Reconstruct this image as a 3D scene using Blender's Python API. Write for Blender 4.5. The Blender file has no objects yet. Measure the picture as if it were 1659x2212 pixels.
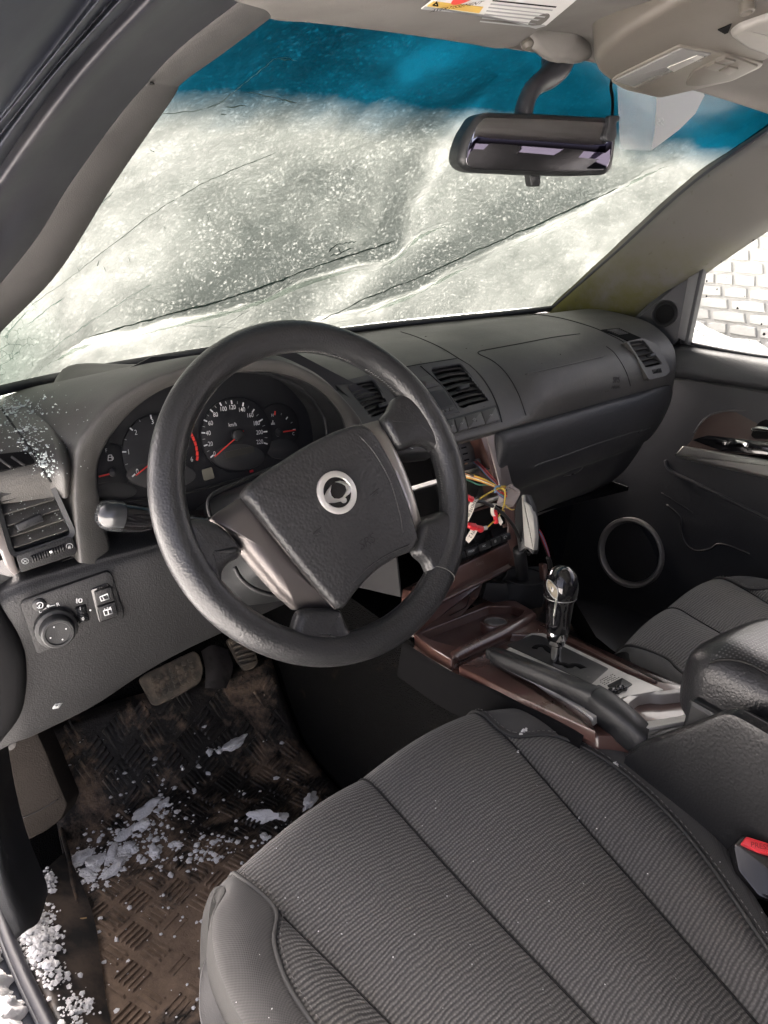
import bpy, bmesh, math, random
from mathutils import Vector, Matrix
from mathutils.bvhtree import BVHTree
random.seed(7)
R_ = math.radians
V = Vector
scene = bpy.context.scene
COL = scene.collection

# ---------------------------------------------------------------- camera
CAM = V((-.77542, -.72663, .97982))
YAW, PIT, ROL, FOC = .636606, .344195, .06146, 1583.3
VW, VH = 1659., 2212.
FWD = V((math.sin(YAW)*math.cos(PIT), math.cos(YAW)*math.cos(PIT), -math.sin(PIT)))
_r = V((math.cos(YAW), -math.sin(YAW), 0)); _u = _r.cross(FWD)
RGT = _r*math.cos(ROL)+_u*math.sin(ROL); UPV = -_r*math.sin(ROL)+_u*math.cos(ROL)
cd = bpy.data.cameras.new('camera'); cam = bpy.data.objects.new('camera', cd); COL.objects.link(cam)
cd.sensor_fit = 'VERTICAL'; cd.sensor_height = 36.; cd.sensor_width = 27.; cd.lens = FOC/VH*36.
cd.clip_start = .02; cd.clip_end = 2000
mw = Matrix((RGT, UPV, -FWD)).transposed().to_4x4(); mw.translation = CAM
cam.matrix_world = mw
scene.camera = cam

# ---------------------------------------------------------------- daylight
SUN_EL, SUN_AZ = R_(38), R_(8)      # azimuth: 0 = straight ahead of the car (+Y), towards +X
world = bpy.data.worlds.new('World'); scene.world = world; world.use_nodes = True
wn = world.node_tree.nodes; wl = world.node_tree.links
sky = wn.new('ShaderNodeTexSky'); sky.sky_type = 'NISHITA'; sky.sun_disc = False
sky.sun_elevation = SUN_EL; sky.sun_rotation = SUN_AZ; sky.air_density = .06; sky.dust_density = 6.0; sky.ozone_density = .0
wl.new(sky.outputs[0], wn['Background'].inputs['Color']); wn['Background'].inputs['Strength'].default_value = .15
sd = bpy.data.lights.new('sun', 'SUN'); sun = bpy.data.objects.new('sun', sd); COL.objects.link(sun)
sd.energy = 1.5; sd.angle = R_(14); sd.color = (1., .95, .88)
sdir = V((math.sin(SUN_AZ)*math.cos(SUN_EL), math.cos(SUN_AZ)*math.cos(SUN_EL), math.sin(SUN_EL)))
sun.rotation_euler = sdir.to_track_quat('Z', 'Y').to_euler(); sun.location = (0, 0, 6)
vs = scene.view_settings
vs.view_transform = 'Standard'; vs.look = 'None'; vs.gamma = 1; vs.use_curve_mapping = False
vs.exposure = 4.0
scene.render.engine = 'CYCLES'
scene.cycles.use_denoising = True
scene.cycles.max_bounces = 10; scene.cycles.transparent_max_bounces = 12; scene.cycles.transmission_bounces = 8
scene.cycles.diffuse_bounces = 5; scene.cycles.sample_clamp_indirect = 6
scene.cycles.caustics_refractive = False; scene.cycles.caustics_reflective = False

# ---------------------------------------------------------------- helpers
def ray(px, py): return FWD+RGT*((px-VW/2)/FOC)-UPV*((py-VH/2)/FOC)
def P(px, py, x=None, y=None, z=None, pl=None):
    """the point of the car that a sight line meets on the plane x=, y=, z= or pl=(point, normal)"""
    d = ray(px, py)
    if pl: t = (pl[0]-CAM).dot(pl[1])/d.dot(pl[1])
    elif x is not None: t = (x-CAM.x)/d.x
    elif y is not None: t = (y-CAM.y)/d.y
    else: t = (z-CAM.z)/d.z
    return CAM+d*t
class Fr:
    def __init__(s, o, n, up):
        s.o = V(o); s.n = V(n).normalized(); s.u = V(up).cross(s.n).normalized(); s.v = s.n.cross(s.u)
        s.pl = (s.o, s.n)
    def uv(s, px, py, h=0.):
        q = P(px, py, pl=(s.o+s.n*h, s.n))-s.o; return (q.dot(s.u), q.dot(s.v))
    def poly(s, pts, h=0.): return [s.uv(a, b, h) for a, b in pts]
    def w(s, u, v, h=0.): return s.o+s.u*u+s.v*v+s.n*h
    def sub(s, u, v, h=0., rot=0., tilt=0., yaw=0.):
        f = Fr(s.w(u, v, h), s.n, s.v)
        m = Matrix.Rotation(rot, 3, f.n) @ Matrix.Rotation(tilt, 3, f.u) @ Matrix.Rotation(yaw, 3, f.v)
        f.u = m @ f.u; f.v = m @ f.v; f.n = m @ f.n; f.pl = (f.o, f.n); return f
    def at(s, px, py, h=0., rot=0., tilt=0., yaw=0.): return s.sub(*s.uv(px, py, h), h, rot, tilt, yaw)
ORG = {}
def link(o, parent):
    COL.objects.link(o)
    if parent is not None: o.parent = parent
def thing(name, loc, label, cat, group=None):
    o = bpy.data.objects.new(name, None); o.empty_display_size = .05; COL.objects.link(o)
    o.location = loc; ORG[o] = V(loc); return tag(o, label, cat, group)
def tag(o, label=None, cat=None, group=None, kind=None):
    if label: o['label'] = label
    if cat: o['category'] = cat
    if group: o['group'] = group
    if kind: o['kind'] = kind
    return o
def mk(name, verts, faces, mat, parent=None, smooth=True, sharp=None, uvs=None, kind=None, bev=0., sub=0, solid=0.):
    verts = [V(v) for v in verts]
    if parent is not None: org = ORG[parent]; loc = V((0, 0, 0))
    else:
        lo = V([min(v[i] for v in verts) for i in range(3)]); hi = V([max(v[i] for v in verts) for i in range(3)])
        org = V(((lo.x+hi.x)/2, (lo.y+hi.y)/2, lo.z)); loc = org
    me = bpy.data.meshes.new(name)
    me.from_pydata([v-org for v in verts], [], faces)
    if uvs:
        l = me.uv_layers.new(name='UVMap')
        for lp in me.loops: l.data[lp.index].uv = uvs[lp.vertex_index]
    bm = bmesh.new(); bm.from_mesh(me)
    bmesh.ops.recalc_face_normals(bm, faces=bm.faces) if kind != 'raw' else None
    bm.to_mesh(me); bm.free()
    if smooth:
        me.polygons.foreach_set('use_smooth', [True]*len(me.polygons))
        if sharp is not None: me.set_sharp_from_angle(angle=R_(sharp))
    for m in (mat if isinstance(mat, (list, tuple)) else [mat]): me.materials.append(m)
    o = bpy.data.objects.new(name, me); link(o, parent); o.location = loc; ORG[o] = org
    if bev: b = o.modifiers.new('bevel', 'BEVEL'); b.width = bev; b.segments = 2; b.limit_method = 'ANGLE'; b.angle_limit = R_(40)
    if solid: b = o.modifiers.new('solid', 'SOLIDIFY'); b.thickness = solid; b.offset = -1
    if sub: b = o.modifiers.new('sub', 'SUBSURF'); b.levels = sub; b.render_levels = sub
    if kind and kind != 'raw': o['kind'] = kind
    return o
def copy_obj(o, parent, loc=None, name=None):
    c = o.copy(); c.name = name or o.name.split('.')[0]; COL.objects.link(c); c.parent = parent
    if loc is not None: c.location = loc
    return c
def cat(pts, n, closed=False):
    """Catmull-Rom through pts (any vectors), n samples"""
    pts = [V(p) for p in pts]; k = len(pts)
    if k == 2 and not closed: return [pts[0].lerp(pts[1], i/(n-1)) for i in range(n)]
    out = []; m = k if closed else k-1
    for i in range(n):
        t = i/(n if closed else n-1)*m; j = min(int(t), m-1); f = t-j
        if closed: a, b, c, d = (pts[(j+q) % k] for q in (-1, 0, 1, 2))
        else:
            b, c = pts[j], pts[j+1]; a = pts[j-1] if j > 0 else b*2-c; d = pts[j+2] if j+2 < k else c*2-b
        out.append(.5*((2*b)+(c-a)*f+(2*a-5*b+4*c-d)*f*f+(3*b-a-3*c+d)*f**3))
    return out
def gridmesh(rows, closed_u=False, closed_v=False):
    n = len(rows[0]); m = len(rows); vs_ = [p for r in rows for p in r]; fs = []
    for j in range(m if closed_v else m-1):
        for i in range(n if closed_u else n-1):
            a, b = j*n+i, j*n+(i+1) % n; c, d = ((j+1) % m)*n+(i+1) % n, ((j+1) % m)*n+i
            fs.append((a, b, c, d))
    uv = [(i/(n-1), j/(m-1)) for j in range(m) for i in range(n)]
    return vs_, fs, uv
def lofted(rows, nu, nv, closed_u=False):
    rows = [cat(r, nu, closed_u) for r in rows]
    cols = [cat([r[i] for r in rows], nv) for i in range(nu)]
    return [[cols[i][j] for i in range(nu)] for j in range(nv)]
def loft(name, rows, nu, nv, mat, parent=None, closed_u=False, **kw):
    g = lofted(rows, nu, nv, closed_u); v, f, uv = gridmesh(g, closed_u)
    return mk(name, v, f, mat, parent, uvs=uv, **kw)
def tubemesh(pts, r, seg=8, n=None, closed=False, flat=None):
    if n: pts = cat(pts, n, closed)
    pts = [V(p) for p in pts]; k = len(pts)
    rr = r if isinstance(r, (list, tuple)) else [r]*k
    if len(rr) != k: rr = [cat([(x, 0, 0) for x in rr], k)[i].x for i in range(k)]
    T = [((pts[(i+1) % k] if closed or i < k-1 else pts[i])-(pts[i-1] if closed or i > 0 else pts[i])).normalized() for i in range(k)]
    a = V((0, 0, 1)) if abs(T[0].z) < .9 else V((1, 0, 0))
    N = (a-T[0]*a.dot(T[0])).normalized(); rows = []
    for i in range(k):
        N = (N-T[i]*N.dot(T[i])).normalized(); B = T[i].cross(N)
        fl = flat or 1.
        rows.append([pts[i]+(N*math.cos(2*math.pi*j/seg)*fl+B*math.sin(2*math.pi*j/seg))*rr[i] for j in range(seg)])
    v, f, _ = gridmesh(rows, True, closed)
    if not closed: f += [tuple(range(seg)), tuple((k-1)*seg+j for j in range(seg))]
    return v, f
def tube(name, pts, r, mat, parent=None, seg=8, n=None, closed=False, flat=None, **kw):
    v, f = tubemesh(pts, r, seg, n, closed, flat); return mk(name, v, f, mat, parent, **kw)
def rpoly(pts, r, seg=3):
    """round the corners of a 2D polygon"""
    out = []; k = len(pts)
    for i in range(k):
        a, b, c = V(pts[i-1]), V(pts[i]), V(pts[(i+1) % k])
        d1, d2 = (a-b), (c-b); rr = min(r, d1.length*.45, d2.length*.45)
        p, q = b+d1.normalized()*rr, b+d2.normalized()*rr
        for j in range(seg+1):
            t = j/seg; out.append(tuple(p*(1-t)**2+b*2*t*(1-t)+q*t*t))
    return out
def inset(poly, d):
    k = len(poly); ar = sum(poly[i-1][0]*poly[i][1]-poly[i][0]*poly[i-1][1] for i in range(k)); s = 1 if ar > 0 else -1
    out = []
    for i in range(k):
        a, b, c = V(poly[i-1]), V(poly[i]), V(poly[(i+1) % k])
        e1 = (b-a); e2 = (c-b)
        n1 = V((-e1.y, e1.x))*s; n2 = V((-e2.y, e2.x))*s
        if n1.length < 1e-9: n1 = n2
        if n2.length < 1e-9: n2 = n1
        n1.normalize(); n2.normalize(); m = n1+n2; L = max(m.length_squared/2, .35)
        out.append(tuple(b+m*(d/L)))
    return out
def platemesh(fr, poly, h0, h1, b=.001, nb=2):
    k = len(poly); sg = 1 if h1 > h0 else -1
    rings = [(poly, h0), (poly, h1-sg*b)] if b else [(poly, h0), (poly, h1)]
    if b:
        for i in range(1, nb+1):
            a = math.pi/2*i/nb; rings.append((inset(poly, b*(1-math.cos(a))), h1-sg*b*(1-math.sin(a))))
    v = [fr.w(p[0], p[1], h) for r, h in rings for p in r]; f = []
    for j in range(len(rings)-1):
        for i in range(k): f.append((j*k+i, j*k+(i+1) % k, (j+1)*k+(i+1) % k, (j+1)*k+i))
    f.append(tuple((len(rings)-1)*k+i for i in range(k))); f.append(tuple(reversed(range(k))))
    return v, f
def plate(name, fr, poly, h0, h1, mat, parent=None, b=.001, nb=2, sharp=35, **kw):
    v, f = platemesh(fr, poly, h0, h1, b, nb); return mk(name, v, f, mat, parent, sharp=sharp, **kw)
def ringplate(name, fr, outer, inner, h0, h1, mat, parent=None, h0i=None, h1i=None, **kw):
    """a frame: outer and inner polygon with the same number of points"""
    k = len(outer); h0i = h0 if h0i is None else h0i; h1i = h1 if h1i is None else h1i
    rings = [[fr.w(*p, h0) for p in outer], [fr.w(*p, h1) for p in outer], [fr.w(*p, h1i) for p in inner], [fr.w(*p, h0i) for p in inner]]
    v, f, _ = gridmesh(rings, True, True); return mk(name, v, f, mat, parent, sharp=35, **kw)
def dome(name, fr, poly, h0, h1, mat, parent=None, rings=6, pw=2.2, edge=.3, **kw):
    """a cushion-like pad over a polygon: crown h1, rim h0"""
    k = len(poly); c = V((sum(p[0] for p in poly)/k, sum(p[1] for p in poly)/k)); v = []; f = []
    v += [fr.w(*p, h0-.012) for p in poly]
    for j in range(rings):
        t = j/rings; t2 = 1-(1-t)**1.5
        hh = h0+(h1-h0)*(1-(1-t2)**pw)
        v += [fr.w(*(c+(V(p)-c)*(1-t2)), hh) for p in poly]
    v.append(fr.w(*c, h1)); n = rings+1
    for j in range(n-1):
        for i in range(k): f.append((j*k+i, j*k+(i+1) % k, (j+1)*k+(i+1) % k, (j+1)*k+i))
    for i in range(k): f.append(((n-1)*k+i, (n-1)*k+(i+1) % k, n*k))
    return mk(name, v, f, mat, parent, **kw)
def smoothpoly(poly, n=96, it=3):
    k = len(poly); L = [0.]
    for i in range(k): L.append(L[-1]+(V(poly[(i+1) % k])-V(poly[i])).length)
    out = []; j = 0
    for i in range(n):
        t = L[-1]*i/n
        while L[j+1] < t: j += 1
        f = (t-L[j])/max(1e-9, L[j+1]-L[j]); out.append(V(poly[j]).lerp(V(poly[(j+1) % k]), f))
    for _ in range(it): out = [(out[i-1]+out[i]*2+out[(i+1) % n])/4 for i in range(n)]
    return [tuple(p) for p in out]
def pillow(name, fr, poly, h0, h1, r, mat, parent=None, crown=.002, nb=6, n=110, it=4, **kw):
    """a pad with evenly rounded edges and a slightly crowned top"""
    p = smoothpoly(poly, n, it); rings = [(p, h0), (p, h1-r)]
    q = p; d0 = 0.
    for i in range(1, nb+1):
        a = math.pi/2*i/nb; d = r*(1-math.cos(a)); q = inset(q, d-d0); q = [tuple((V(q[j-1])+V(q[j])*6+V(q[(j+1) % n]))/8) for j in range(n)]; d0 = d; rings.append((q, h1-r*(1-math.sin(a))))
    c = V((sum(x[0] for x in q)/n, sum(x[1] for x in q)/n))
    for t in (.2, .4, .6, .8): rings.append(([tuple(V(x).lerp(c, t)) for x in q], h1+crown*(1-(1-t)**2)))
    v = [fr.w(x[0], x[1], h) for g, h in rings for x in g]+[fr.w(c.x, c.y, h1+crown)]; f = []; m = len(rings)
    for j in range(m-1):
        for i in range(n): f.append((j*n+i, j*n+(i+1) % n, (j+1)*n+(i+1) % n, (j+1)*n+i))
    f += [((m-1)*n+i, (m-1)*n+(i+1) % n, m*n) for i in range(n)]
    return mk(name, v, f, mat, parent, **kw)
def lathe(name, fr, prof, mat, parent=None, seg=24, sharp=40, sx=1., sy=1., **kw):
    rows = [[fr.w(r*sx*math.cos(2*math.pi*j/seg), r*sy*math.sin(2*math.pi*j/seg), h) for j in range(seg)] for r, h in prof]
    v, f, _ = gridmesh(rows, True)
    if prof[0][0] > 1e-6: f.append(tuple(reversed(range(seg))))
    if prof[-1][0] > 1e-6: f.append(tuple((len(prof)-1)*seg+j for j in range(seg)))
    return mk(name, v, f, mat, parent, sharp=sharp, **kw)
def ell(cx, cy, rx, ry, n=20, a0=0., a1=2*math.pi, rot=0.):
    full = abs(a1-a0-2*math.pi) < 1e-6; m = n if full else n-1; out = []
    for i in range(n):
        a = a0+(a1-a0)*i/m; x, y = rx*math.cos(a), ry*math.sin(a)
        out.append((cx+x*math.cos(rot)-y*math.sin(rot), cy+x*math.sin(rot)+y*math.cos(rot)))
    return out
def txt(s, fr, size, mat, parent, h=.0004, name='lettering', ext=.0, sx=1., shear=0.):
    c = bpy.data.curves.new(name, 'FONT'); c.body = s; c.size = size; c.align_x = 'CENTER'; c.align_y = 'CENTER'; c.extrude = ext; c.shear = shear
    c.resolution_u = 3; c.materials.append(mat)
    o = bpy.data.objects.new(name, c); link(o, parent)
    m = Matrix((fr.u*sx, fr.v, fr.n)).transposed().to_4x4(); m.translation = fr.o+fr.n*h-ORG[parent]
    o.matrix_local = m; ORG[o] = ORG[parent]; return o
def holeplate(name, fr, outer, holes, h0, h1, mat, parent=None, **kw):
    from mathutils.geometry import tessellate_polygon
    polys = [outer]+holes; flat = [p for q in polys for p in q]; n = len(flat)
    tris = tessellate_polygon([[V((p[0], p[1], 0)) for p in q] for q in polys])
    v = [fr.w(*p, h1) for p in flat]+[fr.w(*p, h0) for p in flat]; f = [tuple(t) for t in tris]; k = 0
    for q in polys:
        m = len(q); f += [(k+i, k+(i+1) % m, n+k+(i+1) % m, n+k+i) for i in range(m)]; k += m
    return mk(name, v, f, mat, parent, sharp=30, **kw)
def proj(p):
    d = p-CAM; z = d.dot(FWD); return VW/2+FOC*d.dot(RGT)/z, VH/2-FOC*d.dot(UPV)/z
def inpoly(x, y, q):
    c = False
    for i in range(len(q)):
        (x1, y1), (x2, y2) = q[i-1], q[i]
        if (y1 > y) != (y2 > y) and x < (x2-x1)*(y-y1)/(y2-y1)+x1: c = not c
    return c
class Surf:
    """sight lines meeting an object already built, for parts that lie on its surface"""
    def __init__(s, *obs):
        vs_, fs = [], []
        for o in obs:
            k = len(vs_); vs_ += [v.co+ORG[o] for v in o.data.vertices]; fs += [tuple(i+k for i in p.vertices) for p in o.data.polygons]
        s.t = BVHTree.FromPolygons(vs_, fs)
    def hit(s, px, py):
        d = ray(px, py).normalized(); l, n, _, _ = s.t.ray_cast(CAM, d)
        if l is None: return None
        return l, (n if n.dot(d) < 0 else -n)
    def at(s, px, py, h=0.):
        q = s.hit(px, py); return None if q is None else q[0]+q[1]*h
    def fr(s, px, py, up=(0, 0, 1), h=0.):
        l, n = s.hit(px, py); return Fr(l+n*h, n, up)
    def line(s, pts, n, h=0.):
        o = [s.at(p.x, p.y, h) for p in cat([(a, b, 0) for a, b in pts], n)]; return [p for p in o if p is not None]
def seamline(name, sf, pts, mat, parent, r=.0011, n=24, h=0.):
    q = sf.line(pts, n, h); return tube(name, q, r, mat, parent, seg=5) if len(q) > 2 else None

# ---------------------------------------------------------------- materials
class NT:
    def __init__(s, name):
        s.m = bpy.data.materials.new(name); s.m.use_nodes = True; s.n = s.m.node_tree.nodes; s.l = s.m.node_tree.links
        s.b = s.n['Principled BSDF']; s.out = s.n['Material Output']
    def new(s, t, ins=None, **kw):
        x = s.n.new('ShaderNode'+t)
        for k, v in kw.items(): setattr(x, k, v)
        for k, v in (ins or {}).items():
            if isinstance(v, bpy.types.NodeSocket): s.l.new(v, x.inputs[k])
            else: x.inputs[k].default_value = v
        return x
    def math(s, op, a, b=0., c=None):
        x = s.n.new('ShaderNodeMath'); x.operation = op
        for i, v in enumerate((a, b) if c is None else (a, b, c)):
            if isinstance(v, bpy.types.NodeSocket): s.l.new(v, x.inputs[i])
            else: x.inputs[i].default_value = v
        return x.outputs[0]
    def ramp(s, fac, stops):
        x = s.n.new('ShaderNodeValToRGB'); s.l.new(fac, x.inputs[0]); e = x.color_ramp.elements
        while len(e) < len(stops): e.new(.5)
        for q, (p, c) in zip(e, stops): q.position = p; q.color = (*c, 1) if not isinstance(c, (int, float)) else (c, c, c, 1)
        return x.outputs[0]
    def mix(s, fac, a, b):
        x = s.n.new('ShaderNodeMix'); x.data_type = 'RGBA'
        for i, v in ((0, fac), (6, a), (7, b)):
            if isinstance(v, bpy.types.NodeSocket): s.l.new(v, x.inputs[i])
            else: x.inputs[i].default_value = v if i == 0 else (*v, 1)
        return x.outputs[2]
    def noise(s, scale, detail=4., rough=.55, vec=None, dist=0.):
        x = s.new('TexNoise', {'Scale': scale, 'Detail': detail, 'Roughness': rough, 'Distortion': dist})
        s.l.new(vec or s.co, x.inputs['Vector']); return x.outputs[0]
    def voro(s, scale, feat='F1', vec=None, out='Distance'):
        x = s.new('TexVoronoi', {'Scale': scale}, feature=feat); s.l.new(vec or s.co, x.inputs['Vector']); return x.outputs[out]
    @property
    def co(s):
        if not hasattr(s, '_co'): s._co = s.new('TexCoord').outputs['Object']
        return s._co
    @property
    def uv(s):
        if not hasattr(s, '_uv'): s._uv = s.new('TexCoord').outputs['UV']
        return s._uv
    def bump(s, h, strength=.3, dist=.001, normal=None):
        x = s.new('Bump', {'Strength': strength, 'Distance': dist, 'Height': h})
        if normal: s.l.new(normal, x.inputs['Normal'])
        return x.outputs[0]
    def set(s, **kw):
        for k, v in kw.items():
            k = {'col': 'Base Color', 'rough': 'Roughness', 'metal': 'Metallic', 'normal': 'Normal', 'coat': 'Coat Weight', 'crough': 'Coat Roughness', 'spec': 'Specular IOR Level', 'sheen': 'Sheen Weight', 'trans': 'Transmission Weight', 'alpha': 'Alpha'}[k]
            i = s.b.inputs[k]
            if isinstance(v, bpy.types.NodeSocket): s.l.new(v, i)
            elif k == 'Base Color': i.default_value = (*v, 1)
            else: i.default_value = v
        return s.m
MATS = {}
def M(name, col, rough=.5, metal=0., grain=0., gs=.25, gd=.0006, dirt=None, coat=0., spec=.5, rvar=.12):
    t = NT(name); c = col
    if dirt:
        sc, c2, lo, hi = dirt
        c = t.mix(t.ramp(t.noise(sc, 6, .62), [(lo, 0.), (hi, 1.)]), col, c2)
    else:
        k = t.noise(14, 5, .6); c = t.mix(k, [x*.82 for x in col], [min(1, x*1.16) for x in col])
    r = t.math('ADD', t.math('MULTIPLY', t.noise(9, 6, .65), rvar*2), max(.02, rough-rvar)) if rvar else rough
    t.set(col=c, rough=r, metal=metal, coat=coat, spec=spec)
    if coat: t.set(crough=.08)
    if grain: t.set(normal=t.bump(t.math('ADD', t.voro(grain, 'SMOOTH_F1'), t.math('MULTIPLY', t.noise(grain*.45, 2), .5)), gs, gd))
    MATS[name] = t.m; return t.m
# palette
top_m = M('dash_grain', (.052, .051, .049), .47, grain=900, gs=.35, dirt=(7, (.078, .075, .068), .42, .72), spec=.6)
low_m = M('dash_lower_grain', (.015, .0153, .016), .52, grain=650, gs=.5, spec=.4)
blk_m = M('black_plastic', (.016, .017, .018), .45, grain=900, gs=.2)
dull_m = M('dull_black', (.0055, .0055, .006), .85, spec=.10)
glossb_m = M('gloss_black', (.008, .008, .009), .12, coat=.6, rvar=.04)
seam_m = M('seam_shadow_gap', (.010, .010, .010), .85)
leath_m = M('wheel_leather', (.021, .0215, .0225), .34, grain=430, gs=.6, gd=.0006)
pad_m = M('pad_leather', (.026, .0263, .0272), .43, grain=300, gs=.8, gd=.0009)
door_m = M('door_grain', (.030, .031, .034), .5, grain=650, gs=.4, spec=.5)
mauve_m = M('mauve_trim', (.10, .088, .083), .5, rvar=.05)
silver_m = M('silver_paint', (.155, .142, .136), .40, metal=.75, rvar=.05)
bright_m = M('bright_silver', (.62, .61, .58), .3, metal=.9, rvar=.06)
chrome_m = M('chrome', (.75, .75, .74), .08, metal=1., rvar=.03)
zinc_m = M('zinc_steel', (.26, .26, .255), .45, metal=.8, dirt=(20, (.2, .19, .18), .5, .8))
wood_m = M('brown_lacquer', (.082, .041, .033), .3, coat=.5, dirt=(13, (.125, .085, .072), .52, .80))
panel_m = M('console_silver', (.55, .54, .51), .42, metal=.25, dirt=(16, (.24, .235, .22), .5, .8))
white_m = M('white_print', (.75, .76, .76), .6, rvar=0)
greyp_m = M('grey_print', (.30, .31, .31), .6, rvar=0)
red_m = M('red_print', (.72, .05, .04), .5, rvar=0)
redp_m = M('red_plastic', (.62, .03, .04), .35, rvar=.05)
liner_m = M('headliner_cloth', (.160, .154, .144), .95, grain=1400, gs=.4, dirt=(5, (.118, .112, .104), .45, .75), spec=.1)
trimg_m = M('grey_trim', (.075, .073, .071), .8, grain=1200, gs=.25, dirt=(8, (.055, .053, .052), .5, .75), spec=.25)
beige_m = M('beige_plastic', (.098, .089, .076), .5, grain=1000, gs=.15)
rubber_m = M('rubber_seal', (.022, .023, .028), .5, dirt=(12, (.05, .05, .052), .55, .8))
body_m = M('body_paint', (.022, .025, .034), .5, spec=.3)
carpet_m = M('carpet', (.007, .007, .007), .95, grain=500, gs=1., gd=.002, dirt=(22, (.035, .026, .018), .62, .82), spec=.03)

def pillar_mat():
    t = NT('pillar_cloth_mould'); k = t.ramp(t.noise(9, 7, .7), [(.34, 0.), (.56, 1.)])
    x = t.new('SeparateXYZ'); t.l.new(t.co, x.inputs[0])
    low = t.ramp(t.math('ADD', t.math('MULTIPLY', x.outputs[2], -3.2), 1.15), [(.35, 0.), (.9, 1.)])
    mould = t.math('MULTIPLY', k, low)
    c = t.mix(mould, (.112, .108, .100), (.088, .085, .026))
    c = t.mix(t.ramp(t.noise(60, 4, .6), [(.66, 0.), (.76, .8)]), c, (.07, .065, .04))
    t.set(col=c, rough=.9, spec=.15, normal=t.bump(t.noise(900, 2), .25, .0006)); return t.m
pillar_m = pillar_mat()

def mud_mat():
    t = NT('mat_rubber_mud')
    a = t.noise(9, 8, .68, dist=.6); b = t.noise(55, 5, .7)
    dv = t.new('VectorMath', operation='DISTANCE'); t.l.new(t.co, dv.inputs[0]); dv.inputs[1].default_value = (-.12, .10, .01)
    near = t.math('MULTIPLY', t.math('MAXIMUM', t.math('SUBTRACT', .28, dv.outputs[1]), 0.), .70)
    k = t.ramp(t.math('ADD', near, t.math('ADD', t.math('MULTIPLY', a, .75), t.math('MULTIPLY', b, .3))), [(.53, 0.), (.64, 1.)])
    mud = t.mix(t.noise(40, 6, .7), (.055, .037, .025), (.34, .245, .170))
    c = t.mix(k, t.mix(b, (.009, .009, .009), (.035, .031, .027)), mud)
    r = t.mix(k, (.38,)*3, (.9,)*3)
    t.set(col=c, rough=r, normal=t.bump(t.noise(120, 6, .7), .6, .003)); return t.m
mud_m = mud_mat()

def snow_mat(name='snow', col=(.88, .88, .87)):
    t = NT(name); t.set(col=t.mix(t.noise(60, 4), [c*.9 for c in col], col), rough=.75, normal=t.bump(t.noise(260, 5, .65), .7, .003))
    t.b.inputs['Subsurface Weight'].default_value = .0; t.b.inputs['Subsurface Radius'].default_value = (.006, .006, .007); return t.m
snow_m = snow_mat()

# ------------------------------------------------ ground outside
def ground():
    n = 60; rows = []
    for j in range(n):
        row = []
        for i in range(n):
            a = (i/(n-1)*2-1); b = (j/(n-1)*2-1); x = 60*a*abs(a)**1.5-.2; y = 60*b*abs(b)**1.5
            row.append(V((x, y, -.42+.03*math.sin(3*x)+.02*math.cos(4*y+x))))
        rows.append(row)
    v, f, uv = gridmesh(rows)
    tag(mk('snowy_ground', v, f, snow_mat('ground_snow', (.80, .80, .79))), kind='structure')
ground()

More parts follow.
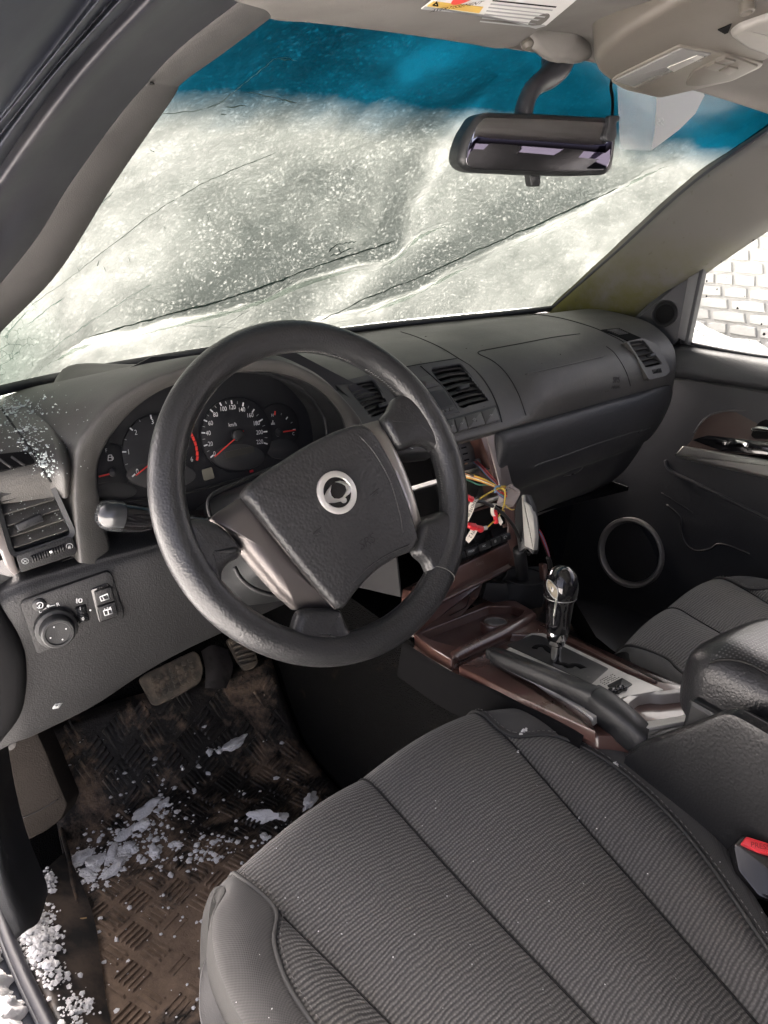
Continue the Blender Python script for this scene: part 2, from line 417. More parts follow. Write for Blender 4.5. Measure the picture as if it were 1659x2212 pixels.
# ------------------------------------------------ car body shell
def shell():
    # floor pan with the sloping toe board
    xs = [-.735, -.66, -.60, -.45, -.30, -.20, -.12]
    prof = [(-1.3, 0), (-.4, 0), (0, 0), (.30, 0), (.36, .012), (.44, .075), (.54, .18), (.62, .30), (.66, .48), (.66, .74)]
    rows = [[V((x, y, z-.004)) for x in xs] for y, z in prof]
    v, f, uv = gridmesh(rows); tag(mk('car_floor', v, f, carpet_m), kind='structure')
    xs = [.12, .2, .4, .6, .78]
    rows = [[V((x, y, z-.004)) for x in xs] for y, z in prof]
    v, f, uv = gridmesh(rows); tag(mk('car_floor', v, f, carpet_m), kind='structure')
    # carpeted tunnel sides
    rows = [[V((-.135, y, -.01)) for y in (-1.3, -.6, -.3, 0, .3, .66)], [V((-.125, y, .2)) for y in (-1.3, -.6, -.3, 0, .3, .66)],
            [V((-.118, y, .31)) for y in (-1.3, -.6, -.3, 0, .3, .66)], [V((-.09, y, .37)) for y in (-1.3, -.6, -.3, 0, .3, .66)], [V((.09, y, .37)) for y in (-1.3, -.6, -.3, 0, .3, .66)],
            [V((.118, y, .31)) for y in (-1.3, -.6, -.3, 0, .3, .66)], [V((.135, y, -.01)) for y in (-1.3, -.6, -.3, 0, .3, .66)]]
    v, f, uv = gridmesh(rows); tag(mk('tunnel_carpet', v, f, carpet_m, sharp=50), kind='structure')
    # underbody, right flank below the window line, cowl, nose under the windscreen and rear bulkhead with window
    def slab(name, pts, th, m=body_m, k='structure'):
        n = (V(pts[1])-V(pts[0])).cross(V(pts[2])-V(pts[0])).normalized(); a = [V(p) for p in pts]; b = [p+n*th for p in a]; q = len(a)
        fs = [tuple(range(q)), tuple(range(2*q-1, q-1, -1))]+[(i, (i+1) % q, q+(i+1) % q, q+i) for i in range(q)]
        return tag(mk(name, a+b, fs, m, smooth=False), kind=k)
    slab('underbody', [(-.74, -2.3, -.03), (.80, -2.3, -.03), (.80, .75, -.03), (-.74, .75, -.03)], -.05)
    slab('right_flank', [(.815, -2.3, -.03), (.815, .75, -.03), (.815, .75, .80), (.815, -2.3, .80)], .03)
    slab('firewall', [(-.80, .70, -.05), (.82, .70, -.05), (.82, .70, .74), (-.80, .70, .70)], .03, dull_m)
    slab('left_cowl_side', [(-.745, .34, .05), (-.745, .72, .05), (-.745, .72, .72), (-.745, .34, .72)], -.03, dull_m)
    slab('engine_hood', [(-.85, .74, .66), (.85, .74, .66), (.80, 1.7, .55), (-.80, 1.7, .55)], .02)
    # rear bulkhead: tailgate with a window opening, seen only in the mirror
    slab('tailgate', [(-.74, -2.3, -.03), (.80, -2.3, -.03), (.80, -2.3, .82), (-.74, -2.3, .82)], -.03, dull_m)
    slab('left_rear_flank', [(-.76, -2.3, -.03), (-.76, -1.05, -.03), (-.76, -1.05, .82), (-.76, -2.3, .82)], -.03, dull_m)
    slab('left_rear_post', [(-.74, -1.25, .82), (-.74, -1.05, .82), (-.62, -1.05, 1.28), (-.62, -1.25, 1.28)], -.03, dull_m)
    for hx in (-.30, .32):
        for dz in (0,): slab('rear_headrest', [(hx-.13, -1.56, .86), (hx+.13, -1.56, .86), (hx+.10, -1.60, 1.08), (hx-.10, -1.60, 1.08)], -.10, low_m)
    slab('rear_bench', [(-.65, -1.45, 0), (.68, -1.45, 0), (.68, -1.62, .90), (-.65, -1.62, .90)], -.12, low_m)
shell()

# ------------------------------------------------ roof lining
def roof():
    hd = [(450, -40, -.10), (575, 38, -.045), (700, 50, .01), (860, 70, .05), (1090, 104, .085), (1300, 140, .08), (1480, 190, .04), (1659, 246, -.01), (1800, 300, -.06)]
    edge = [P(a, b, y=c) for a, b, c in hd]
    up = [p+V((0, .012, .022)) for p in edge]
    back = [p+V((0, -.03, .014)) for p in edge]
    b2 = [V((p.x*1.02, -.16, max(p.z+.025, 1.20))) for p in edge]
    b3 = [V((p.x*1.05, -.5, 1.285)) for p in edge]; b4 = [V((p.x*1.1, -1.2, 1.31)) for p in edge]; b5 = [V((p.x*1.1, -2.35, 1.27)) for p in edge]
    o = loft('headliner', [up, edge, back, b2, b3, b4, b5], 60, 60, liner_m); tag(o, kind='structure')
    o2 = loft('roof_panel', [[p+V((0, .02, .05)) for p in edge], [p+V((0, 0, .06)) for p in b2], [p+V((0, 0, .05)) for p in b4], [p+V((0, 0, .04)) for p in b5]], 40, 30, body_m); tag(o2, kind='structure')
    return o
headliner = roof()

# ------------------------------------------------ left pillar, door seal, door aperture
def row(l): return [P(a, b, y=c) for a, b, c in l]
def left_side():
    I = row([(640, -20, -.08), (580, 36, -.045), (470, 118, .01), (386, 178, .045), (362, 220, .065), (240, 400, .13), (120, 592, .22), (0, 716, .31), (-80, 810, .39)])
    O = row([(570, -40, -.15), (540, 0, -.13), (430, 90, -.10), (340, 165, -.07), (300, 205, -.055), (165, 385, .02), (75, 525, .09), (-40, 665, .17), (-120, 770, .24)])
    mid = [(a+b)/2+V((.004, -.012, -.002)) for a, b in zip(I, O)]
    back = [p+V((-.02, .05, .012)) for p in I]
    o = loft('pillar_trim', [back, I, mid, O, [p+V((-.02, 0, .0)) for p in O]], 60, 24, trimg_m)
    tag(o, 'bare grey trim on the windshield pillar beside the driver door seal', 'pillar')
    tube('trim_joint', [P(325, 181, y=-.068), P(352, 179, y=-.02), P(384, 180, y=.035)], .0012, seam_m, o, n=12, seg=5)
    r0 = row([(560, -25, -.135), (342, 168, -.062), (170, 386, .028), (78, 526, .098), (-60, 690, .19)])
    r1 = row([(490, -25, -.16), (285, 165, -.095), (125, 380, -.012), (35, 525, .055), (-90, 690, .15)])
    r2 = row([(425, -25, -.19), (225, 165, -.125), (75, 370, -.05), (-10, 500, .02), (-120, 680, .1)])
    r3 = row([(360, -25, -.225), (178, 165, -.16), (40, 350, -.09), (-50, 490, -.02), (-150, 670, .06)])
    r4 = row([(315, -25, -.215), (150, 150, -.15), (10, 345, -.08), (-80, 490, -.01), (-170, 660, .07)])
    o = loft('door_seal', [r0, r1, r2, r3, r4], 50, 24, rubber_m)
    tag(o, 'fat dark rubber door seal curving along the left windshield pillar', 'door seal')
    f0 = row([(318, -25, -.212), (152, 150, -.147), (12, 345, -.077), (-78, 490, -.007), (-168, 660, .073)])
    f1 = row([(285, -25, -.25), (110, 172, -.19), (-15, 342, -.12), (-110, 490, -.05), (-190, 660, .03)])
    f2 = row([(262, -25, -.235), (85, 182, -.175), (-40, 342, -.105), (-130, 490, -.04), (-210, 660, .04)])
    f3 = row([(235, -25, -.27), (60, 192, -.21), (-60, 345, -.14), (-150, 490, -.08), (-230, 660, 0)])
    f4 = row([(205, -25, -.26), (30, 205, -.2), (-80, 345, -.13), (-170, 490, -.07), (-250, 660, .01)])
    f5 = row([(100, -25, -.33), (-60, 200, -.27), (-170, 345, -.2), (-260, 490, -.14), (-330, 660, -.05)])
    f6 = row([(-120, -25, -.40), (-260, 200, -.34), (-330, 345, -.28), (-400, 490, -.2), (-450, 660, -.1)])
    o = loft('door_aperture', [f0, f1, f2, f3, f4, f5, f6], 50, 40, body_m)
    tag(o, 'dark blue painted door frame with ridges at the upper left', 'door frame')
    c = P(83, 144, y=-.19); lathe('clip', Fr(c, CAM-c, (0, 0, 1)), [(.0, -.003), (.0034, -.003), (.0030, .002), (.0, .003)], trimg_m, o, seg=10)
left_side()

# ------------------------------------------------ windshield
BASE = [(-.78, .28, .752), (-.60, .43, .762), (-.40, .53, .772), (-.1, .60, .795), (.25, .63, .825), (.665, .60, .858), (.84, .52, .865)]
TOPW = [(-.66, -.12, 1.15), (-.44, .0, 1.20), (-.2, .08, 1.245), (0, .11, 1.28), (.25, .115, 1.315), (.5, .07, 1.325), (.74, -.03, 1.31)]
MIDW = [((V(a)+V(b))/2)+V((0, .028, .034)) for a, b in zip(BASE, TOPW)]
NU, NV = 220, 150
WG = lofted([BASE, MIDW, TOPW], NU, NV)
def wuv(px, py):
    """(u, v) on the windshield for a sight line"""
    q = WS.hit(px, py)
    if q is None: return None
    best = min(((WG[j][i]-q[0]).length_squared, i, j) for j in range(0, NV, 2) for i in range(0, NU, 2)); return best[1]/(NU-1), best[2]/(NV-1)
def wnorm(i, j):
    a = WG[j][min(i+1, NU-1)]-WG[j][max(i-1, 0)]; b = WG[min(j+1, NV-1)][i]-WG[max(j-1, 0)][i]
    return b.cross(a).normalized()*-1.
def glass_mat():
    t = NT('laminated_glass_blue_band')
    s = t.new('SeparateXYZ'); t.l.new(t.uv, s.inputs[0])
    vv = t.math('ADD', t.math('ADD', s.outputs[1], t.math('MULTIPLY', t.math('MAXIMUM', t.math('SUBTRACT', s.outputs[0], .30), 0.), .14)), t.math('MULTIPLY', t.math('SUBTRACT', t.noise(11, 6, .65), .5), .10))
    k = t.ramp(vv, [(.675, 0.), (.73, .55), (.79, 1.)])
    tint = t.mix(k, (.80, .84, .81), (.003, .115, .20))
    mp = t.new('Mapping', {'Scale': (105., 40., 1.), 'Rotation': (0., 0., .5)}); t.l.new(t.uv, mp.inputs[0])
    wn_ = t.new('TexNoise', {'Scale': 1.1, 'Detail': 3.}); t.l.new(mp.outputs[0], wn_.inputs['Vector'])
    ad = t.new('VectorMath', operation='ADD'); t.l.new(mp.outputs[0], ad.inputs[0]); t.l.new(wn_.outputs[1], ad.inputs[1])
    ed = t.voro(1., 'DISTANCE_TO_EDGE', vec=ad.outputs[0]); ln = t.ramp(ed, [(.0, 1.), (.055, 0.)])
    rad = t.math('SQRT', t.math('ADD', t.math('POWER', t.math('MULTIPLY', t.math('SUBTRACT', s.outputs[0], .10), 1.45), 2.), t.math('POWER', t.math('MULTIPLY', t.math('SUBTRACT', s.outputs[1], .05), .62), 2.)))
    zone = t.ramp(t.math('ADD', rad, t.math('MULTIPLY', t.noise(7, 3), .12)), [(.13, 1.), (.24, 0.)])
    brk = t.ramp(t.noise(26, 2), [(.42, 0.), (.5, 1.)])
    tint = t.mix(t.math('MULTIPLY', t.math('MULTIPLY', ln, zone), brk), tint, (.015, .07, .045))
    tint = t.mix(t.math('MULTIPLY', zone, .45), tint, (.40, .56, .48))
    tr = t.new('BsdfTransparent', {'Color': tint}); gl = t.new('BsdfGlossy', {'Color': (1, 1, 1, 1), 'Roughness': .12})
    mx = t.new('MixShader', {0: .05}); t.l.new(tr.outputs[0], mx.inputs[1]); t.l.new(gl.outputs[0], mx.inputs[2])
    t.l.new(mx.outputs[0], t.out.inputs[0]); return t.m
def crust_mat():
    t = NT('frozen_snow_crust')
    m = t.new('Mapping', {'Scale': (1., 1., 1.), 'Rotation': (.0, .0, .5)}); t.l.new(t.co, m.inputs[0])
    warp = t.noise(5, 3, .6)
    big = t.noise(4.2, 5, .62, dist=.8); midn = t.noise(16, 5, .65)
    thick = t.math('ADD', t.math('MULTIPLY', big, .75), t.math('MULTIPLY', midn, .35))
    shade = t.new('Attribute', attribute_name='snow_shade').outputs['Fac']
    thick = t.math('SUBTRACT', thick, t.math('MULTIPLY', shade, .26))  # fold shading mixed into the crust colour; the mesh gets no thicker
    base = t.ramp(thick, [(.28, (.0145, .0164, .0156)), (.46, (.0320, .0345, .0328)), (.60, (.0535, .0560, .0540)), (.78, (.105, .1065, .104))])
    wv = t.new('VectorMath', operation='ADD'); wnz = t.new('TexNoise', {'Scale': 130., 'Detail': 2.}); t.l.new(t.co, wnz.inputs['Vector'])
    wsc = t.new('VectorMath', operation='SCALE'); t.l.new(wnz.outputs[1], wsc.inputs[0]); wsc.inputs['Scale'].default_value = .006
    t.l.new(t.co, wv.inputs[0]); t.l.new(wsc.outputs[0], wv.inputs[1])
    def blobs(sc, r, lo):
        a = t.ramp(t.voro(sc, vec=wv.outputs[0]), [(r*.3, 1.), (r*1.1, 0.)]); q = t.ramp(t.voro(sc, vec=wv.outputs[0], out='Color'), [(lo, 0.), (lo+.25, 1.)]); return t.math('MULTIPLY', a, q)
    blob = t.math('MAXIMUM', blobs(135, .42, .35), t.math('MULTIPLY', blobs(250, .42, .3), .7))
    c = t.mix(t.math('MULTIPLY', blob, t.math('ADD', t.math('MULTIPLY', midn, .9), .1)), base, (.086, .0875, .085))
    sc_ = t.n.new('ShaderNodeMix'); sc_.data_type = 'RGBA'; sc_.blend_type = 'MULTIPLY'; sc_.inputs[0].default_value = 1; t.l.new(c, sc_.inputs[6]); t.l.new(t.ramp(blob, [(.0, .80), (.5, .97), (1., 1.14)]), sc_.inputs[7]); c = sc_.outputs[2]
    fine = t.ramp(t.noise(420, 3, .6), [(.35, .86), (.65, 1.08)])
    mul = t.n.new('ShaderNodeMix'); mul.data_type = 'RGBA'; mul.blend_type = 'MULTIPLY'; mul.inputs[0].default_value = 1
    t.l.new(c, mul.inputs[6]); t.l.new(fine, mul.inputs[7])
    nb = t.bump(t.math('ADD', t.noise(180, 4, .6), t.math('MULTIPLY', t.noise(30, 4), 2.)), .22, .006)
    tl = t.new('BsdfTranslucent'); t.l.new(mul.outputs[2], tl.inputs[0]); t.l.new(nb, tl.inputs['Normal'])
    df = t.new('BsdfDiffuse', {'Color': (.8, .82, .84, 1)}); t.l.new(nb, df.inputs['Normal'])
    mx = t.new('MixShader', {0: .22}); t.l.new(tl.outputs[0], mx.inputs[1]); t.l.new(df.outputs[0], mx.inputs[2])
    t.l.new(mx.outputs[0], t.out.inputs[0]); return t.m
_v, _f, _uv = gridmesh(WG)
class _T: pass
WS = Surf.__new__(Surf); WS.t = BVHTree.FromPolygons(_v, _f)
def seg_d(u, v, a, b):
    """signed distance to a segment in windshield metres, and the run along it"""
    ax, ay = a; bx, by = b; dx, dy = bx-ax, by-ay; L = math.hypot(dx, dy); t = ((u-ax)*dx+(v-ay)*dy)/(L*L)
    tc = max(0, min(1, t)); ex, ey = u-(ax+dx*tc), v-(ay+dy*tc); s = (dx*(v-ay)-dy*(u-ax))/L
    return s, math.hypot(ex, ey), tc
SU, SV = 1.45, .62
def wm(px, py):
    a, b = wuv(px, py); return a*SU, b*SV
folds = [(wm(190, 725), wm(500, 640), .024), (wm(500, 640), wm(850, 520), .030), (wm(690, 690), wm(900, 610), .024), (wm(900, 610), wm(1335, 405), .026)]
dents = [(wm(820, 540), .05, .022), (wm(700, 640), .045, -.018), (wm(820, 430), .07, .02), (wm(620, 660), .05, -.016), (wm(60, 760), .09, .022), (wm(560, 500), .12, .012), (wm(980, 560), .09, -.010), (wm(1000, 330), .035, -.010), (wm(930, 450), .035, -.014), (wm(860, 560), .035, -.014), (wm(760, 400), .05, .016)]
def wdisp(u, v):
    x, y = u*SU, v*SV; d = 0.
    for a, b, A in folds:
        s, dd, t = seg_d(x, y, a, b)
        e = math.exp(-(dd/.075)**2) if s > 0 else math.exp(-(dd/.020)**2)
        d += A*(1 if s < 0 else .9)*e*(.35+.65*math.sin(math.pi*min(1, max(0, t*.8+.1))))
    for (cx, cy), r, A in dents: d += A*math.exp(-((x-cx)**2+(y-cy)**2)/(r*r))
    return d
rid = [(wm(1010, 262), wm(870, 520)), (wm(870, 520), wm(690, 690))]
def fold_shade(u, v):
    # painted shading: dark above each fold, bright below it and along the ridge
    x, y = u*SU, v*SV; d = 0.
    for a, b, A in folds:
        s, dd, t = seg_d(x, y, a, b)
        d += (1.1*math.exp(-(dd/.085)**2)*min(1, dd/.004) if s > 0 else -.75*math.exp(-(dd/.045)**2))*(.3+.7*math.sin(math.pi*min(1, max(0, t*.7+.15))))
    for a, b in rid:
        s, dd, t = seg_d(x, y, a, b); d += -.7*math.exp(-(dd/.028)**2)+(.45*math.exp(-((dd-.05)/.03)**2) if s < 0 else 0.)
    for (px, r, A) in SHADE_SPOTS: d += A*math.exp(-((x-px[0])**2+(y-px[1])**2)/(r*r))
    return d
SHADE_SPOTS = [(wm(300, 600), .14, -.5), (wm(420, 520), .12, .25), (wm(640, 420), .16, .55), (wm(830, 380), .05, .5), (wm(1060, 480), .12, .35), (wm(300, 360), .12, -.35), (wm(1500, 330), .10, -.7), (wm(1300, 560), .12, -.4), (wm(80, 600), .08, -.4), (wm(760, 500), .025, -.8), (wm(620, 600), .06, .5), (wm(620, 130), .16, .5), (wm(930, 150), .06, -.8), (wm(450, 170), .06, -.4)]  # broad bright and dim patches painted into the snow colour
def windshield():
    D = [[wdisp(i/(NU-1), j/(NV-1)) for i in range(NU)] for j in range(NV)]
    NRM = [[wnorm(i, j) for i in range(NU)] for j in range(NV)]
    if NRM[75][100].y < 0: NRM = [[-n for n in r] for r in NRM]
    pane = [[WG[j][i]-NRM[j][i]*D[j][i] for i in range(NU)] for j in range(NV)]
    v, f, uv = gridmesh(pane)
    w = mk('windshield', v, f, glass_mat(), uvs=uv)
    tag(w, 'shattered windshield with blue tinted top band, sagging inward under frozen snow', 'windshield')
    crust = [[pane[j][i]+NRM[j][i]*(.010+.004*math.sin(i*.31)*math.sin(j*.23)) for i in range(NU)] for j in range(NV)]
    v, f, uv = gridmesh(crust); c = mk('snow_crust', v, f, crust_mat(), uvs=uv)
    at = c.data.attributes.new('snow_shade', 'FLOAT', 'POINT'); at.data.foreach_set('value', [fold_shade(i/(NU-1), j/(NV-1)) for j in range(NV) for i in range(NU)])
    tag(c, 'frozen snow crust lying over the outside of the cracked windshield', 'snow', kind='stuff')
    return w
ws = windshield(); WS = Surf(ws)
crack_m = M('crack_edge', (.02, .045, .035), .4, rvar=0)
green_m = M('crack_green', (.03, .12, .085), .3, rvar=0)
def crack(pts, r, m=crack_m, n=20, jit=1.5):
    q = cat([(a, b, 0) for a, b in pts], n); o = []
    for p in q:
        l = WS.at(p.x+random.uniform(-jit, jit), p.y+random.uniform(-jit, jit), .0015)
        if l is not None: o.append(l)
    if len(o) > 2:
        w = tubemesh(o, [r*.15]+[r*random.uniform(.5, 1.3) for _ in o[2:]]+[r*.15], 4)
        return mk('crack', w[0], w[1], m, ws)
crack([(190, 728), (320, 690), (500, 642), (640, 590), (740, 555), (852, 520)], 0.00133, n=40)
crack([(480, 647), (560, 622), (640, 592)], 0.00112, n=16)
crack([(690, 692), (800, 640), (900, 600), (1030, 540), (1180, 475), (1336, 404)], 0.00122, n=44)
crack([(1200, 466), (1270, 436), (1336, 404)], 0.00053, n=14)
crack([(55, 665), (120, 620), (200, 560), (330, 460), (400, 415), (480, 375), (600, 325)], 0.00036, n=44)
crack([(120, 520), (165, 482), (215, 438), (245, 412)], 0.00033, n=18)
crack([(330, 245), (430, 235), (480, 215), (530, 175), (560, 150), (600, 122), (640, 128)], 0.00030, n=30)
crack([(525, 195), (575, 205), (640, 220)], 0.00036, n=14)
crack([(488, 229), (530, 226)], 0.00056, n=6); crack([(604, 124), (626, 127)], 0.00049, n=5); crack([(612, 214), (640, 220)], 0.00053, n=5)
for a, b in [((445, 460), (450, 478)), ((451, 464), (456, 480)), ((352, 486), (356, 494)), ((322, 322), (332, 326)), ((276, 555), (280, 566)), ((165, 577), (170, 589)), ((212, 560), (208, 574)), ((128, 520), (170, 545)), ((475, 244), (486, 246)), ((126, 572), (136, 580)), ((222, 574), (226, 584))]:
    crack([a, ((a[0]+b[0])/2+1, (a[1]+b[1])/2), b], 0.00046, n=5, jit=.5)
crack([(420, 690), (560, 668), (700, 680), (800, 655)], 0.00026, n=26); crack([(450, 720), (560, 655), (640, 600)], 0.00026, n=20); crack([(380, 700), (600, 712), (760, 690)], 0.00023, n=24)
crack([(60, 668), (30, 700), (0, 735)], 0.00040, green_m, 12); crack([(140, 640), (100, 668), (60, 700)], 0.00040, green_m, 12); crack([(330, 610), (200, 690), (100, 760)], 0.00026, green_m, 22)
crack([(300, 620), (340, 650), (420, 660), (560, 640)], 0.00020, n=20); crack([(240, 640), (380, 655), (500, 668)], 0.00020, n=18)
# crazed lower left corner: a web of short fractures
def craze():
    v, f = [], []
    for k in range(420):
        x = random.uniform(-30, 200); y = random.uniform(665, 850)
        if y > 845-x*.2 or y < 715-x*.25 or random.random() < (max(0, x)/230)**1.2: continue
        a = random.choice((.3, .3, 1.25, 1.9, 2.6))+random.uniform(-.35, .35); L = random.uniform(9, 30)
        q = []
        for t in (0, .5, 1):
            l = WS.at(x+math.cos(a)*L*t+random.uniform(-3, 3), y+math.sin(a)*L*t+random.uniform(-3, 3), .0015)
            if l is not None: q.append(l)
        if len(q) < 3: continue
        r = random.uniform(.0005, .0012); tv, tf = tubemesh(q, [r*.3, r, r*.3], 3); o = len(v); v += tv; f += [tuple(i+o for i in t) for t in tf]
    mk('crazing', v, f, [green_m], ws, kind='stuff')
# black printed border and lower moulding of the glass, with the fold of clear film and the sticker
border = WS.line([(-60, 862), (0, 838), (200, 795), (430, 757), (620, 728), (800, 704), (1000, 684), (1190, 664)], 60, .004)
tube('glass_edge_moulding', border, .007, rubber_m, ws, seg=6)
film_m = NT('clear_film'); film_m.set(col=(.85, .86, .86), rough=.3, trans=.0, alpha=.14); film_m = film_m.m
fw = [WS.at(a, b, .004) for a, b in [(1330, 185), (1425, 195), (1418, 318), (1335, 318)]]
_n = (fw[1]-fw[0]).cross(fw[3]-fw[0]).normalized(); _n = _n if _n.y < 0 else -_n
FF = Fr(fw[0], _n, (0, 0, 1))
plate('film_strip', FF, FF.poly([(1330, 150), (1428, 150), (1422, 280), (1405, 322), (1338, 318)]), .004, .0045, film_m, ws, b=0)
stk_m = NT('sticker_back'); stk_m.set(col=(.42, .42, .43), rough=.6, alpha=.6); stk_m = stk_m.m
s = plate('sticker', FF, FF.poly([(1420, 150), (1512, 185), (1520, 200), (1500, 240), (1465, 275), (1405, 320), (1412, 280)]), .005, .0055, stk_m, ws, b=0)
for i, (a, b) in enumerate([(1421, 262), (1430, 262)]): tube('sticker_mark', [FF.w(*FF.uv(a+x, b+y, .006), .006) for x, y in ((0, -8), (3, -2), (-2, 3), (4, 8))], .0008, greyp_m, s, n=10, seg=5)
# wet leaf litter trapped in the fold
leaf_m = NT('leaf_litter'); _tl = leaf_m.new('BsdfTranslucent', {'Color': (.030, .022, .012, 1)}); leaf_m.l.new(_tl.outputs[0], leaf_m.out.inputs[0]); leaf_m = leaf_m.m
def litter():
    v, f = [], []
    for k in range(22):
        x, y = 735+random.gauss(0, 22), 522+random.gauss(0, 16)
        l = WS.hit(x, y)
        if not l: continue
        fr = Fr(l[0]+l[1]*.002, l[1], (random.random(), 0, 1)); s = random.uniform(.002, .007)
        pv, pf = platemesh(fr, [(-s, -s*.3), (s*.4, -s*.5), (s, s*.1), (-s*.2, s*.5)], 0, .001, 0); o = len(v); v += pv; f += [tuple(i+o for i in t) for t in pf]
    mk('leaf_litter', v, f, leaf_m, ws, kind='stuff')
crack([(708, 545), (722, 530), (748, 524), (770, 520)], .0011, n=12, jit=2); crack([(712, 552), (735, 546), (762, 534)], .0009, n=10, jit=2); crack([(730, 536), (736, 545)], .0008, n=5)
# ================================================================= dashboard
dash = thing('dashboard', (0, .3, .40), 'dusty dark grey dashboard with instrument cluster, air vents and empty radio bay', 'dashboard')
def z0(x): return .70+.074*(x-.14)
def y0(x): return .17+.10*(x-.14)
def lerp(a, b, t): return a+(b-a)*t
def basept(x):
    for a, b in zip(BASE, BASE[1:]):
        if x <= b[0]: t = (x-a[0])/(b[0]-a[0]); return V((x, lerp(a[1], b[1], t), lerp(a[2], b[2], t)))
    return V((x, BASE[-1][1], BASE[-1][2]))
A_ = [(.004, -.012), (0, 0), (.025, .032), (.05, .060), (.08, .090), (.13, .112), (.22, .122)]
B_ = [(.006, -.012), (0, 0), (-.004, .036), (.016, .080), (.07, .113), (.14, .127), (.25, .132)]
def padcol(x):
    b = basept(x); end = [V((x, b.y-.06, b.z-.002)), V((x, b.y-.012, b.z-.006)), V((x, b.y+.04, b.z-.002))]
    if -.59 < x <= -.56: pr = [(.17, .72), (.172, .735), (.176, .745), (.185, .752), (.20, .758), (.25, .764), (.30, .766)]
    elif x <= -.57: pr = [(.104, .70), (.10, .722), (.105, .738), (.13, .752), (.18, .762), (.24, .766), (.29, .766)]
    elif x <= -.22: pr = [(.27, .75), (.272, .765), (.275, .775), (.28, .785), (.30, .793), (.34, .797), (.38, .797)]
    else:
        k = max(0., min(1., (x-.13)/.16)); k = k*k*(3-2*k)
        pr = [(y0(x)+lerp(a[0], c[0], k), z0(x)+lerp(a[1], c[1], k)) for a, c in zip(A_, B_)]
    return [V((x, a, c)) for a, c in pr]+end
def mkpad(xs, nu, name, nv=48, cuts=()):
    cols = [padcol(x) for x in xs]; rows = [[c[j] for c in cols] for j in range(len(cols[0]))]
    g = lofted(rows, nu, nv); v, f, uv = gridmesh(g); pj = [proj(p) for p in v]
    f = [q for q in f if not any(inpoly(sum(pj[i][0] for i in q)/4, sum(pj[i][1] for i in q)/4, c) for c in cuts)]
    return mk(name, v, f, top_m, dash)
CUTS = [[(929.5, 798.6), (993.8, 788), (1056, 864.6), (995, 883)], [(749, 835.5), (804, 822.5), (847.7, 887), (803, 902)], [(1356.7, 740), (1386.7, 735), (1428.7, 786.6), (1393.3, 795.6)]]
pad_l = mkpad([-.74, -.68, -.62, -.60, -.575, -.53, -.44, -.34, -.26, -.23], 60, 'driver_top_pad')
pad_c = mkpad([-.21, -.14, -.05, .05, .12, .17, .24, .32, .42, .54, .64, .695], 240, 'passenger_top_pad', 130, CUTS)
PADS = Surf(pad_l, pad_c)
# right end of the pad turns down to the door
er = [padcol(.695)[i] for i in range(9)]
loft('pad_end', [er, [p+V((.012, .004, -.010)) for p in er], [p+V((.02, .01, -.06)) for p in er]], 30, 8, top_m, dash)

# ---- instrument hood
outer = [(172, 1215), (162, 1120), (160, 1040), (167, 974), (187, 934), (233, 878), (300, 831), (367, 804), (417, 788), (480, 778), (554, 776), (612, 780), (662, 800), (704, 825), (746, 866), (779, 908), (800, 960)]
inner = [(247, 1215), (224, 1130), (211, 1060), (209, 1015), (221, 972), (251, 925), (296, 877), (351, 841), (420, 818), (483, 807), (554, 802), (616, 809), (671, 830), (711, 862), (739, 900), (750, 940), (753, 980)]
def hy(py): return .08+.05*(1215-py)/440
O = [P(a, b, y=hy(b)) for a, b in outer]; I = [P(a, b, y=hy(b)+.014) for a, b in inner]
Cc = V((-.38, 0, .70)); Dn = [V((p.x-Cc.x, 0, p.z-Cc.z)).normalized() for p in O]
rim = [(a+b)/2+V((0, -.005, 0)) for a, b in zip(O, I)]
fl_ = [max(0., -d.x) for d in Dn]
rows = [[p+V((-.085*k, .27, -.085*(1-.6*k))) for p, d, k in zip(O, Dn, fl_)], [p+V((-.055*k, .16, -.034*(1-.5*k))) for p, d, k in zip(O, Dn, fl_)], [p+V((-.026*k, .075, -.006)) for p, d, k in zip(O, Dn, fl_)],
        [p+d*.004+V((0, .025, 0)) for p, d in zip(O, Dn)], [p+d*.001+V((0, .003, 0)) for p, d in zip(O, Dn)], [a.lerp(b, .12)+V((0, -.003, 0)) for a, b in zip(O, I)], rim, [b.lerp(a, .1)+V((0, -.003, 0)) for a, b in zip(O, I)], I]
hood = loft('instrument_hood', rows, 90, 44, top_m, dash)
tun = [I, [p+V((0, .006, 0))-d*.002 for p, d in zip(I, Dn)], [p+V((0, .05, 0))-d*.006 for p, d in zip(I, Dn)], [V((p.x, .222, p.z))-d*.010 for p, d in zip(I, Dn)]]
loft('hood_lining', tun, 60, 12, blk_m, dash)
tube('hood_inner_lip', [V((p.x, hy(q[1])+.06, p.z))-d*.006 for p, d, q in zip(I, Dn, inner)], .0035, blk_m, dash, n=60, seg=6)

# ---- instrument cluster
GN = V((.02, -.97, .24))
FG = Fr(P(510, 940, y=.205), GN, (0, 0, 1))
def E_(a, b): return (a*.3125+172.8, b*.3125+829.5)          # close-up crop to picture position
face_m = M('dial_face', (.011, .012, .014), .5, rvar=.05); lens_m = M('dial_grey', (.035, .036, .037), .55, rvar=.05)
lcd_m = M('lcd', (.045, .045, .036), .4, rvar=.05)
cl = plate('instrument_cluster', FG, FG.poly([(150, 1280), (150, 860), (330, 770), (640, 760), (830, 860), (840, 1160)]), -.012, -.004, face_m, dash, b=0)
def dial(cx, cy, rx, ry, name, a0=0, a1=2*math.pi, m=face_m, h=.001, b=.0015):
    pts = [E_(cx+rx*math.cos(a0+(a1-a0)*i/35), cy+ry*math.sin(a0+(a1-a0)*i/35)) for i in range(36 if a1-a0 < 6.28 else 35)]
    return plate(name, FG, FG.poly(pts), -.004, h, m, cl, b=b)
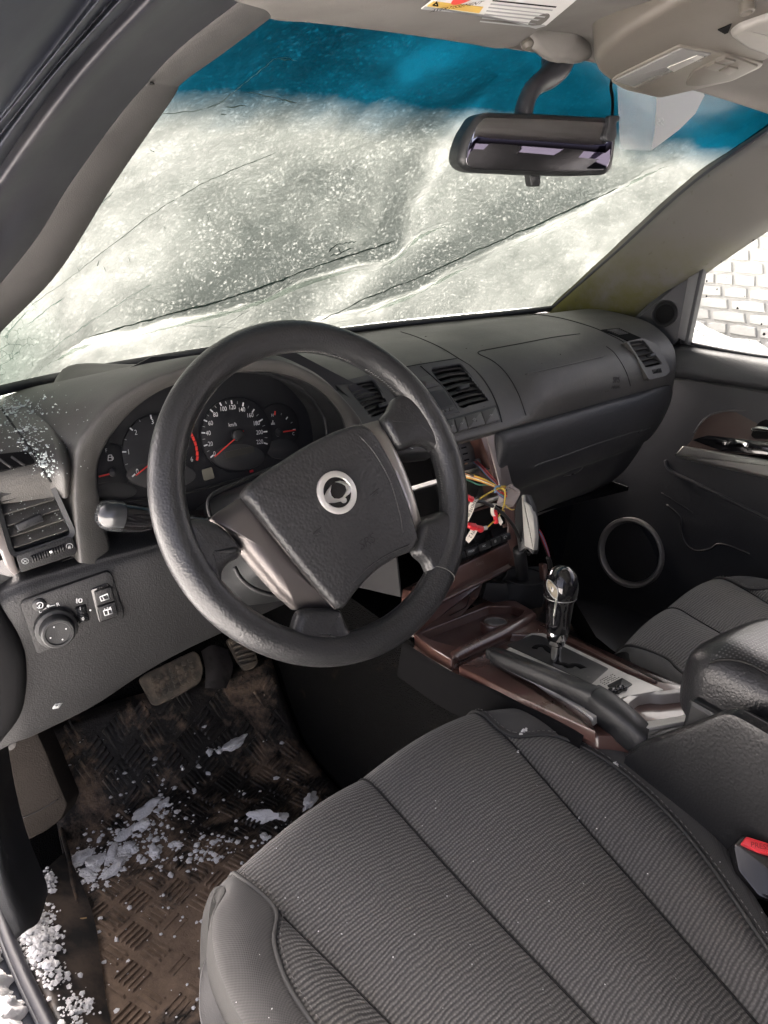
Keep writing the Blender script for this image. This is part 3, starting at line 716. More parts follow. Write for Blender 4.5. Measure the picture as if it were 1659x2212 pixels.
sp_d = dial(1082, 352, 245, 258, 'speedometer'); ta_d = dial(545, 470, 255, 265, 'tachometer')
fu_d = dial(225, 580, 140, 170, 'fuel_gauge', h=-.002); te_d = dial(1375, 300, 150, 170, 'temperature_gauge', h=-.002)
dial(1097, 505, 180, 92, 'dial_lower_panel', m=lens_m, h=.0016); dial(560, 630, 240, 95, 'dial_lower_panel', m=lens_m, h=.0016)
dial(240, 740, 155, 62, 'telltale_panel', m=lens_m, h=-.001); dial(1400, 450, 115, 70, 'telltale_panel', m=lens_m, h=-.001)
def tick(ax, ay, bx, by, w, m=white_m, par=None, h=.0022, name='tick'):
    a, b = V(FG.uv(*E_(ax, ay))), V(FG.uv(*E_(bx, by))); d = (b-a).normalized(); n = V((-d.y, d.x))*w
    return plate(name, FG, [tuple(a-n), tuple(b-n), tuple(b+n), tuple(a+n)], h, h+.0004, m, par or cl, b=0)
def gt(s, x, y, size, m=white_m, par=None, h=.0024): return txt(s, FG.at(*E_(x, y)), size, m, par or cl, h, sx=.82)
NUM = [(0, 925, 482), (20, 897, 415), (40, 882, 341), (60, 898, 272), (80, 932, 213), (100, 985, 174), (120, 1047, 162), (140, 1113, 179), (160, 1170, 217), (180, 1214, 272), (200, 1236, 335), (220, 1238, 401)]
TK = [(907, 500), (864, 424), (848, 338), (862, 254), (904, 185), (967, 140), (1043, 126), (1122, 142), (1192, 186), (1246, 251), (1276, 330), (1278, 411)]
for (n_, x, y) in NUM: gt(str(n_), x, y, .0088, par=sp_d)
def radial(cx, cy, px, py, l, w, par, m=white_m):
    d = V((cx-px, cy-py)).normalized(); tick(px-d.x*l/2, py-d.y*l/2, px+d.x*l/2, py+d.y*l/2, w, m, par)
for i, (x, y) in enumerate(TK):
    radial(1082, 352, x, y, 26, .0009, sp_d)
    if i < 11: x2, y2 = (x+TK[i+1][0])/2, (y+TK[i+1][1])/2; d = V((x2-1082, y2-352)); d = d*1.02; radial(1082, 352, 1082+d.x, 352+d.y, 18, .0004, sp_d, greyp_m)
gt('km/h', 1050, 282, .0075, par=sp_d)
tick(1060, 378, 918, 503, .0008, red_m, sp_d, .006, 'needle'); tick(1100, 342, 1117, 324, .0008, red_m, sp_d, .006, 'needle_tail')
lathe('needle_hub', FG.at(*E_(1082, 352)), [(.0085, 0), (.0085, .007), (.006, .009), (0, .009)], blk_m, sp_d, seg=18)
plate('odometer', FG, FG.poly([E_(*p) for p in [(995, 472), (1190, 428), (1203, 470), (1007, 517)]]), .0016, .0022, lcd_m, sp_d, b=0)
for n_, x, y in [(0, 392, 605), (1, 332, 471), (2, 382, 336), (3, 497, 262), (4, 640, 290), (5, 743, 381), (6, 768, 521)]: gt(str(n_), x, y, .0092, par=ta_d)
for x, y in [(367, 631), (302, 469), (350, 312), (486, 227), (640, 245)]: radial(545, 470, x, y, 28, .0009, ta_d)
for x, y in [(318, 555), (310, 384), (408, 254), (560, 225)]: radial(545, 470, x, y, 18, .0004, ta_d, greyp_m)
arc = [(755, 330), (772, 362), (787, 395), (798, 428), (804, 462), (806, 497), (804, 530)]
for a, b in zip(arc, arc[1:]): tick(a[0]+2, a[1]+3, b[0]-1, b[1]-2, .0017, red_m, ta_d, name='redline')
tick(375, 632, 540, 500, .0008, red_m, ta_d, .006, 'needle')
tick(125, 640, 197, 622, .0010, red_m, fu_d, .003, 'needle'); lathe('needle_hub', FG.at(*E_(230, 610)), [(.006, 0), (.006, .004), (0, .006)], blk_m, fu_d, seg=14)
gt('F', 178, 460, .0065, par=fu_d)
fp = [(193, 492), (215, 490), (220, 527), (190, 530)]
for a, b in zip(fp, fp[1:]+fp[:1]): tick(*a, *b, .0005, white_m, fu_d)
tick(193, 508, 217, 506, .0005, white_m, fu_d); tick(217, 500, 226, 506, .0004, white_m, fu_d); tick(226, 506, 226, 522, .0004, white_m, fu_d)
tick(1397, 331, 1484, 318, .0010, red_m, te_d, .003, 'needle'); lathe('needle_hub', FG.at(*E_(1370, 335)), [(.006, 0), (.006, .004), (0, .006)], blk_m, te_d, seg=14)
gt('H', 1325, 217, .0065, par=te_d); gt('C', 1470, 345, .0065, par=te_d)
tick(1343, 188, 1342, 216, .0008, red_m, te_d); tick(1388, 202, 1384, 215, .0004, greyp_m, te_d); tick(1430, 228, 1419, 244, .0008, white_m, te_d); tick(1462, 264, 1452, 271, .0004, greyp_m, te_d); tick(1466, 316, 1484, 314, .0008, white_m, te_d)
tick(1328, 252, 1328, 274, .0005, white_m, te_d); tick(1316, 272, 1340, 270, .0004, white_m, te_d); tick(1316, 280, 1342, 277, .0004, white_m, te_d)
plate('gear_indicator', FG, rpoly(FG.poly([E_(*p) for p in [(845, 592), (912, 575), (932, 650), (862, 668)]]), .002), -.003, .0005, M('indicator_pale', (.17, .165, .13), .45, rvar=.05), cl)
plate('warning_lamp', FG, FG.poly([E_(*p) for p in [(1175, 598), (1196, 592), (1200, 606), (1180, 612)]]), -.003, .0005, redp_m, cl, b=0)
tube('cluster_bezel_edge', [FG.w(*FG.uv(*E_(a, b)), .004) for a, b in [(120, 800), (400, 800), (700, 757), (1000, 680), (1220, 622), (1400, 560)]], .0016, blk_m, cl, n=20, seg=6)

# ---- generic air vent
def lp(a, b, t): return (a[0]+(b[0]-a[0])*t, a[1]+(b[1]-a[1])*t)
def vent(name, fr, q, ns, parent, label=None, slat_m=None, back=.035, tab=None, bow=0., ring=4., ringm=None, sd=.020, tilt=.45, th=.0018):
    """q: picture corners TL, TR, BR, BL of the opening"""
    q2 = [fr.uv(*p) for p in q]; big = [fr.uv(*p) for p in q]
    c = V((sum(p[0] for p in q2)/4, sum(p[1] for p in q2)/4))
    r1 = rpoly(q2, .006); r2 = inset(r1, -.001*ring)
    o = ringplate(name, fr, r2, r1, -.004, .0025, ringm or blk_m, parent, h0i=-back, h1i=.001)
    plate('vent_duct', fr, inset(r1, -.002), -back-.004, -back, dull_m, o, b=0)
    for k in range(ns):
        t = (k+.62)/ns; a, b = V(lp(q2[0], q2[3], t)), V(lp(q2[1], q2[2], t))
        d = (b-a).normalized(); nrm = V((-d.y, d.x)); a = a+d*.001; b = b-d*.001
        pts = []; ct, st = math.cos(tilt), math.sin(tilt)
        N = 7
        for i in range(N):
            s_ = i/(N-1); m_ = a.lerp(b, s_)+nrm*bow*(1-(2*s_-1)**2)
            f_ = fr.w(m_.x, m_.y, -.003); inn = -fr.n*ct+fr.v*st; up = fr.n*st+fr.v*ct
            pts.append([f_, f_+inn*sd, f_+inn*sd+up*th, f_+up*th])
        v, f, _ = gridmesh(pts, True); f += [(0, 1, 2, 3), tuple(range((N-1)*4, N*4))]
        mk('slat', v, f, slat_m or top_m, o, sharp=30)
    if tab:
        u, v_ = fr.uv(*tab[0]); w, h_ = tab[1], tab[2]; f2 = fr.sub(u, v_, 0, tab[3] if len(tab) > 3 else 0)
        plate('direction_tab', f2, rpoly([(-w, -h_), (w, -h_), (w, h_), (-w, h_)], .002), -.008, .005, blk_m, o, b=.0015)
    return o
def C3(a, b): return (a/3., b/3.+691.3)
def C5(a, b): return (a/3.+829.5, b/3.+691.3)
def C4(a, b): return (a*.41667+345.6, b*.41667+691.3)
def C6(a, b): return (a/3.+1106., b/3.+604.9)
def CF(a, b): return (a*.20835+950.5, b*.20835+950.5)
def CB(a, b): return (a*.3646, b*.3646+1209.7)
def CA(a, b): return (a*.4792+864.1, b*.4792+1157.9)

# ---- knee panel below the wheel
tp = [(-60, 1308, .105), (30, 1258, .088), (110, 1232, .086), (190, 1210, .084), (260, 1192, .082), (340, 1172, .08), (480, 1136, .085), (640, 1100, .10)]
bt = [(-60, 1650, .13), (20, 1606, .112), (75, 1584, .107), (200, 1522, .102), (300, 1456, .10), (400, 1400, .102), (520, 1345, .108), (640, 1290, .12)]
R0 = row(tp); RB = row(bt)
def between(t, dy): return [a.lerp(b, t)+V((0, dy, 0)) for a, b in zip(R0, RB)]
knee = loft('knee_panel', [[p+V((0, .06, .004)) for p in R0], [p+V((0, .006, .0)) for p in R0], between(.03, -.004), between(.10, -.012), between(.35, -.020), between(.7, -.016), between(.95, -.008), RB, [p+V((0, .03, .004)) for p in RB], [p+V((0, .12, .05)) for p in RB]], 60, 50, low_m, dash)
KN = Surf(knee)
endc = [(-20, 1270, .095), (36, 1374, .075), (52, 1447, .075), (42, 1538, .085), (-5, 1606, .10)]
e0 = row(endc); e1 = [p+V((-.02, -.005, 0)) for p in e0]; e2 = [p+V((-.06, .02, 0)) for p in e0]
loft('dash_end_cap', [[p+V((.006, .02, 0)) for p in e0], [p+V((0, -.004, 0)) for p in e0], e1, e2], 24, 12, dull_m, dash)
# switch panel
SP = Surf(knee).fr(150, 1325); SP = Fr(SP.o+SP.n*.002, SP.n, (0, .1, 1))
sw = plate('switch_panel', SP, rpoly(SP.poly([CB(*p) for p in [(112, 245), (655, 58), (745, 345), (220, 565)]]), .008, 4), -.012, .0015, low_m, dash, b=.0015)
ko = SP.at(*CB(328, 392))
N_ = 44
def serr(r, h): return [((r+(.0007 if i % 2 else 0))*math.cos(2*math.pi*i/N_), (r+(.0007 if i % 2 else 0))*math.sin(2*math.pi*i/N_)) for i in range(N_)]
kb = plate('mirror_knob', ko, serr(.0225, 0), .0, .010, blk_m, sw, b=.002)
lathe('knob_cap', ko, [(.0185, .009), (.0175, .021), (.0160, .0225), (.0135, .0225), (.0125, .021), (0, .0205)], blk_m, kb, seg=32)
for a in (.4, 1.97, 3.54, 5.11): lathe('knob_dot', ko.sub(.009*math.cos(a), .009*math.sin(a), .0207), [(.0009, 0), (.0009, .0005), (0, .0006)], white_m, kb, seg=8)
def sline(pts, r, m, par, h=.0018, n=None, name='symbol', fr=SP, cv=CB):
    return tube(name, [fr.w(*fr.uv(*cv(*p)), h) for p in pts], r, m, par, seg=5, n=n)
sline([(278, 333), (292, 348)], .0012, white_m, sw, .0105, name='pointer_mark')
sline([(250, 292), (275, 280)], .0005, white_m, sw); sline([(295, 270), (325, 263)], .0005, white_m, sw)
lathe('symbol', SP.at(*CB(285, 272), .0016), [(.0017, 0), (.0017, .0004), (0, .0005)], white_m, sw, seg=10)
txt('L', SP.at(*CB(237, 303), .0016, .15), .0060, white_m, sw); txt('R', SP.at(*CB(343, 263), .0016, .15), .0060, white_m, sw)
mb = lathe('fold_button', SP.at(*CB(232, 260)), [(.0072, 0), (.0072, .003), (.006, .004), (0, .0042)], blk_m, sw, seg=20)
sline([(214, 250), (225, 240), (240, 240), (250, 250), (246, 268), (232, 272), (226, 262), (236, 252)], .0005, white_m, mb, .0060, 16); sline([(216, 268), (228, 276)], .0005, white_m, mb, .006)
lv = plate('leveling_wheel', SP, rpoly(SP.poly([CB(*p) for p in [(443, 275), (505, 258), (528, 355), (468, 375)]]), .001), -.002, .003, dull_m, sw)
for i in range(9):
    a, b = lp((447, 283), (470, 368), (i+.5)/9), lp((506, 268), (525, 350), (i+.5)/9)
    sline([a, b], .0010, blk_m, lv, .0036, name='rib')
txt('1', SP.at(*CB(475, 287), .0048), .0055, white_m, lv); txt('0', SP.at(*CB(492, 348), .0048), .0055, white_m, lv)
lathe('symbol', SP.at(*CB(535, 297), .0016), [(.0011, 0), (.0011, .0004), (0, .0005)], white_m, sw, seg=8)
sline([(468, 226), (480, 226), (484, 236), (480, 246), (468, 247), (466, 236), (468, 226)], .0006, white_m, sw, n=16)
for k in range(3): sline([(448, 230+k*8), (461, 228+k*8)], .0004, white_m, sw)
sline([(453, 222), (455, 254)], .0004, white_m, sw)
hs = plate('rocker_housing', SP, rpoly(SP.poly([CB(*p) for p in [(533, 168), (640, 130), (697, 330), (585, 367)]]), .003), 0, .003, glossb_m, sw, b=.001)
b1 = plate('rear_wiper_button', SP, rpoly(SP.poly([CB(*p) for p in [(552, 178), (654, 150), (676, 232), (572, 264)]]), .002), .002, .0055, low_m, sw, b=.0012)
b2 = plate('rear_washer_button', SP, rpoly(SP.poly([CB(*p) for p in [(573, 270), (678, 238), (698, 322), (594, 356)]]), .002), .002, .0055, low_m, sw, b=.0012)
sline([(585, 208), (630, 190), (640, 218), (594, 232), (585, 208)], .0007, white_m, b1, .006); sline([(600, 205), (612, 228)], .0006, white_m, b1, .006)
sline([(606, 290), (650, 276), (660, 304), (616, 318), (606, 290)], .0007, white_m, b2, .006); sline([(632, 282), (638, 311)], .0006, white_m, b2, .006)
for p in [(615, 275), (632, 268), (648, 266)]: sline([p, (p[0]-4, p[1]+6)], .0006, white_m, b2, .006)
hk = KN.fr(*CB(340, 862)); hk2 = txt('', hk, .01, white_m, dash) if False else None
def kline(pts, r, n=None): return tube('hood_release_symbol', [KN.at(*CB(*p), .0006) for p in pts], r, greyp_m, dash, seg=5, n=n)
kline([(312, 878), (330, 852), (350, 848), (368, 842)], .0009); kline([(312, 878), (345, 872), (368, 842)], .0009); kline([(335, 872), (352, 850)], .0011)
kline([(322, 872), (340, 858)], .0011)

# ---- left side vent
FLV = Fr(P(80, 1130, y=.094), (.0, -.97, .24), (0, 0, 1))
ff = [(-20, 1098), (112, 1046), (168, 1186), (163, 1199), (44, 1240), (36, 1226), (-22, 1110)]
vl = plate('side_vent_frame', FLV, rpoly(FLV.poly([(-30, 1090), (113, 1042), (170, 1190), (160, 1201), (42, 1243), (-30, 1150)]), .004), -.03, -.012, low_m, dash, b=.002)
side = vent('side_vent', FLV, [C3(-12, 1150), C3(312, 1058), C3(462, 1388), C3(93, 1513)], 5, dash, tab=(C3(190, 1312), .014, .0045, .28), ring=5, sd=.019, tilt=.75, th=.002, slat_m=top_m)
tw = plate('thumbwheel_panel', FLV, rpoly(FLV.poly([C3(*p) for p in [(100, 1525), (462, 1400), (498, 1490), (485, 1520), (135, 1635)]]), .003), -.012, .0025, low_m, dash, b=.001)
wh = plate('thumbwheel', FLV, rpoly(FLV.poly([C3(*p) for p in [(190, 1530), (408, 1452), (418, 1492), (203, 1572)]]), .002), 0, .004, dull_m, tw)
for i in range(13):
    t = (i+.5)/13; a, b = lp((192, 1530), (407, 1454), t), lp((204, 1570), (417, 1492), t)
    sline([a, b], .0011, blk_m, wh, .0048, fr=FLV, cv=C3, name='rib')
lathe('wheel_dot', FLV.at(*C3(330, 1503), .0055), [(.0016, 0), (.0016, .0006), (0, .0008)], white_m, wh, seg=8)
tube('symbol', [FLV.w(*FLV.uv(*C3(160+22*math.cos(a), 1560+18*math.sin(a))), .0028) for a in [i*.524 for i in range(13)]], .0004, greyp_m, tw, seg=5)
sline([(147, 1550), (173, 1570)], .0004, greyp_m, tw, .0028, fr=FLV, cv=C3); sline([(173, 1548), (147, 1572)], .0004, greyp_m, tw, .0028, fr=FLV, cv=C3)
tube('symbol', [FLV.w(*FLV.uv(*C3(447+22*math.cos(a), 1464+18*math.sin(a))), .0028) for a in [2.4+i*.5 for i in range(10)]], .0004, greyp_m, tw, seg=5)
for dx in (-8, 0, 8): sline([(447+dx*.4, 1458), (447+dx, 1480)], .0004, greyp_m, tw, .0028, fr=FLV, cv=C3)
plate('silver_edge', FLV, FLV.poly([C3(*p) for p in [(-90, 1240), (-5, 1250), (35, 1340), (108, 1585), (128, 1636), (95, 1655), (50, 1600), (10, 1500), (-90, 1400)]]), -.02, .001, mauve_m, dash, b=.003)
# pad below vent and hood: filler face
fl = [(-60, 1215, .105), (40, 1246, .10), (165, 1200, .098), (250, 1180, .10)]
loft('vent_sill', [row(fl), [p+V((0, 0, -.03)) for p in row(fl)]], 16, 4, low_m, dash)
# defroster slot by the left window
sl = PADS.fr(20, 995, up=(0, 1, 0))
s1_ = plate('defroster_slot', sl, rpoly(sl.poly([C3(-150, 890), C3(175, 852), C3(232, 928), C3(-140, 1010)]), .004), -.01, .0012, dull_m, dash, b=0)
for p, q in [((-10, 905), (75, 965)), ((75, 895), (155, 948))]:
    tube('slot_rib', [sl.w(*sl.uv(*C3(*p)), .0022), sl.w(*sl.uv(*C3(*q)), .0022)], .0016, low_m, s1_, seg=5)
seamline('panel_joint', PADS, [C3(0, 560), C3(90, 690), C3(200, 840), C3(270, 960), C3(330, 1050)], seam_m, dash, .0014)
PD = PADS
# shallow ridge of the pad under the glass
rd = PADS.line([(125, 848), (150, 838), (250, 812), (380, 785), (420, 779)], 24, .001)
tube('pad_ridge', rd, [.002, .004, .004, .003, .001], top_m, dash, seg=6)

# ---- centre stack: surround, vents, hazard switch, clock, switch row
uD = V((1, .10, .074))
vD = V((0, .66, .75)); FV = Fr(P(1000, 850, y=.215), uD.cross(vD), vD)
def vhole(fr, q, g=.002): return inset(rpoly([fr.uv(*p) for p in q], .006), -g)
VQ1 = [C5(300, 322), C5(493, 290), C5(680, 520), C5(497, 575)]; VQ2 = [C4(968, 346), C4(1100, 315), C4(1205, 470), C4(1098, 506)]; VQ3 = [C6(752, 406), C6(842, 390), C6(968, 545), C6(862, 572)]
sur = holeplate('center_surround', FV, rpoly(FV.poly([(719, 829), (794, 811), (880, 794), (988, 776), (1012, 790), (1036, 812), (1056, 841), (1073, 878), (1083, 914), (960, 952), (840, 960), (805, 905)]), .004), [vhole(FV, VQ1, .001), vhole(FV, VQ2, .001)], -.03, .002, top_m, dash)
cv1 = vent('center_vent', FV, [C5(300, 322), C5(493, 290), C5(680, 520), C5(497, 575)], 7, dash, tab=(C5(512, 438), .013, .0038, .2), ring=2, bow=.002, sd=.0105, tilt=.85)
cv2 = vent('center_vent', FV, [C4(968, 346), C4(1100, 315), C4(1205, 470), C4(1098, 506)], 7, dash, tab=(C4(1150, 445), .011, .0035, .2), ring=2, bow=.002, sd=.0105, tilt=.85)
hz = plate('hazard_button', FV, rpoly(FV.poly([C5(*p) for p in [(193, 392), (290, 365), (352, 430), (255, 457)]]), .002), 0, .005, top_m, sur, b=.001)
tri = [FV.w(*FV.uv(*C5(*p), .0055), .0055) for p in [(262, 398), (275, 422), (248, 425)]]; tube('symbol', tri, .0004, M('faded_red', (.12, .05, .045), .6), hz, closed=True, seg=5)
plate('clock_bezel', FV, rpoly(FV.poly([C5(*p) for p in [(265, 475), (385, 452), (482, 605), (330, 640)]]), .003), 0, .004, blk_m, sur, b=.001)
plate('clock_window', FV, FV.poly([C5(*p) for p in [(287, 492), (378, 471), (436, 556), (342, 588)]]), .004, .0046, face_m, sur, b=0)
for i in range(3):
    a, b = lp((348, 600), (438, 575), i/3+.03), lp((348, 600), (438, 575), (i+1)/3-.03)
    plate('clock_button', FV, FV.poly([C5(*p) for p in [a, b, (b[0]+5, b[1]+14), (a[0]+5, a[1]+16)]]), .004, .0065, top_m, sur, b=.0006)
tube('surround_groove', [FV.w(*FV.uv(*C5(*p)), .0022) for p in [(232, 302), (360, 420), (440, 530), (482, 606)]], .0011, seam_m, sur, n=16, seg=5)
rb = plate('switch_bezel', FV, FV.poly([C5(*p) for p in [(330, 670), (722, 552), (752, 662), (300, 770)]]), .0015, .0035, blk_m, sur, b=.001)
for nm, q in [('switch', [(388, 668), (436, 655), (455, 738), (410, 748)]), ('switch', [(441, 655), (506, 638), (528, 718), (463, 737)]), ('fog_lamp_switch', [(511, 637), (610, 607), (640, 688), (533, 716)]), ('switch', [(615, 606), (708, 578), (730, 660), (645, 686)])]:
    b_ = plate(nm, FV, rpoly(FV.poly([C5(*p) for p in q]), .0015), .003, .008, top_m, rb, b=.001)
    cx, cy = sum(p[0] for p in q)/4, sum(p[1] for p in q)/4
    if nm == 'fog_lamp_switch':
        sline([(cx-10, cy-10), (cx-2, cy-10), (cx-1, cy+4), (cx-9, cy+8), (cx-10, cy-10)], .0004, greyp_m, b_, .0085, fr=FV, cv=C5); sline([(cx-14, cy-4), (cx-20, cy-3)], .0004, greyp_m, b_, .0085, fr=FV, cv=C5)
        lathe('indicator', FV.at(*C5(cx+26, cy-8), .008), [(.001, 0), (.001, .0004), (0, .0005)], dull_m, b_, seg=8)
    else: sline([(cx-8, cy+4), (cx-2, cy-6), (cx+4, cy+2), (cx+8, cy-6)], .0004, greyp_m, b_, .0085, fr=FV, cv=C5)
# surround top joint lines
seamline('panel_joint', PADS, [(735, 828), (860, 796), (988, 774)], seam_m, dash, .0011)
seamline('panel_joint', PADS, [(866, 717), (900, 728), (950, 750), (990, 774), (1014, 789)], seam_m, dash, .0012)
seamline('panel_joint', PADS, [(1014, 789), (1037, 811), (1058, 841), (1075, 878), (1084, 912)], seam_m, dash, .0016)

# ---- passenger airbag cover joints and emboss
seamline('airbag_cover_joint', PADS, [C5(1270, 90), C5(1100, 112), C5(900, 150), C5(700, 187), C5(630, 200), C5(610, 210), C5(625, 226), C5(700, 262), C5(770, 320), C5(830, 400), C5(880, 500), C5(920, 618)], seam_m, dash, .0012, 60)
seamline('airbag_cover_joint', PADS, [C6(610, 430), C6(660, 470), C6(710, 540), C6(745, 610), C6(768, 686)], seam_m, dash, .0010, 24)
seamline('airbag_tear_line', PADS, [C5(915, 352), C5(1150, 300), C5(1425, 236)], top_m, dash, .0014, 24)
em = PADS.fr(*C6(676, 655), up=(0, .4, 1)); emb_m = M('emboss', (.036, .0355, .034), .5)
txt('SRS', em.sub(0, .002, 0, -.02), .017, emb_m, dash, .0006, ext=.0003); txt('AIRBAG', em.sub(0, -.012, 0, -.02), .009, emb_m, dash, .0006, ext=.0003)

# ---- passenger end vent
_f = PADS.fr(1368, 786); FPV = Fr(P(1395, 770, pl=(_f.o, _f.n))+_f.n*.004, _f.n+V((-.12, 0, 0)), (0, 0, 1))
pv_f = holeplate('end_vent_frame', FPV, rpoly(FPV.poly([C6(*p) for p in [(735, 402), (840, 378), (935, 420), (1020, 590), (990, 622), (882, 648), (838, 580), (795, 490)]]), .004), [vhole(FPV, VQ3, .001)], -.05, .003, top_m, dash)
pv = vent('end_vent', FPV, [C6(752, 406), C6(842, 390), C6(968, 545), C6(862, 572)], 5, dash, tab=(C6(905, 488), .009, .003, .1), ring=3, sd=.0125, tilt=.8, slat_m=top_m)
plate('vent_thumbwheel', FPV, rpoly(FPV.poly([C6(*p) for p in [(897, 582), (960, 570), (967, 602), (905, 612)]]), .002), 0, .003, dull_m, pv_f, b=.0006)
for i in range(6):
    t = (i+.5)/6; sline([lp((900, 583), (958, 572), t), lp((907, 610), (965, 600), t)], .0008, blk_m, pv_f, .0034, fr=FPV, cv=C6, name='rib')
g = [C6(*p) for p in [(578, 325), (690, 315), (835, 378), (757, 398)]]
gf = PADS.fr(1345, 722, up=(0, 1, .2)) if PADS.hit(1345, 722) else FPV
gr = plate('end_defroster_grille', gf, gf.poly(g), -.01, .0015, dull_m, dash, b=0)
for i in range(6):
    t = .1+i*.08; a, b = lp((578, 325), (757, 398), t), lp((690, 315), (835, 378), t)
    tube('grille_bar', [gf.w(*gf.uv(*C6(*lp(a, b, .2))), .002), gf.w(*gf.uv(*C6(*lp(a, b, .85))), .002)], .001, top_m, gr, seg=5)
seamline('panel_joint', PADS, [C6(80, 215), C6(300, 245), C6(500, 300), C6(620, 350), C6(730, 410), C6(800, 500), C6(850, 600), C6(880, 650)], seam_m, dash, .0016, 50)

# ---- glove box and lower passenger dash
LO = [(.03, .006), (.006, -.006), (-.008, -.012), (-.014, -.030), (-.012, -.060), (0, -.10), (.02, -.14), (.035, -.155), (.05, -.19), (.085, -.25), (.15, -.30), (.30, -.32)]
xs = [.115, .125, .16, .24, .34, .46, .58, .68, .715]
def locol(x):
    k = 1 if x > .12 else .75
    e = -.5*max(0, x-.64)
    return [V((x, y0(x)+a*k+(.02 if x < .12 else 0)-e*.4, z0(x)+b)) for a, b in LO]
cols = [locol(x) for x in xs]
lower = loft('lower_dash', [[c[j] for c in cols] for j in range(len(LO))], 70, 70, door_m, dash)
LOS = Surf(lower)
gj = seamline('glove_box_joint', LOS, [C5(960, 962), C5(1000, 935), C5(1150, 885), C5(1400, 795), C5(1659, 715), C6(820, 985), C6(895, 958)], M('joint_highlight', (.06, .06, .06), .4), dash, .0014, 40)
hb = LOS.fr(*C5(1225, 980)); 
glh = dome('glove_box_handle', hb, ell(0, 0, .042, .011, 20, rot=.10), -.002, .006, M('handle_black', (.05, .05, .05), .3), dash, rings=4)
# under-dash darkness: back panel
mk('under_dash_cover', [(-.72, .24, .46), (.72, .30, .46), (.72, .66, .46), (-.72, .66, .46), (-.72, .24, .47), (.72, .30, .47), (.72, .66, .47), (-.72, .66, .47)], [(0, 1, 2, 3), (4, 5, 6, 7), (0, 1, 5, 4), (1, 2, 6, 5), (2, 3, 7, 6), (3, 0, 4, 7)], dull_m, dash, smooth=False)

# ---- radio bay, rails, climate controls, wood trim
vS = V((0, .24, .97)); FS = Fr(P(1075, 935, y=.176), uD.cross(vS), vS)
steel_m = M('dull_steel', (.09, .09, .088), .5, metal=.2)
bay_m = M('bay_plastic', (.022, .022, .023), .55)
bay = plate('radio_bay', FS, FS.poly([(800, 1000), (1050, 930), (1110, 1165), (860, 1290)]), -.17, -.165, bay_m, dash, b=0)
def wall(a, b, h0=-.165, h1=-.004, m=bay_m, th=1.5, name='bay_wall'):
    A, B = V(FS.uv(*a)), V(FS.uv(*b)); d = (B-A).normalized(); n = V((-d.y, d.x))*.001*th
    return plate(name, FS, [tuple(A-n), tuple(B-n), tuple(B+n), tuple(A+n)], h0, h1, m, bay, b=0)
wall((1050, 932), (1118, 1215)); wall((840, 985), (870, 1290))
for a, b, m in [(C5(300, 850), C5(612, 766), steel_m), (C5(150, 1120), C5(690, 962), steel_m), (C5(200, 1330), C5(770, 1150), steel_m)]:
    wall(a, b, -.035, -.006, m, .7, 'steel_rail')
    tube('rail_lip', [FS.w(*FS.uv(*a), -.003), FS.w(*FS.uv(*b), -.003)], .0016, steel_m, bay, seg=6)
# slotted side plate of the mounting cage
sp0 = plate('slotted_bracket', FS, FS.poly([C5(*p) for p in [(470, 815), (612, 775), (640, 830), (655, 900), (672, 955), (520, 985)]]), -.026, -.022, M('bracket_grey', (.05, .05, .05), .5), bay, b=.001)
for i in range(3):
    for j in range(2):
        a = lp((510, 840), (600, 815), (j+.1)/2); b = lp((510, 840), (600, 815), (j+.8)/2)
        plate('slot', FS, FS.poly([C5(*p) for p in [(a[0]+i*9, a[1]+i*40), (b[0]+i*9, b[1]+i*40), (b[0]+i*9+3, b[1]+i*40+9), (a[0]+i*9+3, a[1]+i*40+9)]]), -.0225, -.0212, dull_m, sp0, b=0)
plate('bracket_tab', FS, FS.poly([C5(*p) for p in [(640, 905), (662, 898), (676, 948), (655, 958)]]), -.02, -.014, zinc_m, bay, b=.0005)
plate('bracket_tab', FS, FS.poly([C5(*p) for p in [(165, 910), (182, 905), (196, 1010), (178, 1020)]]), -.05, -.045, zinc_m, bay, b=.0005)
tube('bay_hook', [FS.w(*FS.uv(*C5(*p)), -.09) for p in [(240, 960), (262, 1010), (215, 1030), (225, 1060)]], .003, blk_m, bay, n=14, seg=6)
# silver and wood strip right of the bay
strip_m = M('satin_mauve_silver', (.30, .265, .25), .36, metal=.6, rvar=.05)
plate('stack_side_trim', FS, rpoly(FS.poly([C5(*p) for p in [(655, 740), (735, 714), (752, 780), (800, 960), (832, 1085), (752, 1120), (735, 1040), (690, 870)]]), .002), -.015, .003, strip_m, dash, b=.0025)
plate('stack_side_wood', FS, FS.poly([C5(*p) for p in [(622, 752), (660, 742), (690, 870), (735, 1040), (752, 1120), (800, 1340), (770, 1345), (715, 1060), (668, 880)]]), -.03, .001, wood_m, dash, b=.001)
plate('stack_side_wood', FS, rpoly(FS.poly([C5(*p) for p in [(752, 1118), (832, 1083), (862, 1240), (880, 1420), (884, 1560), (850, 1600), (800, 1430), (800, 1340)]]), .002), -.03, .002, wood_m, dash, b=.002)
plate('bay_ledge', FS, FS.poly([(985, 1103), (1076, 1069), (1079, 1077), (986, 1112)]), -.03, .004, bright_m, dash, b=.0015)
plate('bay_ledge_wood', FS, FS.poly([(990, 1114), (1066, 1086), (1069, 1096), (991, 1125)]), -.03, .001, wood_m, dash, b=.001)
cp = plate('climate_panel', FS, rpoly(FS.poly([C5(*p) for p in [(380, 1310), (790, 1175), (840, 1420), (400, 1620)]]), .002), -.02, 0, glossb_m, dash, b=.001)
plate('climate_display', FS, rpoly(FS.poly([C5(*p) for p in [(440, 1290), (760, 1185), (785, 1320), (480, 1445)]]), .003), -.001, .0015, dull_m, cp, b=.001)
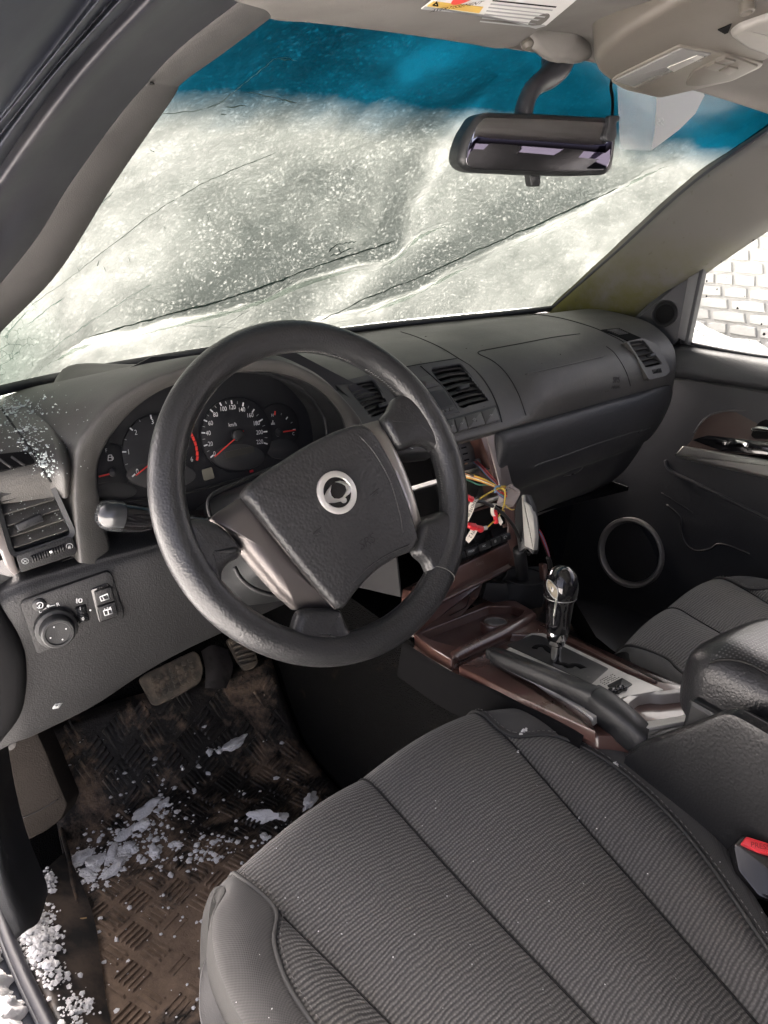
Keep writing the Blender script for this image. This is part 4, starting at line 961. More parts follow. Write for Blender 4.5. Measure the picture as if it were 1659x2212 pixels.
for i, s_ in enumerate(['AUTO', 'MODE', 'A/C', 'FAN', '']):
    ts = [-.26, .0, .29, .56, .79, 1.0]; a = lp((522, 1512), (815, 1392), ts[i]+.015); b = lp((522, 1512), (815, 1392), ts[i+1]-.015)
    q = [(a[0]-3, a[1]-18), (b[0]-3, b[1]-18), (b[0]+6, b[1]+24), (a[0]+6, a[1]+24)]
    bt_ = plate('climate_button', FS, rpoly(FS.poly([C5(*p) for p in q]), .0012), 0, .004, blk_m, cp, b=.0012)
    cx, cy = sum(p[0] for p in q)/4, sum(p[1] for p in q)/4
    f2 = FS.at(*C5(cx, cy), .0042)
    if s_ in ('MODE', 'A/C'): txt(s_, f2, .0052, white_m, bt_)
    elif s_: lathe('symbol', f2, [(.0028, 0), (.0028, .0004), (.0016, .0004), (.0016, 0)], greyp_m, bt_, seg=12)
    else: tube('symbol', [f2.w(.004*math.cos(a_), .0025*math.sin(a_), .0004) for a_ in [k*.6 for k in range(9)]], .0005, greyp_m, bt_, seg=5)
wp = plate('wood_panel', FS, rpoly(FS.poly([CF(*p) for p in [(-300, 1560), (200, 1310), (742, 1046), (775, 1180), (700, 1290), (130, 1570), (-330, 1800)]]), .002), -.02, .001, wood_m, dash, b=.0015)
txt('CARD', FS.at(*CF(412, 1281), .001), .0072, M('faded_print', (.22, .17, .15), .5), wp)
loft('wood_ledge', [[FS.w(*FS.uv(*CF(*p)), .002) for p in [(-330, 1790), (130, 1560), (400, 1430), (700, 1285)]], [FS.w(*FS.uv(*CF(*p)), .010) for p in [(-320, 1815), (140, 1585), (410, 1455), (690, 1315)]], [FS.w(*FS.uv(*CF(*p)), .004) for p in [(-310, 1850), (150, 1620), (410, 1490), (660, 1365)]], [FS.w(*FS.uv(*CF(*p)), -.012) for p in [(-310, 1870), (150, 1640), (410, 1510), (650, 1385)]]], 20, 12, wood_m, dash)
dr = plate('drawer_front', FS, rpoly(FS.poly([CF(*p) for p in [(-250, 1830), (150, 1640), (480, 1480), (420, 1640), (250, 1830), (-250, 2060)]]), .002), -.03, -.006, wood_m, dash, b=.002)
tube('drawer_joint', [FS.w(*FS.uv(*CF(*p)), -.0055) for p in [(-100, 1730), (60, 1650), (250, 1570), (388, 1518)]], .0008, seam_m, dr, seg=5, n=14)
tube('drawer_joint', [FS.w(*FS.uv(*CF(*p)), -.0055) for p in [(345, 1580), (310, 1690), (280, 1745), (120, 1830)]], .0008, seam_m, dr, seg=5, n=14)
# ---- pulled-out cup holder
CZ = P(1130, 1250, y=.115).z
FC = Fr(P(1130, 1250, y=.115), (0, 0, 1), (0, 1, 0))
ch = thing('cup_holder', FC.o+V((0, 0, -.06)), 'black pull-out cup holder hanging open under the centre stack', 'cup holder')
hole = ell(*FC.uv(*CF(870, 1420)), .044, .040, 28)
outl = []
oc = FC.poly([CF(*p) for p in [(470, 1490), (690, 1345), (900, 1325), (1075, 1318), (1092, 1500), (830, 1505)]])
cen = V(FC.uv(*CF(870, 1420)))
for p in hole:
    d = V(p)-cen; best = 9
    for i in range(len(oc)):
        a, b = V(oc[i-1])-cen, V(oc[i])-cen; e = b-a; den = d.x*e.y-d.y*e.x
        if abs(den) < 1e-12: continue
        t = (a.x*e.y-a.y*e.x)/den; s_ = (a.x*d.y-a.y*d.x)/den
        if t > 0 and -1e-6 <= s_ <= 1+1e-6: best = min(best, t)
    outl.append(tuple(cen+d*max(best, 1.04)))
ringplate('tray', FC, outl, hole, -.045, .002, blk_m, ch, h0i=-.03, h1i=.0)
lathe('hole_rim', FC.sub(*cen, 0), [(.044, .0005), (.0435, .003), (.0415, .003), (.041, -.03), (.040, -.03)], low_m, ch, seg=28, sy=.91)
tube('retaining_bail', [FC.w(*FC.uv(*CF(*p)), .004) for p in [(640, 1480), (690, 1410), (680, 1360), (720, 1330), (765, 1315)]], .0016, low_m, ch, n=16, seg=6)
FCF = Fr(FC.w(*FC.uv(*CF(640, 1495)), -.001), (-.25, -.95, .1), (0, 0, 1))
plate('drawer_face', FCF, rpoly(FCF.poly([CF(*p) for p in [(470, 1470), (830, 1500), (1085, 1490), (1100, 1560), (1060, 1700), (640, 1710), (430, 1640)]]), .004), -.01, .004, blk_m, ch, b=.002)

# ---- broken glass crumbs strewn over the left pad
crumb_m = NT('glass_crumbs'); crumb_m.set(col=crumb_m.mix(crumb_m.noise(40), (.45, .54, .51), (.75, .78, .77)), rough=.2, spec=.8); crumb_m = crumb_m.m
def crumbs():
    sf = Surf(pad_l, hood); v, f = [], []
    def put(px, py, s):
        h_ = sf.hit(px, py)
        if not h_: return
        fr = Fr(h_[0]+h_[1]*.0004, h_[1], (random.uniform(-1, 1), random.uniform(-1, 1), .3)); k = random.randint(3, 5)
        poly = [(s*random.uniform(.5, 1.2)*math.cos(6.28*i/k), s*random.uniform(.3, .8)*math.sin(6.28*i/k)) for i in range(k)]
        pv, pf = platemesh(fr, poly, 0, s*.6, 0); o = len(v); v.extend(pv); f.extend(tuple(i+o for i in t) for t in pf)
    for k in range(480):
        t = random.random(); x, y = lp((60, 560), (340, 1010), t); w = 90*(1-t)+35
        if random.random() < .35: x, y, w = 120+random.gauss(0, 110), 560+random.gauss(0, 40), 20
        x += random.gauss(0, w*.75); y += random.gauss(0, w*.5)
        put(*C3(x, y), abs(random.gauss(0, .0010))+.0004)
    for k in range(90): put(*C3(random.uniform(0, 600), random.uniform(400, 1000)), random.uniform(.0003, .0009))
    o = mk('glass_crumbs', v, f, crumb_m, None, smooth=False)
    tag(o, 'scattered white crumbs of broken glass on the left dashboard top', 'broken glass', kind='stuff')
    v, f = [], []
    sf = Surf(side)
    fr = FLV
    for k in range(70):
        x, y = random.uniform(20, 420), random.uniform(1080, 1420); s = random.uniform(.0003, .001)
        q = fr.w(*fr.uv(*C3(x, y)), -.004+random.uniform(0, .002)); f2 = Fr(q, V((random.gauss(0, .3), -.8, .6)), (0, 0, 1))
        pv, pf = platemesh(f2, [(-s, -s*.5), (s, -s*.4), (s*.5, s*.5)], 0, s*.6, 0); o = len(v); v.extend(pv); f.extend(tuple(i+o for i in t) for t in pf)
    o = mk('glass_dust', v, f, crumb_m, None, smooth=False); tag(o, 'fine glass dust caught on the left side vent slats', 'broken glass', kind='stuff')
    sf = PADS; v, f = [], []
    for k in range(46):
        h_ = sf.hit(random.uniform(860, 1360), random.uniform(720, 900))
        if not h_: continue
        s = random.uniform(.0004, .0016); fr = Fr(h_[0]+h_[1]*.0003, h_[1], (random.uniform(-1, 1), .3, .5))
        pv, pf = platemesh(fr, [(-s, -s*.5), (s, -s*.4), (s*.5, s*.5)], 0, s*.5, 0); o = len(v); v.extend(pv); f.extend(tuple(i+o for i in t) for t in pf)
    o = mk('dirt_specks', v, f, M('dirt_specks', (.05, .045, .035), .9), None, smooth=False); tag(o, 'dark dirt specks dotted over the passenger side dashboard top', 'dirt', kind='stuff')
crumbs()
# ================================================================= steering wheel
WT, WA = R_(27.96), R_(-1.34)
WNV = V((math.sin(WA)*math.cos(WT), -math.cos(WA)*math.cos(WT), math.sin(WT)))
WC = V((-.371, -.069, .727)); FW = Fr(WC, WNV, (0, 0, 1))
wheel = thing('steering_wheel', WC, 'black leather four-spoke steering wheel with silver trims, turned slightly left', 'steering wheel')
def w4(pts, h=0.): return FW.poly([C4(*p) for p in pts], h)
RR, rr = .1752, .0175
rows = []
for i in range(120):
    a = 2*math.pi*i/120; c = (math.cos(a), math.sin(a))
    k = 1+.05*math.cos(2*(a-R_(19)))**2
    rows.append([FW.w((RR+rr*k*math.cos(b))*c[0], (RR+rr*k*math.cos(b))*c[1], rr*1.05*math.sin(b)) for b in [2*math.pi*j/24 for j in range(24)]])
v, f, _ = gridmesh(rows, True, True); rim_o = mk('rim', v, f, leath_m, wheel)
# stitches along the inner edge and two cross seams
thread_m = M('thread', (.10, .10, .095), .8)
sv, sf_ = [], []
for i in range(300):
    a = 2*math.pi*(i+.5)/300
    if int(i/6) % 9 == 8: continue
    b = math.pi*1.02-.25; r1, r2 = RR+(rr+.0004)*math.cos(b), RR+(rr+.0004)*math.cos(b+.16)
    p0 = FW.w(r1*math.cos(a), r1*math.sin(a), rr*math.sin(b)); p1 = FW.w(r2*math.cos(a+.008), r2*math.sin(a+.008), rr*math.sin(b+.16))
    tv, tf = tubemesh([p0, p1], .0005, 4); o = len(sv); sv += tv; sf_ += [tuple(q+o for q in t) for t in tf]
mk('stitching', sv, sf_, thread_m, rim_o, kind='stuff')
for a in (R_(-44),):
    tube('cross_seam', [FW.w((RR+(rr*1.03)*math.cos(b))*math.cos(a+.02*math.sin(b)), (RR+(rr*1.03)*math.cos(b))*math.sin(a+.02*math.sin(b)), rr*1.08*math.sin(b)) for b in [math.pi*(-.15+1.3*j/14) for j in range(15)]], .0006, thread_m, rim_o, seg=5)
right_trim_m = M('satin_silver', (.42, .40, .37), .34, metal=.8, rvar=.05)
def spoke(pts, h0=-.004, h1=.013):
    return pillow('spoke', FW, rpoly(w4(pts, .004), .012, 3), -.006, .011, .011, leath_m, wheel, crown=.0015, n=70, it=2)
spoke([(120, 1020), (262, 1034), (340, 1082), (434, 1190), (420, 1230), (346, 1262), (318, 1312), (332, 1420), (230, 1400), (110, 1220)])
spoke([(716, 1490), (946, 1495), (956, 1570), (1005, 1645), (1040, 1720), (630, 1720), (692, 1600)])
spoke([(1138, 513), (1190, 475), (1214, 395), (1340, 370), (1490, 600), (1440, 700), (1388, 645), (1320, 645), (1236, 690)])
spoke([(1350, 1035), (1425, 1028), (1455, 985), (1540, 1000), (1505, 1310), (1400, 1345), (1385, 1262), (1310, 1208), (1330, 1140)])
lathe('hub_back', FW.sub(.012, -.02, 0), [(.085, -.006), (.088, -.02), (.075, -.045), (.06, -.06)], blk_m, wheel, seg=32, sx=1.05, sy=.8)
dome('silver_trim', FW, rpoly(w4([(270, 1030), (310, 992), (428, 916), (470, 945), (580, 1085), (720, 1262), (850, 1415), (925, 1502), (716, 1500), (620, 1415), (520, 1300), (430, 1190), (340, 1078)]), .003), -.004, .006, silver_m, wheel, rings=5, pw=3)
dome('silver_trim', FW, rpoly(w4([(1005, 550), (1142, 514), (1215, 640), (1265, 745), (1305, 850), (1340, 950), (1364, 1040), (1360, 1096), (1336, 1148), (1265, 985), (1170, 755), (1075, 600)]), .003), -.004, .008, right_trim_m, wheel, rings=5, pw=3)
pp = (w4([(432, 912), (452, 858), (560, 778), (760, 650), (900, 580), (960, 560), (1034, 541), (1066, 556), (1105, 592), (1150, 668), (1196, 746), (1245, 860), (1284, 968), (1318, 1070), (1334, 1142), (1322, 1185), (1300, 1203), (1230, 1225), (1120, 1295), (1040, 1372), (985, 1440), (948, 1500), (908, 1500), (830, 1412), (700, 1258), (560, 1082), (470, 962)], .008))
padw = pillow('airbag_pad', FW, pp, -.008, .015, .0075, pad_m, wheel, crown=.005, n=140, it=2)
for m_, q in ((silver_m, [(446, 922), (560, 1080), (700, 1256), (830, 1410), (908, 1500)]), (silver_m, [(1034, 539), (1103, 590), (1194, 745), (1283, 967), (1334, 1144)])):
    tube('trim_edge', [FW.w(*FW.uv(*C4(*p), .007), .007) for p in q], .0009, silver_m, wheel, n=30, seg=6)
PW = Surf(padw)
def pline(name, pts, r, m, n=14): 
    q = [PW.at(*C4(*p), .0001) for p in pts]; q = [p for p in q if p]; return tube(name, q, r, m, padw, n=n, seg=5)
pline('pad_crease', [(1035, 600), (1120, 700), (1195, 840), (1240, 990), (1262, 1110)], .0010, pad_m, 20)
pline('pad_crease', [(1000, 1360), (1080, 1280), (1180, 1215), (1290, 1165)], .0009, pad_m, 16)
for c in ((815, 1095), (1115, 892)):
    pline('horn_emboss', [(c[0]-22, c[1]+18), (c[0]-8, c[1]+2), (c[0]+18, c[1]-18)], .0008, low_m, 8); pline('horn_emboss', [(c[0]-4, c[1]+16), (c[0]+6, c[1]+4), (c[0]+16, c[1]+10)], .0008, low_m, 8)
e = PW.fr(*C4(1070, 1152), up=FW.v); txt('SRS', e.sub(0, 0, 0, R_(18)), .015, low_m, padw, .0004, ext=.0003, shear=.2)
# badge
eb = PW.fr(*C4(916, 895), up=FW.v); EB = Fr(eb.o+FW.n*.001, FW.n, FW.v)
bd = lathe('badge', EB, [(.0238, -.004), (.0238, .0012), (.0230, .0018), (.0178, .0018), (.0170, .001), (.0170, 0)], M('badge_ring', (.62, .61, .58), .34, metal=.55, rvar=.05), wheel, seg=40)
lathe('badge_disc', EB, [(.0172, -.003), (.0172, .0004), (0, .0005)], glossb_m, bd, seg=36)
def bp(pts): return EB.poly([C4(*p) for p in pts])
plate('badge_wing', EB, bp([(886, 857), (862, 888), (847, 920), (853, 938), (872, 950), (905, 948), (935, 941), (946, 944), (958, 936), (958, 924), (944, 920), (925, 928), (900, 926), (886, 912), (880, 890)]), .0004, .0018, bright_m, bd, b=.0005)
plate('badge_wing', EB, bp([(905, 840), (930, 834), (962, 842), (985, 864), (991, 886), (980, 902), (962, 916), (952, 926), (944, 920), (958, 900), (966, 880), (960, 860), (940, 848)]), .0004, .0018, bright_m, bd, b=.0005)
lathe('badge_pin', EB.sub(*EB.uv(*C4(950, 935)), .0004), [(.0032, 0), (.0032, .0018), (.0018, .002), (.0018, .0006), (0, .0006)], bright_m, bd, seg=14)

# ---- column shroud with stalks
col_t = thing('steering_column', WC-WNV*.12+V((0, 0, -.1)), 'black plastic steering column cover with light and wiper stalks', 'steering column')
def rsec(h, a, b, cy=0., n=28, cx=0.):
    return [FW.w(cx+.012+a*math.copysign(abs(math.cos(t))**.6, math.cos(t)), cy+b*math.copysign(abs(math.sin(t))**.6, math.sin(t)), h) for t in [2*math.pi*i/n for i in range(n)]]
v, f, _ = gridmesh([rsec(-.05, .056, .054, -.02), rsec(-.062, .066, .060, -.02), rsec(-.12, .078, .066, -.025), rsec(-.20, .085, .075, -.03), rsec(-.30, .09, .085, -.04)], True); f.append(tuple(range(28)))
mk('column_cover', v, f, blk_m, col_t)
tube('cover_lip', [FW.w(*FW.uv(*C4(*p), -.05), -.05) for p in [(262, 1020), (248, 960), (262, 915), (310, 882), (400, 842), (500, 800), (620, 750)]], .0022, low_m, col_t, n=30, seg=6)
tube('cover_lip', [FW.w(*FW.uv(*C4(*p), -.09), -.09) for p in [(385, 1280), (420, 1340), (480, 1390), (560, 1420), (650, 1430)]], .003, low_m, col_t, n=24, seg=6)
T0, T1 = P(232, 1112, y=.048), P(340, 1122, y=.052)
TS = Fr(T0, T0-T1, (0, 0, 1)); L_ = (T1-T0).length
st = lathe('light_stalk', TS, [(.009, -L_-.06), (.0095, -L_), (.0105, -.055), (.0145, -.046), (.0165, -.038), (.0170, -.0145)], glossb_m, col_t, seg=24)
lathe('stalk_cap', TS, [(.0170, -.0150), (.0180, -.014), (.0178, -.004), (.0150, .006), (.009, .011), (0, .0125)], M('stalk_cap_grey', (.028, .03, .032), .2, coat=.5, rvar=.04), st, seg=24)
txt('-', TS.sub(.0, 0, -.03, 0), .008, white_m, st) if False else None
T0, T1 = P(*C4(1385, 668), y=.06), P(*C4(1200, 690), y=.05)
TS2 = Fr(T0, T0-T1, (0, 0, 1))
st2 = lathe('wiper_stalk', TS2, [(.009, -.14), (.0095, -.08), (.013, -.06), (.0155, -.045), (.016, -.008), (.0135, -.001), (0, 0)], blk_m, col_t, seg=20)
wf = Fr(T0.lerp(T1, .55)+(CAM-T0).normalized()*.0166, CAM-T0, (0, 0, 1))
tube('symbol', [wf.w(*p, 0) for p in [(-.007, .004), (0, .006), (.007, .004)]], .0005, white_m, st2, seg=5); tube('symbol', [wf.w(-.004, .003, 0), wf.w(.002, -.006, 0)], .0006, white_m, st2, seg=5); tube('symbol', [wf.w(.003, .003, 0), wf.w(.002, -.006, 0)], .0005, white_m, st2, seg=5)
# ================================================================= centre console
FCo = Fr((0, 0, .401), (0, .16, 1), (0, 1, 0))
con = thing('center_console', (0, -.1, .3), 'brown and silver centre console between the front seats with gear gate', 'center console')
def ca(pts, h=0.): return FCo.poly([CA(*p) for p in pts], h)
plate('console_base', FCo, rpoly(ca([(50, 470), (390, 300), (620, 345), (1180, 640), (1350, 690), (1390, 780), (1100, 860), (880, 860), (230, 595)]), .006), -.06, -.012, wood_m, con, b=.004)
# left flank of the base: black carpet-topped side
fa = [CA(*p) for p in [(20, 480), (230, 608), (420, 690), (640, 795), (840, 880)]]
loft('console_flank', [[FCo.w(*FCo.uv(*p, -.006), -.006) for p in fa], [FCo.w(*FCo.uv(*p, -.006), -.006)+V((-.004, 0, -.006)) for p in fa], [FCo.w(*FCo.uv(*p, -.006), -.006)+V((-.008, 0, -.03)) for p in fa], [FCo.w(*FCo.uv(*p, -.006), -.006)+V((-.010, 0, -.06)) for p in fa]], 30, 10, dull_m, con)
# tray with raised rim
to = ca([(62, 455), (230, 380), (400, 300), (520, 305), (600, 350), (602, 372), (500, 440), (400, 480), (260, 545), (235, 575), (140, 520)])
ti = ca([(92, 450), (240, 388), (400, 325), (500, 325), (560, 345), (545, 365), (470, 412), (380, 452), (262, 512), (240, 505), (150, 480)])
ringplate('tray_rim', FCo, rpoly(to, .003, 2), rpoly(ti, .003, 2), -.03, .006, wood_m, con, h0i=-.03, h1i=.004, bev=.003)
plate('tray_floor', FCo, inset(rpoly(ti, .003, 2), -.004), -.034, -.026, wood_m, con, b=0)
rm = [FCo.w(*FCo.uv(*CA(*p)), .006) for p in [(240, 560), (262, 535), (400, 470), (480, 432), (560, 385), (597, 358)]]
rm = [p-FCo.n*.007 for p in rm]
tube('tray_front_rim', rm, [.006, .011, .012, .013, .012, .008], wood_m, con, n=24, seg=10)
so = FCo.at(*CA(430, 425), -.012)
ls = lathe('lighter_socket', so, [(.026, -.014), (.026, .012), (.0245, .016), (.021, .0165), (.020, .014), (.019, -.008), (0, -.009)], wood_m, con, seg=28)
lathe('socket_liner', so, [(.0195, .015), (.0188, .0168), (.0170, .0168), (.0165, -.006), (.0, -.0065)], zinc_m, ls, seg=24)
lathe('coin_peg', FCo.at(*CA(275, 490), -.026), [(.016, 0), (.015, .010), (.011, .011), (.010, .004), (0, .004)], dull_m, con, seg=20)
lathe('coin_peg', FCo.at(*CA(362, 430), -.026), [(.012, 0), (.011, .008), (0, .009)], wood_m, con, seg=18)
# brown shoulders either side of the gate panel
plate('wood_shoulder', FCo, rpoly(ca([(262, 592), (410, 520), (415, 580), (560, 655), (720, 735), (850, 812), (885, 888), (560, 740)]), .004), -.014, .002, wood_m, con, b=.003)
plate('wood_shoulder', FCo, rpoly(ca([(480, 440), (605, 372), (690, 410), (930, 530), (1170, 658), (1300, 680), (1190, 712), (1040, 640), (760, 505), (640, 447), (590, 450)]), .004), -.014, .001, wood_m, con, b=.003)
tube('wood_groove', [FCo.w(*FCo.uv(*CA(*p)), .002) for p in [(730, 475), (860, 535), (1000, 605), (1155, 668)]], .003, M('wood_groove', (.05, .02, .015), .35), con, n=20, seg=8)
# silver gate panel
sp_ = plate('gate_panel', FCo, rpoly(ca([(404, 572), (590, 448), (645, 447), (800, 525), (1000, 622), (1190, 705), (1000, 740), (870, 838), (820, 800), (700, 720), (520, 630)]), .003), -.006, .0045, panel_m, con, b=.0015)
plate('gate_plate', FCo, rpoly(ca([(480, 505), (600, 458), (640, 465), (940, 612), (862, 682)]), .003), .004, .0055, M('gate_black', (.03, .03, .031), .4, dirt=(60, (.10, .095, .085), .60, .78)), sp_, b=.0006)
gs = [(608, 524), (622, 512), (650, 514), (668, 532), (690, 545), (700, 562), (692, 578), (716, 590), (742, 596), (760, 606), (776, 598), (800, 598), (826, 612)]
gp = [FCo.w(*FCo.uv(*CA(*p)), .0052) for p in gs]
tube('gate_slot', gp, .0062, dull_m, sp_, seg=6, flat=.18, n=40)
txs = [('OIL  P  R  N  D', 950, 640), ('DO NOT SHIFT', 930, 652), ('WHILE MOVING', 912, 664)]
for i in range(4):
    for j in range(9):
        if (i*7+j*5) % 6 == 0: continue
        a = lp((892, 668), (962, 634), j/9); q = (a[0]+i*9, a[1]+i*5)
        plate('print', FCo, ca([q, (q[0]+5, q[1]-2.5), (q[0]+7.5, q[1]-1), (q[0]+2.5, q[1]+1.5)]), .0046, .0048, dull_m, sp_, b=0)
hs_ = plate('heater_switch', FCo, rpoly(ca([(932, 690), (1000, 655), (1048, 684), (985, 728)]), .002), .004, .006, blk_m, sp_, b=.001)
for k_ in range(2):
    tube('rocker', [FCo.w(*FCo.uv(*CA(*p), .006), .007) for p in [(948+k_*32, 706-k_*12), (966+k_*32, 700-k_*12), (978+k_*32, 708-k_*12)]], .005, glossb_m, hs_, n=8, seg=8)
# rear storage recess with moulded cup
cupo = ca([(1000, 752), (1060, 712), (1130, 704), (1185, 712), (1270, 700), (1328, 682), (1390, 790), (1290, 850), (1105, 880)])
cupi = ca([(1030, 760), (1075, 726), (1130, 716), (1180, 722), (1265, 712), (1310, 706), (1345, 775), (1270, 815), (1090, 845)])
ringplate('storage_rim', FCo, rpoly(cupo, .003, 2), rpoly(cupi, .004, 2), -.02, .0046, panel_m, con, h0i=-.05, h1i=.002, bev=.001)
plate('storage_floor', FCo, inset(rpoly(cupi, .004, 2), -.003), -.05, -.046, M('storage_grey', (.15, .148, .14), .6, grain=900), con, b=0)
lathe('storage_cup', FCo.at(*CA(1132, 800), -.046), [(.026, 0), (.026, .040), (.023, .040), (.022, .006), (0, .004)], M('cup_grey', (.22, .215, .205), .5), con, seg=24)
plate('storage_front', FCo, rpoly(ca([(1105, 875), (1300, 830), (1395, 775), (1410, 800), (1300, 862), (1120, 905)]), .002), -.05, .0, M('rim_grey', (.13, .13, .128), .5), con, b=.003)
plate('wood_corner', FCo, ca([(1352, 835), (1390, 795), (1420, 805), (1418, 822), (1370, 850)]), -.03, .006, wood_m, con, b=.002)

# ---- gear lever
g0 = FCo.at(*CA(698, 578)); gtp = P(1216, 1222, y=-.113)
GL = Fr(g0.o, gtp-g0.o, (0, 1, 0)); GH = (gtp-g0.o).length
gear = thing('gear_lever', g0.o, 'glossy black gear lever with silver collar standing on the console', 'gear lever')
def gl(name, pr, m, par=gear, **k): return lathe(name, GL, [(r, h*GH) for r, h in pr], m, par, seg=28, **k)
gl('shaft', [(.0075, -.03), (.0075, .26)], chrome_m)
gl('collar', [(.0085, .20), (.0120, .22), (.0128, .26), (.0150, .275), (.0155, .35), (.0150, .365)], chrome_m)
gl('grip', [(.0135, .33), (.0165, .36), (.0175, .45), (.0190, .58), (.0205, .66), (.0225, .69)], glossb_m)
kb_ = gl('knob', [(.0215, .685), (.0232, .70), (.0245, .74), (.0248, .79), (.0238, .85), (.0210, .91), (.016, .955), (.009, .988), (0, 1.0)], glossb_m)
gl('knob_joint', [(.0228, .692), (.0236, .697), (.0234, .703)], zinc_m, kb_)
KS = Surf(kb_, [c for c in gear.children if c.name.startswith('grip')][0])
def kpoly(pts, h): return [KS.at(*CF(*p), h) for p in pts]
q = kpoly([(1128, 1450), (1180, 1490), (1222, 1560), (1212, 1640), (1180, 1630), (1130, 1560), (1114, 1500)], .0012)
q = [p for p in q if p]
if len(q) > 3:
    tube('inlay_edge', q, .0009, zinc_m, kb_, closed=True, n=30, seg=6)
    c_ = sum(q, V())/len(q); mk('inlay', [p+(CAM-c_).normalized()*.0004 for p in q], [tuple(range(len(q)))], M('inlay_tan', (.16, .135, .09), .5), kb_, smooth=False)
q = [KS.at(*CF(*p), .0008) for p in [(1208, 1640), (1200, 1720), (1185, 1830)]]; q = [p for p in q if p]
if len(q) == 3: tube('inlay_stripe', q, .0016, bright_m, gear, n=10, seg=6)

# ---- parking brake lever lying beside the gate
pb = thing('parking_brake', FCo.w(*FCo.uv(*CA(1000, 850))), 'black parking brake lever lying left of the gear gate', 'parking brake')
def sect(c, du, h, n=16):
    """rounded box section across the lever"""
    d = du; return [c+d[0]*(d[2]*math.copysign(abs(math.cos(t))**.55, math.cos(t)))+FCo.n*(h/2*math.copysign(abs(math.sin(t))**.55, math.sin(t))) for t in [2*math.pi*i/n for i in range(n)]]
ax = [((425, 535), .014, .008, .014), ((440, 540), .016, .011, .022), ((560, 592), .017, .012, .024), ((700, 652), .018, .012, .026), ((820, 706), .018, .013, .028), ((885, 736), .016, .014, .030)]
ax2 = [((872, 732), .014, .016, .034), ((930, 780), .008, .018, .040), ((1000, 840), .0, .018, .044), ((1070, 900), -.010, .018, .044), ((1120, 945), -.02, .017, .044)]
def lev(name, ax, m):
    C_ = [FCo.w(*FCo.uv(*CA(*a[0]), a[1]), a[1]) for a in ax]; rows = []
    for i, a in enumerate(ax):
        t = (C_[min(i+1, len(C_)-1)]-C_[max(i-1, 0)]).normalized(); s_ = t.cross(FCo.n).normalized()
        rows.append(sect(C_[i], (s_, 0, a[2]), a[3]))
    cols = [cat([r[j] for r in rows], 30) for j in range(16)]; g = [[cols[j][i] for j in range(16)] for i in range(30)]
    v, f, _ = gridmesh(g, True); f += [tuple(range(16)), tuple(29*16+j for j in range(16))]
    return mk(name, v, f, m, pb, sharp=60)
lev('grip', ax, M('brake_grip', (.020, .021, .022), .42, grain=300, gs=.5)); lev('lever_arm', ax2, blk_m)
plate('release_button', FCo.at(*CA(418, 532), .010), rpoly([(-.008, -.008), (.008, -.008), (.008, .008), (-.008, .008)], .003), -.006, .008, blk_m, pb, b=.002)

# ---- armrest box
box = thing('armrest_box', (0, -.55, .25), 'black leather armrest box with perforated padded lid beside the driver seat', 'armrest')
tx = [P(*CA(*p), x=-.085) for p in [(1035, 968), (1120, 926), (1300, 862), (1420, 815), (1475, 800), (1530, 808), (1660, 880), (1800, 970)]]
rr_ = [[p+V((.05, 0, -.02)) for p in tx], [p+V((.012, 0, .001)) for p in tx], [p+V((.004, 0, .002)) for p in tx], [p+V((-.004, 0, -.004)) for p in tx], [p+V((-.007, 0, -.02)) for p in tx], [V((-.094, p.y, .30)) for p in tx], [V((-.096, p.y, .1)) for p in tx]]
loft('box_side', rr_, 60, 30, M('box_vinyl', (.014, .0145, .0155), .36, grain=380, gs=.5), box)
def lidrow(pts, x): return [P(*CA(*p), x=x) for p in pts]
perf = NT('perforated_leather'); d_ = perf.voro(240, vec=perf.new('Mapping', {'Scale': (1, 1, 1)}).outputs[0]); 
def perf_mat():
    t = NT('perforated_leather_lid'); m = t.new('VectorMath', operation='MULTIPLY'); t.l.new(t.co, m.inputs[0]); m.inputs[1].default_value = (230, 230, 230)
    fr_ = t.new('VectorMath', operation='FRACTION'); t.l.new(m.outputs[0], fr_.inputs[0]); s = t.new('SeparateXYZ'); t.l.new(fr_.outputs[0], s.inputs[0])
    a = t.math('SUBTRACT', s.outputs[0], .5); b = t.math('SUBTRACT', s.outputs[1], .5)
    d = t.math('SQRT', t.math('ADD', t.math('MULTIPLY', a, a), t.math('MULTIPLY', b, b)))
    k = t.ramp(d, [(.20, 1.), (.28, 0.)])
    t.set(col=t.mix(k, (.014, .0145, .016), (.10, .10, .10)), rough=.33, normal=t.bump(t.voro(420, 'SMOOTH_F1'), .4, .0006)); return t.m
for n_ in (perf,): bpy.data.materials.remove(n_.m)
rows = []
for i in range(40):
    t = i/39; yy = -.325-.45*t**1.7; fr_ = min(1., ((-.325-yy)/.055)); sc = math.sqrt(max(0., 1-(1-fr_)**2.4)); sc = .55+.45*sc; hz_ = .25+.75*math.sqrt(max(0., 1-(1-fr_)**2.2))
    r_ = []
    for j in range(44):
        a = math.pi*(1.12-1.24*j/43); cx = math.copysign(abs(math.cos(a))**.42, math.cos(a)); cz = math.copysign(abs(math.sin(a))**.5, math.sin(a))
        r_.append(V((.045+.092*sc*cx, yy-.02*(1-abs(cx))*0, .520+.064*hz_*cz)))
    rows.append(r_)
v, f, uv = gridmesh(rows); f.append(tuple(range(44)))
lid = mk('lid', v, f, M('lid_leather', (.013, .0135, .015), .34, grain=420, gs=.6, gd=.0006), box, sharp=70)
mk('box_front', [(-.06, -.36, .3), (.14, -.36, .3), (.14, -.36, .52), (-.06, -.36, .52), (-.06, -.8, .3), (.14, -.8, .3), (.14, -.8, .52), (-.06, -.8, .52)], [(0, 1, 2, 3), (4, 5, 6, 7), (0, 1, 5, 4), (1, 2, 6, 5), (2, 3, 7, 6), (3, 0, 4, 7)], blk_m, box, smooth=False, bev=.006)
LS = Surf(lid)
